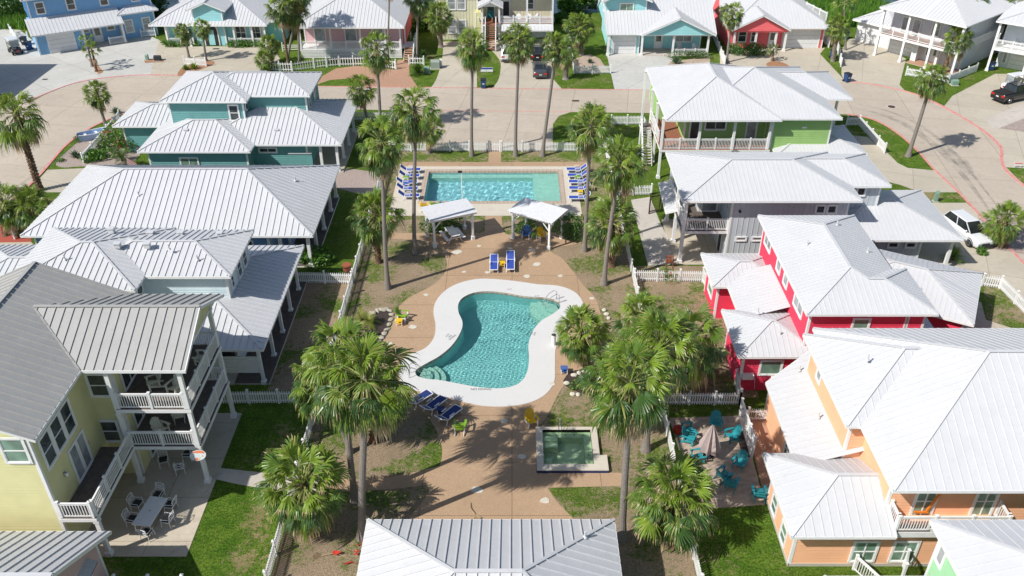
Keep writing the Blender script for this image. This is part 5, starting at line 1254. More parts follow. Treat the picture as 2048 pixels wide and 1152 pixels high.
shrub(205,300,1.0,.9,'dark thin shrub behind the leaning picket fence near the boat',leaf=.1,n=500,bright=False); shrub(160,283,.6,.6,'small silvery round shrub left of the planter boat',n=350,leaf=.06,bright=False); shrub(122,322,.5,.3,'small yellow green tuft near the kerb at the left bend',n=250,leaf=.07)
agave(233,228,.9,'grey agave at the top of the left gravel bed'); agave(152,315,.9,'grey green agave low in the left gravel bed')
shrub(630,525,1.9,.9,'bright leafy shrub in the shaded corner beside the white porch','shrub','shrub',.17,1500,ry=1.1); shrub(640,540,2.3,.35,'low ground shrub just above the powder blue house fence','shrub','shrub',.1,900)
shrub(350,93,1.9,.8,'left hedge before the aqua arched house',leaf=.12,n=900,ry=.7,name='hedge',cat='hedge'); shrub(385,92,1.4,.75,'short hedge just left of the arched entry',leaf=.12,n=700,ry=.6,name='hedge',cat='hedge'); shrub(485,94,3.0,.95,'right hedge before the aqua arched house',leaf=.12,n=1300,ry=.8,name='hedge',cat='hedge')
shrub(1378,116,3.2,.9,'clipped hedge in front of the light aqua porch',leaf=.1,n=1500,ry=.7,name='hedge',cat='hedge',bright=False); agave(1352,127,1.1,'grey agave at the left end of the light aqua porch hedge')
shrub(1478,108,1.6,1.3,'left dark round bush before the coral house window',leaf=.12,n=1200,bright=False); shrub(1506,108,1.5,1.3,'right dark round bush before the coral house window',leaf=.12,n=1200,bright=False)
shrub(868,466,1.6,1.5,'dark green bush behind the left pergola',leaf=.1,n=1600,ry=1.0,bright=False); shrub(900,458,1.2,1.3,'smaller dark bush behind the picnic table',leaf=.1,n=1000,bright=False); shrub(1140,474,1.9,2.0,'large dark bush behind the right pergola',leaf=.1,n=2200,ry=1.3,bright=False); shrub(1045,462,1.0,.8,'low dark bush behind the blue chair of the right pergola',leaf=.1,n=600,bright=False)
shrub(1155,770,.7,.5,'small leafy shrub beside the little blue table',leaf=.09,n=350); shrub(1175,775,.6,.35,'tiny shrub in the mulch right of the little blue table',leaf=.09,n=250)
shrub(1330,560,.9,1.0,'red flowering shrub at the white fence below the grey house',leaf=.08,n=500,flower=.1); shrub(744,672,.5,.35,'small shrub low in the mulch bed left of the curved pool',leaf=.08,n=250)
agave(1168,138,.5,'small agave in the pale sand bed',m='bush2'); agave(1180,126,.7,'spiky plant in the middle of the pale sand bed'); agave(1190,138,.5,'low plant at the right of the pale sand bed',m='bush2')
agave(388,138,.9,'bright spiky plant behind the small white fence of the aqua house',m='leaf1'); agave(372,140,.8,'low spiky plant at the left end of the small white fence',m='leaf2')
cycad(1978,470,.8,'yellowing cycad left of the low broad palm',16,('leaf4','leaf1')); shrub(40,470,.7,.6,'small green shrub in the red mulch bed',n=300); shrub(1960,508,.6,.6,'small green shrub under the broad palm on the right',n=300)
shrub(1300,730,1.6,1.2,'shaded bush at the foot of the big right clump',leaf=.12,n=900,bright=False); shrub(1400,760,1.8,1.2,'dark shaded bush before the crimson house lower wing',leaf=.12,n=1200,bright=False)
def hedge_tree(x,y,r,h,label,seed,bright=False):
    t=thing('bank_tree',label,'tree',x,y,0,0,'bushy trees on the canal bank'); mb=bush_mesh(seed,r,r*.8,h,2600,.22,0); mb.build('crown',[M['bush1' if bright else 'bush2'],M['bush2'],M['flower']],t)
    s=MB(); s.tube([(0,0,0),(.1,0,h*.5)],[.12,.06],7); s.build('trunk',M['bark_brown'],t)
for i,(px,py,r,h,l) in enumerate(((8,40,4.2,5,'leafy dark tree at the top left corner left of the sky blue house'),(30,20,3,4,'leafy tree on the canal bank behind the sky blue house'),(292,28,3.2,3.4,'dark tree between the sky blue house and the arched house'),(306,4,3,4,'dark tree at the top behind the arched house'),(1140,28,2.2,2.4,'bright bush left of the light aqua house behind the broad palm'),(1170,18,2.4,2.8,'bright bush at the canal behind the broad palm'),(1120,45,1.2,1.2,'small bright bush right of the cream house'),(590,62,2.2,3,'dark bush left of the pink house roof'),(850,60,2.6,3,'green bush right of the pink house'))):
    x,y=P(px,py); hedge_tree(x,y,r,h,l,300+i,px>1100 or px==850)
# tall canal-side grass (uncountable)
def reeds(x0,x1,y0,y1,n,h,seed):
    rng=random.Random(seed); mb=MB()
    for i in range(n):
        x=rng.uniform(x0,x1); y=rng.uniform(y0,y1); hh=h*rng.uniform(.5,1.1); a=rng.uniform(0,PI); c,s=math.cos(a)*.06,math.sin(a)*.06; lx,ly=rng.uniform(-.4,.4),rng.uniform(-.4,.4)
        mb.add([(x-c,y-s,0),(x+c,y+s,0),(x+lx*.5+c*.6,y+ly*.5+s*.6,hh*.6),(x+lx,y+ly,hh)],[(0,1,2),(0,2,3)],i%2)
    o=mb.build('tall_grass',[M['bush1'],M['bush2']]); o['kind']='stuff'
reeds(43,56,123,137,9000,2.2,3); reeds(-78,-66,122,130,3000,1.6,4)
# =================== fences ===================
FG='white picket fences'
def fence(label,pts,h=1.02,step=1.9,name='picket_fence',px=True,style='picket',group=FG,mat_='vinyl',gap=.15):
    q=PS(pts) if px else pts; x0,y0=q[0]; t=thing(name,label,'fence',x0,y0,0,0,group)
    first=True
    for (a,b) in zip(q,q[1:]):
        A=Vector((a[0]-x0,a[1]-y0,0));B=Vector((b[0]-x0,b[1]-y0,0)); L=(B-A).length; d=(B-A)/L; n=Vector((-d.y,d.x,0)); up=Vector((0,0,1))
        mb=MB()
        mb.beam(A+up*.25,B+up*.25,.04,.09); mb.beam(A+up*(h-.22),B+up*(h-.22),.04,.09)
        if style=='picket':
            k=max(1,int(L/gap))
            for i in range(k):
                c=A+d*(L*(i+.5)/k)+n*.0; w=d*.04; e=n*.032; e2=n*.018
                vs=[]
                for s_ in (e,e2*-1):
                    vs+=[c-w+s_+up*.06,c+w+s_+up*.06,c+w+s_+up*(h-.08),c+s_+up*h,c-w+s_+up*(h-.08)]
                mb.add([tuple(v) for v in vs],[(4,3,2,1,0),(5,6,7,8,9),(0,1,6,5),(1,2,7,6),(2,3,8,7),(3,4,9,8),(4,0,5,9)])
        elif style=='solid':
            mb.beam(A+up*h*.5,B+up*h*.5,.03,h*.9)
            k=int(L/.2)
            for i in range(k): c=A+d*(L*(i+.5)/k); mb.box(c.x-.03,c.y-.03,.08,c.x+.03,c.y+.03,h-.03)
        elif style=='bars':
            k=int(L/.12)
            for i in range(k): c=A+d*(L*(i+.5)/k); mb.box(c.x-.014,c.y-.014,.1,c.x+.014,c.y+.014,h)
        elif style=='rail':
            mb.beam(A+up*.55,B+up*.55,.04,.12)
        elif style=='lattice':
            mb.beam(A+up*(h-.05),B+up*(h-.05),.10,.08); mb.beam(A+up*.1,B+up*.1,.08,.1); k=max(2,int(L/.62))
            for i in range(k):
                for j in range(2):
                    z0=.2+j*(h-.3)/2; z1=z0+(h-.3)/2-.03; s0=A+d*(L*(i+.04)/k); s1=A+d*(L*(i+.96)/k); m=(s0+s1)/2; zm=(z0+z1)/2
                    for (p,qq) in ((s0+up*z0,s1+up*z1),(s0+up*z1,s1+up*z0),(s0+up*zm,s1+up*zm),(m+up*z0,m+up*z1),(s0+up*z0,s0+up*z1),(s0+up*z1,s1+up*z1)):
                        mb.beam(p,qq,.035,.045,0,up=tuple(n))
        mb.build('picket_panel' if style=='picket' else 'fence_panel',M[mat_],t)
        k=max(1,round(L/step))
        for i in range(0 if first else 1,k+1):
            c=A+d*(L*i/k); pm=MB(); pm.box(-.06,-.06,0,.06,.06,h+.10); pm.box(-.08,-.08,h+.10,.08,.08,h+.14)
            vs=[(-.07,-.07,h+.14),(.07,-.07,h+.14),(.07,.07,h+.14),(-.07,.07,h+.14),(0,0,h+.22)]; pm.add(vs,[(0,1,4),(1,2,4),(2,3,4),(3,0,4)])
            o=pm.build('post',M[mat_],t); o.location=c
        first=False
    return t
fence('long white picket fence down the left side of the pool yard',[(-12.36,28.2),(-12.36,66)],px=False)
fence('white picket fence left of the lap pool, behind the gravel bed',[(-12.36,66.2),(-12.36,80.75)],px=False)
fence('long white picket fence down the right side of the pool yard',[(9.47,28.0),(9.47,54),(9.45,66)],px=False)
fence('white picket fence right of the lap pool lawn',[(9.45,66.2),(9.45,80.75)],px=False)
fence('white picket fence behind the lap pool, left of the gate',[(-12.2,80.83),(-2.35,80.83)],px=False)
fence('white picket fence behind the lap pool, right of the gate',[(-1.05,80.83),(9.3,80.83)],px=False)
fence('short white picket gate at the top end of the brown path',[(-2.2,80.8),(-1.2,80.8)],h=1.0,name='picket_gate',px=False)
fence('white picket fence between the porch and the yard of the powder blue house',[(596,566),(705,568)])
fence('white picket fence below the powder blue house and above the dark lawn',[(440,808),(618,806)])
fence('white picket fence below the grey board house',[(1268,562),(1404,564)]); fence('short white picket return beside the crimson house corner',[(1404,564),(1418,588)],h=1.2)
fence('white picket fence above the turquoise chairs',[(1328,810),(1478,810)]); 
fence('white fretwork privacy screen right of the turquoise chairs',[(1478,836),(1503,915)],h=1.5,style='lattice',name='privacy_screen',step=1.3,group='white fretwork screens'); fence('white picket fence climbing beside the crimson house lower wing',[(1478,810),(1470,770)],h=1.2)
def starfence():
    t=fence('white railing with a starburst panel between the screen and the salmon house',[(1494,842),(1545,843)],h=1.0,style='bars',name='starburst_railing',step=1.8,group=None)
    mb=MB(); L=P(1545,843)[0]-P(1494,842)[0]; x=L/2
    for k in range(8): a=k*PI/4; mb.beam((x,-.04,.55),(x+.26*math.cos(a),-.04,.55+.26*math.sin(a)),.05,.03,0,up=(0,1,0))
    for (p,q) in (((-.32,-.3),(.32,-.3)),((.32,-.3),(.32,.3)),((.32,.3),(-.32,.3)),((-.32,.3),(-.32,-.3))): mb.beam((x+p[0],-.04,.55+p[1]),(x+q[0],-.04,.55+q[1]),.06,.04,0,up=(0,1,0))
    mb.build('starburst_panel',M['white'],t)
starfence()
fence('white picket fence by the road beside the teal house lawn',[(700,241),(790,242)]); fence('white picket fence by the road left of the raised green house',[(1222,250),(1286,249),(1297,278)])
fence('white picket fence right of the squat palm beside the grey house',[(1230,392),(1302,390)])
fence('curved white picket fence before the pink house',[(535,142),(585,143),(629,137),(679,132),(735,131),(792,139)],gap=.3,h=1.15); fence('short white picket fence right of the pink house steps',[(818,129),(848,130)],gap=.3)
fence('white picket fence round the pale sand bed beside the aqua driveway',[(1144,122),(1148,148),(1221,147)]); fence('white fence between the light aqua and coral houses',[(1421,66),(1449,130)],style='solid',name='board_fence')
fence('short white fence with slanted end by the blue bin right of the coral house',[(1674,100),(1681,134)],style='solid',name='board_fence'); fence('white picket fence before the balcony house, left arm',[(1811,151),(1862,160),(1896,166)]); fence('white picket fence before the balcony house, right arm',[(1896,166),(1951,144)],style='solid',name='board_fence')
fence('white picket fence on the grass right of the raised green house',[(1692,252),(1717,251),(1768,307)]); fence('white picket fence right of the crimson house along the patchy lawn',[(1962,572),(1998,577),(2060,640)])
fence('small white picket fence between the two small aqua house palms',[(370,130),(413,133)]); fence('white railing right of the sky blue house',[(284,75),(312,73)],style='bars')
fence('leaning white picket fence behind the planter boat',[(168,327),(205,285),(241,240)],step=2.2); fence('pale grey bar fence at the left end of the long roof house',[(30,478),(62,440)],style='bars',h=1.1)
fence('white two rail fence left of the pink house',[(566,103),(601,102)],style='rail'); fence('white picket fence cut by the bottom edge below the yellow house',[(238,1180),(372,1180)])
fence('white fence beside the canal left of the light aqua house',[(1106,50),(1124,28)],style='rail'); fence('grey railing behind the parked golf cart',[(22,66),(36,84),(58,82)],style='bars',h=1.1)
fence('dark wooden gate under the stair of the grey board house',[(1298,428),(1318,424),(1322,402)],style='bars',h=1.9,name='wooden_gate',mat_='darkwood',group=None)
# =================== furniture ===================
def adirondack():
    t=thing('adirondack_chair','x','chair')
    mb=MB()
    for i in range(6): y=-.30+i*.09; z=.40-.022*i*1.4; mb.box(-.26,y,z-.012,.26,y+.075,z+.012)
    mb.build('seat',M['chair_yellow'],t)
    mb=MB(); n=7
    for i in range(n):
        u=(i-(n-1)/2)/((n-1)/2); x=u*.25; l=.82-.16*u*u; b=Vector((x*.85,.20,.24)); d=Vector((x*.30,.38,.92)).normalized(); e=b+d*l
        mb.beam(b,e-d*.03,.068,.018,0,up=(0,-1,.4)); mb.beam(e-d*.03,e,.045,.018,0,up=(0,-1,.4))
    mb.beam((-.25,.30,.42),(.25,.30,.42),.03,.06); mb.beam((-.25,.42,.72),(.25,.42,.72),.03,.06)
    mb.build('backrest',M['chair_yellow'],t)
    for s in (-1,1):
        mb=MB(); mb.prism([(s*.28,-.38),(s*.42,-.38),(s*.43,-.1),(s*.36,.36),(s*.29,.36)] if s>0 else [(s*.42,-.38),(s*.28,-.38),(s*.29,.36),(s*.36,.36),(s*.43,-.1)],.585,.615,bottom=True); mb.build('armrest',M['chair_yellow'],t)
        mb=MB(); mb.box(s*.30-.02,-.33,0,s*.30+.02,-.22,.585); mb.build('leg',M['white'],t)
        mb=MB(); mb.beam((s*.27,-.34,.34),(s*.27,.52,.04),.035,.11); mb.box(s*.31-.018,.22,.2,s*.31+.018,.3,.585); mb.build('side_rail',M['white'],t)
    return t
ADI=adirondack(); USED=[False]
WM={n:{'chair_yellow':M['chair_'+n]} for n in ('yellow','green','blue','cream','turquoise','red')}
WM['turquoise']['white_paint']=M['chair_turquoise']; WM['cream']['white_paint']=M['chair_cream']; WM['white']={'chair_yellow':M['white']}
def adi(px,py,rz,col,label,z=0,group='adirondack chairs'):
    x,y=P(px,py,z)
    if col=='yellow' and not USED[0]:
        USED[0]=True; ADI.location=(x,y,z+.02); ADI.rotation_euler=(0,0,R(rz)); ADI['label']=label; ADI['group']=group; return ADI
    return dup(ADI,x,y,z+.02,R(rz),label,group,mats=WM[col])
adi(1063,850,20,'yellow','yellow adirondack chair left of the spa')
adi(1084,479,25,'yellow','yellow adirondack chair under the right pergola'); adi(1052,476,-10,'blue','blue adirondack chair under the right pergola')
adi(806,640,75,'green','green adirondack chair on the left arm of the deck behind the yellow table'); adi(920,862,178,'green','green and white chair seen from behind beside the navy loungers')
adi(849,420,180,'yellow','yellow adirondack chair facing the lap pool behind the left pergola'); adi(870,419,180,'green','green adirondack chair facing the lap pool behind the left pergola'); adi(889,419,180,'blue','blue adirondack chair mostly hidden behind the left pergola roof')
for i,(px,py,rz,l) in enumerate(((1374,868,95,'turquoise chair nearest the left fence by the red bundle'),(1378,884,60,'turquoise chair just below the one by the red bundle'),(1430,855,-8,'turquoise chair behind the closed umbrella, back to the fence'),(1462,880,-70,'turquoise chair between the closed umbrella and the dark rack'),(1394,922,100,'turquoise chair half hidden by the bottom right palm'),(1477,935,-35,'turquoise chair at the middle right of the sand patio'),(1446,958,120,'turquoise chair tipped sideways beside the bottom right palm leaves'),(1460,975,160,'turquoise chair below the tipped chair'),(1516,995,175,'turquoise bench chair against the salmon house corner'))): adi(px,py,rz,'turquoise',l,.02,'turquoise chairs on the sand patio')
adi(310,775,-60,'cream','cream chair with its back to the wall on the top deck',5.6); adi(352,785,-20,'cream','cream chair near the front rail of the top deck',5.6); adi(325,868,60,'cream','cream chair near the front rail of the middle deck',2.9); adi(360,838,200,'cream','cream chair deeper on the middle deck',2.9); adi(405,725,-90,'cream','cream chair at the far end of the top deck',5.6)
for i,(px,l) in enumerate(((962,'first white chair on the cream house balcony, nearest the teal door'),(1037,'white chair left of the balcony post pair on the cream house'),(1058,'middle white chair on the cream house balcony'),(1075,'white chair at the right end of the cream house balcony'))): adi(px,44,0,'white',l,2.75,'white chairs on the balcony')
adi(1358,100,0,'white','white rocking chair on the light aqua porch near the window'); adi(1390,103,30,'white','white garden chair right on the light aqua porch')
for px,py,l in ((1798,40,'blue chair left on the white balcony'),(1818,44,'blue chair behind the first balcony post'),(1841,53,'blue chair left of the balcony window'),(1860,57,'blue chair right of the balcony window')): adi(px,py,-35,'blue',l,2.95,'blue chairs on the white balcony')
adi(1885,112,-35,'blue','blue chair on the ground porch of the balcony house'); adi(2036,92,-35,'white','white chair on the gallery at the right edge',2.95)
adi(1401,262,90,'green','dark green chair on the gallery of the raised green house',3.0)
adi(205,74,30,'red','left red chair on the sky blue house porch',.1); adi(218,71,30,'red','right red chair on the sky blue house porch',.1)
def lounger():
    t=thing('sun_lounger','x','sun lounger')
    mb=MB()
    for s in (-1,1): mb.beam((s*.31,-.95,.36),(s*.31,.45,.36),.05,.05); mb.beam((s*.31,.45,.36),(s*.31,.98,.80),.05,.05)
    mb.beam((-.31,-.95,.36),(.31,-.95,.36),.05,.05); mb.beam((-.31,.98,.80),(.31,.98,.80),.05,.05); mb.beam((-.31,.4,.36),(.31,.4,.36),.05,.05)
    mb.build('frame',M['white'],t)
    for s in (-1,1):
        for y in (-.75,.45):
            mb=MB(); mb.beam((s*.31,y,.36),(s*.33,y+(-.12 if y<0 else .14),0),.045,.045); mb.build('leg',M['white'],t)
        mb=MB(); mb.beam((s*.31,-.1,.40),(s*.34,-.05,.56),.035,.035); mb.beam((s*.34,-.15,.57),(s*.34,.28,.57),.06,.03); mb.build('armrest',M['white'],t)
    mb=MB(); mb.box(-.285,-.92,.345,.285,.43,.375); mb.build('seat_sling',M['sling_blue'],t)
    mb=MB(); mb.beam((0,.46,.37),(0,.96,.785),.57,.03); mb.build('back_sling',M['sling_blue'],t)
    return t
LNG=lounger(); first=[True]
def lng(px,py,rz,label,group,navy=False,x=None,sc=None):
    X,Y=P(px,py) if x is None else x
    if first[0]:
        first[0]=False; LNG.location=(X,Y,.03); LNG.rotation_euler=(0,0,R(rz)); LNG['label']=label; LNG['group']=group; return
    dup(LNG,X,Y,.03,R(rz),label,group,mats={'sling_blue':M['sling_navy']} if navy else None,scale=sc)
g='blue loungers left of the lap pool'
for i,(px,py,r,l) in enumerate(((822,346,92,'topmost blue lounger left of the lap pool'),(820,358,88,'second blue lounger from the top left of the lap pool'),(815,371,94,'third blue lounger left of the lap pool, set furthest left'),(816,384,88,'fourth blue lounger left of the lap pool'),(819,398,90,'lowest blue lounger left of the lap pool'))): lng(px,py,r,l,g)
g='blue loungers right of the lap pool'
for i,(px,py,r,l) in enumerate(((1152,345,-90,'topmost blue lounger right of the lap pool'),(1154,357,-88,'second blue lounger from the top right of the lap pool'),(1157,370,-90,'third blue lounger right of the lap pool'),(1158,383,-91,'fourth blue lounger right of the lap pool'),(1158,402,-90,'lowest blue lounger right of the lap pool by the tall palm'))): lng(px,py,r,l,g)
g='blue loungers on the brown deck'
lng(988,537,0,'blue lounger with white arms left of the yellow table above the curved pool',g,sc=(1,.85,1)); lng(1021,533,0,'taller reclined blue lounger right of the yellow table above the curved pool',g,sc=(1,1.1,1))
g='navy loungers in the palm shade'
lng(838,806,135,'navy lounger furthest left, half under the palm leaves',g,True); lng(868,818,142,'middle navy lounger in the palm shade',g,True); lng(898,838,142,'navy lounger beside the green chair',g,True)
def side_table(key,label,px,py,h=.45,rz=0):
    x,y=P(px,py); t=thing('side_table',label,'side table',x,y,.02,R(rz),'small side tables')
    mb=MB()
    for i in range(4): mb.box(-.24+i*.122,-.22,h-.02,-.24+i*.122+.11,.22,h)
    mb.build('table_top',M[key],t)
    for sx in (-1,1):
        for sy in (-1,1): mb=MB(); mb.box(sx*.2-.02,sy*.18-.02,0,sx*.2+.02,sy*.18+.02,h-.02); mb.build('leg',M['white'],t)
    mb=MB(); mb.box(-.19,-.17,h*.4,.19,.17,h*.4+.02); mb.build('shelf',M[key],t)
for k,l,px,py in (('chair_yellow','yellow side table between the two blue loungers above the curved pool',1004,534),('chair_yellow','yellow side table in front of the green chair on the left deck arm',799,650),('chair_blue','little blue table right of the curved pool',1128,746),('chair_green','green side table between the blue and yellow chairs under the pergola',1068,477),('chair_green','green side table between the upper loungers left of the lap pool',812,362),('chair_green','green side table between the upper loungers right of the lap pool',1154,361),('chair_yellow','yellow side table above the lowest lounger right of the lap pool',1160,391),('chair_blue','blue side table below the third lounger left of the lap pool',812,377),('chair_green','small green stool behind the little blue table',1147,722),('sling_navy','navy side table between the navy loungers',882,828)): side_table(k,l,px,py)
def pergola(name,label,fl,fr,bl,mroof,h=2.42,tilt=.12):
    fl,fr,bl=Vector(fl),Vector(fr),Vector(bl); u=(fr-fl); W_=u.length; u/=W_; v=Vector((-u.y,u.x)); D=max(2.0,(bl-fl).dot(v)); c=fl+u*W_/2+v*D/2; a=math.atan2(u.y,u.x)
    t=thing(name,label,'pergola',c.x,c.y,0,a,'white slatted pergolas'); w,d=W_/2,D/2
    for sx in (-1,1):
        for sy in (-1,1):
            mb=MB(); x,y=sx*w,sy*d; mb.box(x-.08,y-.08,0,x+.08,y+.08,h); mb.box(x-.14,y-.14,0,x+.14,y+.14,.35); mb.build('post',M['white'],t)
            mb=MB(); mb.beam((x,y,h-.75),(x-sx*.6,y,h-.1),.07,.07); mb.beam((x,y,h-.75),(x,y-sy*.6,h-.1),.07,.07); mb.build('brace',M['white'],t)
    for sy in (-1,1): mb=MB(); mb.beam((-w-.35,sy*d,h+.06),(w+.35,sy*d,h+.06),.06,.2); mb.build('beam',M['white'],t)
    mb=MB(); n=16
    for i in range(n): x=-w-.3+(2*w+.6)*i/(n-1); mb.beam((x,-d-.28,h+.2),(x,d+.28,h+.2),.045,.12)
    mb.build('rafters',M['white'],t)
    mb=MB(); n=17
    for i in range(n): y=-d-.26+(2*d+.52)*i/(n-1); mb.box(-w-.36,y-.065,h+.265,w+.36,y+.065,h+.295)
    mb.build('roof_slats',M[mroof],t)
pergola('pergola','left white pergola over the picnic table',(-6.4,61.73),(-3.29,63.05),(-7.37,63.39),'pergola_white'); pergola('pergola','right white pergola over the blue and yellow chairs',(.08,63.22),(3.06,61.41),(1.12,65.11),'pergola_white')
def picnic(x,y,rz):
    t=thing('picnic_table','weathered white picnic table with benches under the left pergola','picnic table',x,y,.02,R(rz))
    mb=MB(); 
    for i in range(6): mb.box(-.9,-.38+i*.13,.73,.9,-.38+i*.13+.115,.76)
    mb.build('table_top',M['white'],t)
    for s in (-1,1):
        mb=MB(); mb.box(-.9,s*.72-.14,.44,.9,s*.72+.14,.47); mb.build('bench',M['white'],t)
        for q in (-1,1): mb=MB(); mb.beam((s*.65,q*.25,.73),(s*.65,q*.62,0),.08,.06); mb.build('leg',M['white'],t)
        mb=MB(); mb.beam((s*.65,-.8,.42),(s*.65,.8,.42),.05,.09); mb.build('cross_beam',M['white'],t)
x,y=P(905,478); picnic(x,y,115)
def dchair(px,py,rz,label,i=[None]):
    x,y=P(px,py)
    if i[0] is None:
        t=thing('patio_chair',label,'chair',x,y,.02,R(rz),'white metal patio chairs'); i[0]=t
        mb=MB(); mb.box(-.22,-.22,.42,.22,.2,.48); mb.build('cushion',M['dark'],t)
        mb=MB()
        for s in (-1,1): mb.tube([(s*.25,.24,.40),(s*.26,.34,.95)],.018,6); mb.tube([(s*.25,.24,.64),(s*.28,-.2,.64),(s*.26,-.26,.6)],.018,6)
        mb.tube([(-.26,.34,.95),(0,.36,1.0),(.26,.34,.95)],.018,6)
        for k in range(3):
            for q in (-1,1): mb.beam((q*(-.24),.27,.5+.14*k),(q*.24,.33,.64+.14*k),.02,.02)
        mb.build('backrest',M['white'],t)
        mb=MB(); mb.box(-.25,-.25,.39,.25,.24,.42); mb.build('seat_frame',M['white'],t)
        for sx in (-1,1):
            for sy in (-1,1): mb=MB(); mb.tube([(sx*.23,sy*.22,.6 if sy<0 else .4),(sx*.26,sy*.27,0)],.018,6); mb.build('leg',M['white'],t)
        return t
    return dup(i[0],x,y,.02,R(rz),label)
for a in ((320,1000,-12,'white metal chair at the far head of the patio table'),(277,1018,80,'far left white metal chair at the patio table'),(268,1049,80,'near left white metal chair at the patio table'),(344,1020,-98,'far right white metal chair at the patio table'),(338,1050,-100,'near right white metal chair at the patio table'),(297,1076,165,'white swivel chair at the near head of the patio table'),(330,930,20,'dark cushioned chair under the deck beside the wall'),(362,944,200,'white metal chair under the deck near the wide post'),(378,918,-90,'white metal chair deepest under the deck')): dchair(*a)
def dtable():
    x,y=P(306,1040); t=thing('patio_table','long white slatted table on the yellow house patio','table',x,y,.02,R(-8))
    mb=MB(); 
    for i in range(12): mb.box(-.5+i*.084,-1.0,.70,-.5+i*.084+.074,1.0,.72)
    mb.box(-.52,-1.02,.66,.52,1.02,.70); mb.tube([(0,0,.72),(0,0,.73)],.04,8,1); mb.build('table_top',[M['white'],M['dark']],t)
    for sx in (-1,1):
        for sy in (-1,1): mb=MB(); mb.tube([(sx*.42,sy*.9,.68),(sx*.46,sy*.96,0)],.03,6); mb.build('leg',M['white'],t)
dtable()
# =================== vehicles ===================
def wheel(parent,x,y,r=.34,w=.22):
    mb=MB(); mb.tube([(0,-w/2,0),(0,-w/2+.03,0),(0,w/2-.03,0),(0,w/2,0)],[r*.93,r,r,r*.93],20); o=mb.build('wheel',M['tyre'],parent); o.location=(x,y,r)
    s=1 if y>0 else -1; mb=MB(); mb.tube([(0,s*(w/2-.01),0),(0,s*(w/2+.012),0)],[r*.62,r*.6],16)
    for k in range(5): a=k*2*PI/5; mb.beam((0,s*(w/2+.015),0),(r*.55*math.cos(a),s*(w/2+.015),r*.55*math.sin(a)),.07,.03,1,up=(0,1,0))
    mb.build('rim',[M['rim'],M['dark']],o)
def loft(mb,secs,mi=0,cap=True):
    n=len(secs[0]); vs=[p for s in secs for p in s]; fs=[]
    for i in range(len(secs)-1):
        for k in range(n): fs.append((i*n+k,i*n+(k+1)%n,(i+1)*n+(k+1)%n,(i+1)*n+k))
    if cap: fs.append(tuple(range(n-1,-1,-1))); fs.append(tuple((len(secs)-1)*n+k for k in range(n)))
    mb.add(vs,fs,mi)
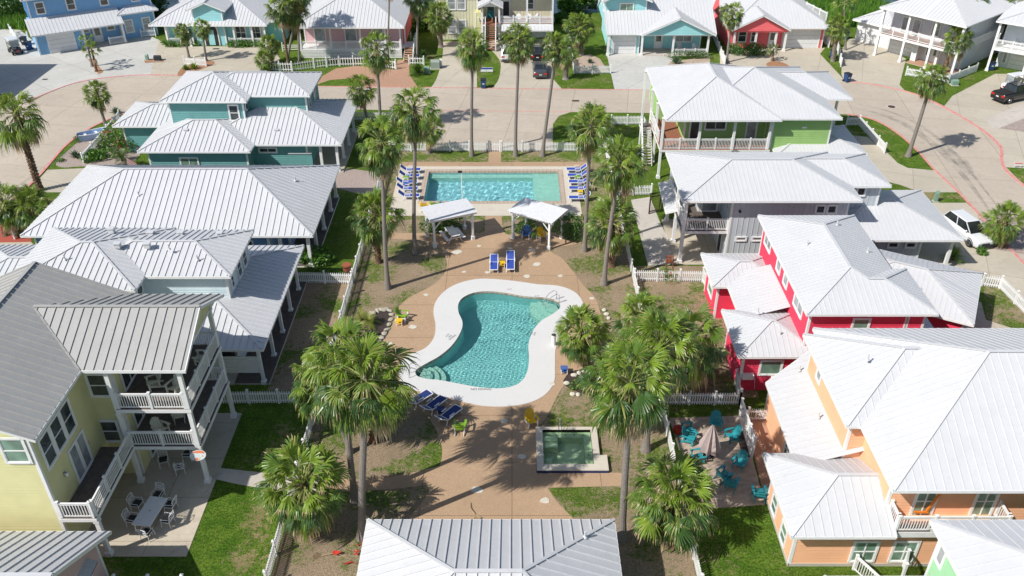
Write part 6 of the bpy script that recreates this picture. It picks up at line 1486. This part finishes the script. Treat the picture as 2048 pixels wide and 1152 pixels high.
def car(name,label,cat,x,y,rz,key,prof,roof,wb,wr=.34,W_=.9,bed=None,plate=True):
    """prof: (x, halfwidth, z_low, z_top) stations from rear to front; roof: (x_rear_base,x_rear_top,x_front_top,x_front_base,z_belt,z_roof)"""
    t=thing(name,label,cat,x,y,0,rz)
    mb=MB(); secs=[]
    for (X,w,z0,z1) in prof:
        h=z1-z0; secs.append([(X,-w*.90,z0),(X,-w,z0+h*.25),(X,-w,z0+h*.62),(X,-w*.94,z0+h*.88),(X,-w*.80,z1),(X,0,z1+.02),(X,w*.80,z1),(X,w*.94,z0+h*.88),(X,w,z0+h*.62),(X,w,z0+h*.25),(X,w*.90,z0)])
    loft(mb,secs); body=mb.build('body',M[key],t,smooth=False)
    a,b,c,d,zb,zr=roof; w0=W_*.88; w1=W_*.70
    mb=MB(); mb.add([(a,-w0,zb),(d,-w0,zb),(d,w0,zb),(a,w0,zb),(b,-w1,zr),(c,-w1,zr),(c,w1,zr),(b,w1,zr)],[(0,1,5,4),(1,2,6,5),(2,3,7,6),(3,0,4,7)]); mb.build('windows',M['car_glass'],t)
    mb=MB(); mb.add([(b,-w1,zr),(c,-w1,zr),(c,w1,zr),(b,w1,zr),(b+.15,-w1*.85,zr+.05),(c-.15,-w1*.85,zr+.05),(c-.15,w1*.85,zr+.05),(b+.15,w1*.85,zr+.05)],[(0,1,5,4),(1,2,6,5),(2,3,7,6),(3,0,4,7),(4,5,6,7)])
    for s in (-1,1):
        mb.beam((a,s*w0,zb),(b,s*w1,zr),.07,.05); mb.beam((d,s*w0,zb),(c,s*w1,zr),.06,.05); m=(a+d)/2; mb.beam((m,s*(w0+.005),zb),((b+c)/2,s*(w1+.005),zr),.08,.04)
    mb.build('roof',M[key],t)
    for s in (-1,1):
        mb=MB(); mb.ico((d-.35,s*(w0+.14),zb+.1),(.08,.1,.08),0,2); mb.beam((d-.35,s*w0,zb+.06),(d-.35,s*(w0+.12),zb+.08),.04,.04); mb.build('mirror',M[key],t)
        for X in wb:
            wheel(t,X,s*(W_-.10),wr); mb=MB(); n=14
            for i in range(n): a0=PI*i/n;a1=PI*(i+1)/n; r=wr*1.22; mb.beam((X+r*math.cos(a0),s*(W_-.02),wr+r*math.sin(a0)),(X+r*math.cos(a1),s*(W_-.02),wr+r*math.sin(a1)),.06,.06,0,up=(0,1,0))
            mb.build('wheel_arch',M['black'],t)
    xr,wr_,zl,zt=prof[0]; xf,wf,zfl,zft=prof[-1]
    for s in (-1,1):
        mb=MB(); h=zt-zl; mb.box(xr-.02,s*wr_*.55,zl+h*.58,xr+.22,s*(wr_+.01),zl+h*.86); mb.build('tail_light',M['tail'],t)
        mb=MB(); h=zft-zfl; mb.box(xf-.35,s*wf*.55,zfl+h*.6,xf+.03,s*(wf+.02),zfl+h*.9); mb.build('headlight',M['lamp'],t)
    mb=MB(); mb.box(xf+.0,-wf*.5,zfl+.2*(zft-zfl),xf+.035,wf*.5,zfl+.75*(zft-zfl)); mb.build('grille',M['dark'],t)
    mb=MB(); mb.box(xr-.035,-.17,zl+.42*(zt-zl),xr-.02,.17,zl+.62*(zt-zl)); mb.build('licence_plate',M['plate'],t)
    mb=MB(); mb.box(xr-.06,-wr_*.95,zl,xr+.1,wr_*.95,zl+.18); mb.build('bumper',M['black'] if key!='car_grey' else M[key],t)
    mb=MB(); mb.box(xf-.1,-wf*.95,zfl,xf+.06,wf*.95,zfl+.16); mb.build('bumper',M['black'] if key!='car_grey' else M[key],t)
    return t
sedan=[(-2.4,.78,.32,.88),(-2.3,.86,.24,1.0),(-1.6,.91,.22,1.04),(-.6,.92,.2,.98),(.9,.92,.2,.96),(1.7,.90,.22,.88),(2.25,.84,.25,.76),(2.42,.72,.3,.66)]
x,y=P(1080,146); car('parked_car','dark grey sedan parked nose away on the driveway behind the tall palms','car',x,y,R(90),'car_grey',sedan,(-1.75,-1.0,.35,1.15,.98,1.42),(-1.45,1.42))
x,y=P(1074,112); car('parked_car','black car ahead of the grey sedan on the same driveway','car',x,y,R(90),'car_black',sedan,(-1.75,-1.0,.35,1.15,.98,1.42),(-1.45,1.42))
suv=[(-2.25,.80,.4,1.08),(-2.1,.88,.3,1.16),(-1.4,.92,.28,1.12),(.8,.92,.26,1.08),(1.6,.9,.28,1.02),(2.15,.84,.3,.9),(2.32,.72,.36,.78)]
x,y=P(1016,116); car('parked_car','white suv with red tail light half hidden by the middle tall palm','car',x,y,R(90),'car_white',suv,(-2.15,-1.8,.3,1.15,1.1,1.66),(-1.4,1.38))
a=P(1968,505); b=P(1895,452); hd=math.atan2(a[1]-b[1],a[0]-b[0]); m0=((a[0]+b[0])/2,(a[1]+b[1])/2)
car('parked_car','white suv with silver wheels half under the grey house carport roof','car',m0[0]+.1,m0[1]+.3,hd,'car_white',suv,(-2.15,-1.8,.3,1.2,1.1,1.68),(-1.4,1.42),.36)
truck=[(-2.9,.86,.5,1.18),(-2.85,.95,.42,1.22),(-1.2,.97,.38,1.22),(.2,.97,.36,1.2),(1.4,.97,.38,1.2),(2.4,.95,.4,1.16),(2.85,.88,.45,1.08),(2.95,.8,.5,.98)]
c_=P(2018,200); tr=car('pickup_truck','black crew cab pickup truck with tonneau cover at the right edge','pickup truck',c_[0]+.6,c_[1]+.2,R(24),'car_black',truck,(-1.15,-.95,.75,1.5,1.18,1.88),(-1.85,1.95),.42,.97)
mb=MB(); mb.box(-2.8,-.8,1.225,-1.2,.8,1.26); mb.build('tonneau_cover',M['tyre'],tr)
for s in (-1,1): mb=MB(); mb.tube([(-.9,s*.6,1.98),(.6,s*.6,1.98)],.025,6); mb.build('roof_rail',M['rim'],tr)
def cart(label,px,py,rz,key='car_black'):
    x,y=P(px,py); t=thing('golf_cart',label,'golf cart',x,y,.02,R(rz))
    mb=MB(); loft(mb,[[(X,-w,z0),(X,-w,z1),(X,w,z1),(X,w,z0)] for X,w,z0,z1 in ((-1.3,.5,.35,.75),(-1.1,.58,.3,.85),(-.2,.58,.3,.8),(-.1,.58,.3,.4),(.5,.58,.3,.4),(.6,.58,.3,.85),(1.2,.5,.3,.78),(1.32,.42,.36,.6))]); mb.build('body',M[key],t)
    for X in (-.95,-.35):
        mb=MB(); mb.box(X-.22,-.5,.78,X+.25,.5,.9); mb.box(X-.28,-.5,.85,X-.18,.5,1.3); mb.build('seat',M['chair_cream'],t)
    mb=MB(); mb.box(-1.2,-.58,1.84,.75,.58,1.9); mb.box(-1.1,-.5,1.9,.65,.5,1.93); mb.build('canopy',M['car_white'],t)
    for X,X2 in ((-1.1,-1.1),(.75,.65)):
        for s in (-1,1): mb=MB(); mb.tube([(X,s*.54,.75),(X2,s*.52,1.85)],.022,6); mb.build('canopy_post',M['black'],t)
    mb=MB(); mb.add([(.76,-.5,.95),(.76,.5,.95),(.68,.5,1.8),(.68,-.5,1.8)],[(0,1,2,3)]); mb.build('windscreen',M['pane_grey'],t)
    mb=MB(); mb.tube([(.55,.25,1.0),(.5,.25,1.05)],.16,12); mb.build('steering_wheel',M['black'],t)
    mb=MB(); mb.box(1.3,-.18,.45,1.34,.18,.65); mb.build('front_plate',M['cart_red'],t)
    for X in (-.85,.9):
        for s in (-1,1): wheel(t,X,s*.55,.25,.18)
cart('black golf cart with white canopy in the shade of the sky blue house',32,106,-48); cart('white and black golf cart parked beyond the black pickup truck',2022,180,200,'car_white')
# =================== street and yard objects ===================
BINS={}
def bin_(px,py,label,body='bin_blue',rz=0,xy=None):
    x,y=P(px,py) if xy is None else xy
    if 'b' not in BINS:
        t=thing('wheeled_bin',label,'bin',x,y,.02,R(rz),'wheeled rubbish bins'); BINS['b']=t
        mb=MB(); secs=[[(-w,-d,z),(w,-d,z),(w,d,z),(-w,d,z)] for w,d,z in ((.24,.28,.06),(.28,.33,.5),(.31,.38,1.0),(.33,.41,1.02))]; loft(mb,secs); mb.build('body',M['bin_blue'],t)
        mb=MB(); mb.box(-.34,-.42,1.02,.34,.42,1.08); mb.box(-.28,-.34,1.08,.28,.34,1.12); mb.tube([(-.28,.46,1.0),(.28,.46,1.0)],.025,6); mb.build('lid',M['bin_black'],t)
        for s in (-1,1): mb=MB(); mb.tube([(s*.27,.3,.13),(s*.33,.3,.13)],.13,12); mb.build('wheel',M['tyre'],t)
        mb=MB(); mb.box(-.12,-.345,.55,.12,-.335,.75); mb.build('sticker',M['white'],t)
        return t
    return dup(BINS['b'],x,y,.02,R(rz),label,mats={'bin_blue':M[body]} if body!='bin_blue' else None)
bin_(967,176,'blue wheeled bin with dark lid on the kerb left of the tall palm trunks'); bin_(1693,164,'blue wheeled bin alone on the driveway edge behind the raised green house',rz=20); bin_(1664,117,'blue bin beside the palm trunk right of the coral house'); bin_(1980,140,'blue bin beside the gallery house corner post'); bin_(60,100,'blue bin nearest the wall behind the golf cart'); bin_(50,90,'dark bin further back behind the golf cart','bin_black'); bin_(1690,78,'blue bin left of the balcony house garage wing')
def ubox(px,py,w,d,h,label,key='utility_green',name='utility_box',rz=0):
    x,y=P(px,py); t=thing(name,label,'utility box',x,y,.0,R(rz)); mb=MB(); mb.box(-w/2,-d/2,.05,w/2,d/2,h*.8); mb.add([(-w/2,-d/2,h*.8),(w/2,-d/2,h*.8),(w/2,d/2,h*.8),(-w/2,d/2,h*.8),(-w/2,0,h),(w/2,0,h)],[(0,1,5,4),(2,3,4,5),(1,2,5),(3,0,4)]); mb.build('cabinet',M[key],t)
    mb=MB(); mb.box(-w/2-.1,-d/2-.1,0,w/2+.1,d/2+.1,.05); mb.build('pad',M['path'],t)
ubox(854,145,.7,.6,.8,'small green utility box beside the round clipped cycad'); ubox(871,136,1.1,.9,1.1,'larger grey green transformer box behind the small green one','utility_grey'); ubox(882,134,.3,.3,1.1,'slim pale grey utility post right of the transformer box','plate'); ubox(295,120,.35,.35,.8,'slim green utility box between the two top left driveways'); ubox(316,121,.8,.6,.7,'dark green utility box with rounded front between the two top left driveways','bin_black'); ubox(1908,170,.7,.6,.7,'teal green utility box below the white fence arm'); ubox(1870,403,.3,.3,1.1,'pale green utility pedestal on the grass strip beside the right driveway')
M['boardpaint']=mat('pale_board_paint',(.50,.56,.54),.6,.1,6); M['coralpaint']=mat('faded_orange_paint',(.60,.16,.06),.6,.2,8)
def sign(px,py,w,h,hz,label,key,rz=0,text=None,key2=None):
    x,y=P(px,py); t=thing('yard_sign',label,'sign',x,y,0,R(rz)); mb=MB(); mb.box(-w/2,-.015,hz,w/2,.015,hz+h); 
    if key2: mb.box(-w/2+.03,-.02,hz+h*.55,w/2-.03,-.016,hz+h-.03,1)
    mb.build('board',[M[key],M[key2 or key]],t)
    for s in (-1,1): mb=MB(); mb.box(s*w*.35-.02,-.015,0,s*w*.35+.02,.015,hz); mb.build('stake',M['white'],t)
sign(966,145,.85,.55,.1,'left blue and white sign on the grass patch between driveways','white',0,None,'sign_blue'); sign(979,145,.85,.55,.1,'right blue and white sign on the grass patch between driveways','white',0,None,'sign_blue'); sign(2034,336,.8,.35,.25,'small pale pink sign at the kerb on the right edge','white',0,None,'coral')
# planter boat
def boat():
    x,y=P(190,275); t=thing('planter_boat','pale blue wooden rowing boat used as a planter by the left bend','boat',x,y,0,R(38)); mb=MB()
    st=((-1.6,.42,.05),(-1.0,.62,.0),(0,.68,0),(.9,.5,.02),(1.5,.12,.1)); secs=[[(X,-w,.62+.06*abs(X)),(X,-w*.75,z),(X,w*.75,z),(X,w,.62+.06*abs(X)),(X,w-.06,.60+.06*abs(X)),(X,w*.7,z+.1),(X,-w*.7,z+.1),(X,-w+.06,.60+.06*abs(X))] for X,w,z in st]; loft(mb,secs); mb.build('hull',M['boat_blue'],t)
    for X,w in ((-.8,.55),(.3,.55)): mb=MB(); mb.box(X-.12,-w,.42,X+.12,w,.46); mb.build('thwart',M['white'],t)
    mb=MB()
    for s in (-1,1): mb.tube([(X,s*w,.66+.06*abs(X)) for X,w,z in st],.03,6)
    mb.build('gunwale',M['white'],t)
boat()
def flag():
    x,y=-35.3,73.6; t=thing('flag','red and white striped flag on a short pole at the teal house corner','flag',x,y); mb=MB(); mb.tube([(0,0,0),(0,0,1.6),(-.5,-.25,2.9)],.02,6); mb.build('pole',M['white'],t); mb=MB()
    for i in range(9):
        w0=.0+i*.1; mb.add([(-.5+.06*math.sin(w0*5),-.25+w0*.15,2.85-w0*.9),(-.5+.06*math.sin((w0+.1)*5),-.25+(w0+.1)*.15,2.85-(w0+.1)*.9),(.25+.08*math.sin((w0+.1)*6+1),-.1+(w0+.1)*.1,2.15-(w0+.1)*.9),(.25+.08*math.sin(w0*6+1),-.1+w0*.1,2.15-w0*.9)],[(0,1,2,3)],i%2)
    mb.build('cloth',[M['tarp_red'],M['white']],t)
flag()
def umbrella():
    x,y=P(1416,912); t=thing('closed_umbrella','folded grey pink patio umbrella standing among turquoise chairs','umbrella',x,y); mb=MB(); mb.tube([(0,0,0),(0,0,2.5)],.03,8); mb.build('pole',M['darkwood'],t)
    mb=MB(); n=16; rings=[]
    for z,r in ((2.5,.02),(2.35,.12),(1.9,.30),(1.4,.48),(.95,.62),(.55,.66)): rings.append([(r*(1 if k%2 else .55)*math.cos(2*PI*k/n),r*(1 if k%2 else .55)*math.sin(2*PI*k/n),z-(0 if k%2 else .08)) for k in range(n)])
    loft(mb,rings,cap=False); mb.build('canopy',M['umbrella_fabric'],t); mb=MB(); mb.tube([(0,0,0),(0,0,.08)],.3,16); mb.build('base',M['dark'],t)
umbrella()
def rocker():
    x,y=P(1338,532); t=thing('rocking_chair','red brown wooden rocking chair on the pale slabs beside the grey house','chair',x,y,.02,R(170)); 
    mb=MB(); mb.box(-.26,-.26,.42,.26,.24,.46); mb.build('seat',M['wood_brown'],t); mb=MB()
    for i in range(6): mb.beam((-.22+i*.088,.24,.45),(-.24+i*.096,.42,1.15),.05,.02)
    mb.beam((-.27,.42,1.15),(.27,.42,1.15),.05,.1); mb.build('backrest',M['wood_brown'],t)
    for s in (-1,1):
        mb=MB(); mb.tube([(s*.26,-.5,.12),(s*.26,-.2,.03),(s*.26,.2,.03),(s*.26,.6,.14)],.025,6); mb.build('rocker',M['wood_brown'],t)
        mb=MB(); mb.box(s*.28-.03,-.3,.64,s*.28+.03,.26,.67); mb.build('armrest',M['wood_brown'],t)
        for q in (-.22,.22): mb=MB(); mb.box(s*.26-.02,q-.02,.04,s*.26+.02,q+.02,.65); mb.build('leg',M['wood_brown'],t)
rocker()
def misc():
    x,y=P(925,404); t=thing('light_pole','slim white pole with a small dark lamp behind the left pergola','pole',x,y); mb=MB(); mb.tube([(0,0,0),(0,0,3.0)],.04,8); mb.build('pole',M['white'],t); mb=MB(); mb.box(-.3,-.08,2.95,.05,.08,3.1); mb.build('lamp_head',M['black'],t)
    x,y=P(1107,690); t=thing('litter_bin','slim white bin standing on the white coping right of the curved pool','bin',x,y,.035); mb=MB(); mb.tube([(0,0,0),(0,0,.85)],.16,14); mb.build('body',M['white'],t); mb=MB(); mb.tube([(0,0,.85),(0,0,.9)],[.17,.1],14); mb.build('lid',M['dark'],t)
    x,y=P(695,545); t=thing('wooden_tub','brown slatted tub beside the left picket fence corner','tub',x,y); mb=MB(); mb.tube([(0,0,0),(0,0,.75)],[.28,.36],14); mb.build('tub',M['wood_brown'],t); mb=MB(); mb.tube([(0,0,.2),(0,0,.26)],.335,14); mb.tube([(0,0,.55),(0,0,.61)],.365,14); mb.build('hoop',M['dark'],t)
    # handrails into the curved pool
    for px,py,rz,l in ((1113,604,200,'steel handrail at the upper right steps of the curved pool'),(822,752,0,'steel handrail at the lower left steps of the curved pool')):
        x,y=P(px,py); t=thing('pool_handrail',l,'handrail',x,y,.035,R(rz))
        for s in (-.25,.25): mb=MB(); mb.tube([(-.1,s,0),(-.1,s,.7),(.1,s,.88),(.5,s,.7),(1.0,s,.1),(1.0,s,-.4)],.024,7); mb.build('rail',M['chrome'],t)
    for px,py,l,rz in ((674,1108,'crumpled red plastic left of the bottom pavilion',20),(713,1104,'folded red plastic sheet nearest the pavilion roof',80),(697,1130,'small red scrap lowest on the dry lawn',140),(722,1090,'red scrap at the foot of the tallest palm',60)):
        x,y=P(px,py); rng=random.Random(px); mb=MB(); V=[(rng.uniform(-.3,.3),rng.uniform(-.25,.25),rng.uniform(.02,.2)) for _ in range(9)]; V.sort(); 
        mb.add(V,[(0,1,2),(1,3,2),(2,3,4),(3,5,4),(4,5,6),(5,7,6),(6,7,8)]); o=mb.build('red_sheet',M['tarp_red']); o.location=(x,y,.02); o.rotation_euler=(0,0,R(rz)); tag(o,l,'scrap','red plastic scraps on the dry lawn')
    for px,py,l,L_,rz in ((668,1113,'fallen tan palm frond on the dry lawn beside the red scraps',1.3,0),(945,1018,'curled dry palm stalk on the brown deck above the pavilion roof',.9,110)):
        x,y=P(px,py); mb=MB(); mb.tube([(-L_*.5,0,.05),(0,.12,.09),(L_*.5,-.02,.04)],[.03,.025,.015],6)
        rng=random.Random(px)
        for i in range(14): a=R(150+i*4.5); mb.add([(-L_*.45,0,.05),(-L_*.45+.5*math.cos(a),.5*math.sin(a),.04),(-L_*.45+.5*math.cos(a+.05),.5*math.sin(a+.05),.09)],[(0,1,2)])
        o=mb.build('fallen_frond',M['dead']); o.location=(x,y,.02); o.rotation_euler=(0,0,R(rz)); tag(o,l,'palm frond')
    x,y=P(1355,866); mb=MB(); rng=random.Random(4); mb.ico((0,0,.28),(.3,.26,.3),0,2,rng,.18); o=mb.build('red_bundle',M['red_paint']); o.location=(x,y,.02); tag(o,'dark red folded bundle beside the left turquoise chair','bundle')
    # oval board on the deck post
    t=thing('oval_board','oval white and orange board bracketed to the yellow house deck post','board',-17.3,34.9,0); mb=MB(); mb.T=Matrix.Translation((-.02,-.22,2.72))@Matrix.Rotation(R(8),4,'Z')@Matrix.Rotation(R(38),4,'X')
    el=[(.44*math.cos(k*PI/11),.30*math.sin(k*PI/11)) for k in range(22)]; mb.prism(el,-.03,.03,bottom=True); mb.prism([(.40*math.cos(a),.27*math.sin(a)) for a in [R(15+k*13) for k in range(11)]],.03,.034,1); mb.prism([(-.2,-.2),(-.02,-.1),(.05,-.24),(.14,-.12),(.1,-.26),(-.05,-.29)],.03,.034,1); mb.prism([(.2,-.05),(.3,-.02),(.28,-.12)],.03,.034,1)
    mb.build('board',[M['boardpaint'],M['coralpaint']],t); mb=MB(); mb.beam((-.1,.4,2.55),(0,-.2,2.68),.05,.05); mb.build('bracket',M['dark'],t)
    # dish on the green gallery
    x,y=P(1472,300,3.2); t=thing('round_dish','round pale metal dish with rusty middle between the green and grey houses','dish',x,y,2.7); mb=MB(); mb.tube([(0,0,.1),(0,-.05,.25)],[.2,.42],18); mb.tube([(0,0,.26),(0,0,.27)],.15,12,1); mb.build('dish',[M['rim'],M['terracotta']],t); mb=MB(); mb.tube([(0,0,-.4),(0,0,.12)],.04,8); mb.build('mast',M['rim'],t)
    x,y=P(815,78); t=thing('air_conditioner','dark air conditioning unit on a stand right of the pink house','air conditioner',x,y); mb=MB(); mb.box(-.45,-.45,.9,.45,.45,1.9); 
    for i in range(8): mb.box(-.46,-.46,1.0+i*.1,.46,.46,1.03+i*.1)
    mb.build('casing',M['grill_black'],t); mb=MB(); mb.box(-.5,-.5,.8,.5,.5,.9); mb.build('stand_top',M['white'],t)
    for sx in (-1,1):
        for sy in (-1,1): mb=MB(); mb.box(sx*.45-.04,sy*.45-.04,0,sx*.45+.04,sy*.45+.04,.8); mb.build('leg',M['white'],t)
    t=thing('step_ladder','pale blue step ladder on the gallery at the right edge','ladder',*P(2017,83,2.95),2.95,R(-36))
    for s in (-1,1): mb=MB(); mb.beam((s*.25,-.35,0),(s*.15,0,1.9),.05,.05); mb.build('side_rail',M['boat_blue'],t); mb=MB(); mb.beam((s*.25,.4,0),(s*.15,0.03,1.9),.04,.04); mb.build('rear_leg',M['boat_blue'],t)
    for k in range(5): mb=MB(); z=.3+k*.35; mb.box(-.22,-.35+z*.18-.05,z,.22,-.35+z*.18+.05,z+.03); mb.build('step',M['boat_blue'],t)
    # rock border of the mulch bed
    rng=random.Random(9); pts=[(748,627),(755,622),(763,620),(771,620),(779,622),(783,630),(782,640),(778,650),(774,660),(769,668),(763,676),(758,684),(753,690)]
    for i,(px,py) in enumerate(pts):
        x,y=P(px,py); mb=MB(); mb.ico((0,0,.05),(.26*rng.uniform(.75,1.2),.17*rng.uniform(.7,1.2),.09),0,2,rng,.14); o=mb.build('edging_rock',M['rock']); o.location=(x,y,.01); o.rotation_euler=(0,0,rng.uniform(0,3)); tag(o,('top left end rock of the pale edging round the dark mulch bed','second pale edging rock along the top of the dark mulch bed','third pale edging rock along the top of the dark mulch bed','fourth pale edging rock along the top of the dark mulch bed','top right corner rock of the pale edging round the dark mulch bed','first edging rock below the top right corner of the dark mulch bed','second edging rock below the top right corner of the dark mulch bed','edging rock level with the yellow table at the dark mulch bed','edging rock just below the yellow table level at the dark mulch bed','middle rock of the lower right edging of the dark mulch bed','fourth rock from the bottom end of the dark mulch bed edging','third rock from the bottom end of the dark mulch bed edging','bottom end rock of the pale edging round the dark mulch bed')[i],'rock','limestone rocks edging the mulch bed')
    for i,(px,py) in enumerate(((1148,752),(1158,748),(1170,745),(1133,768),(1145,790),(1156,791),(1208,622),(1213,630),(1217,638))):
        x,y=P(px,py); mb=MB(); mb.ico((0,0,.08),(.2*rng.uniform(.7,1.2),.16,.11),0,2,rng,.12); o=mb.build('edging_rock',M['stone']); o.location=(x,y,.01); tag(o,('left rock above the small leafy shrub right of the pool','middle rock above the small leafy shrub right of the pool','right rock above the small leafy shrub right of the pool','rock just left of the small leafy shrub beside the blue table','lower left rock below the small leafy shrub beside the blue table','lower right rock below the small leafy shrub beside the blue table','top rock of the three left of the back palm, right of the deck','middle rock of the three left of the back palm, right of the deck','bottom rock of the three left of the back palm, right of the deck')[i],'rock','limestone rocks right of the curved pool')
    # depth markings on the white coping
    def marks(px,py,txt,rz,s=.16):
        cu=bpy.data.curves.new('depth_marking','FONT'); cu.body=txt; cu.size=s; cu.extrude=.002; cu.align_x='CENTER'
        o=bpy.data.objects.new('tmp',cu); COL.objects.link(o); dg=bpy.context.evaluated_depsgraph_get(); me=bpy.data.meshes.new_from_object(o.evaluated_get(dg)); bpy.data.objects.remove(o)
        me.materials.clear(); me.materials.append(M['black']); q=bpy.data.objects.new('depth_marking',me); COL.objects.link(q); x,y=P(px,py); q.location=(x,y,.04); q.rotation_euler=(0,0,R(rz)); q['kind']='structure'
    marks(962,781,'NO DIVING',0,.26); marks(897,672,'4 FT\nNO\nDIVING',55,.22); marks(1067,668,'4 FT\nNO\nDIVING',-110,.22); marks(1019,578,'3 FT',180,.2); marks(1074,594,'3 FT',0,.2)
misc()
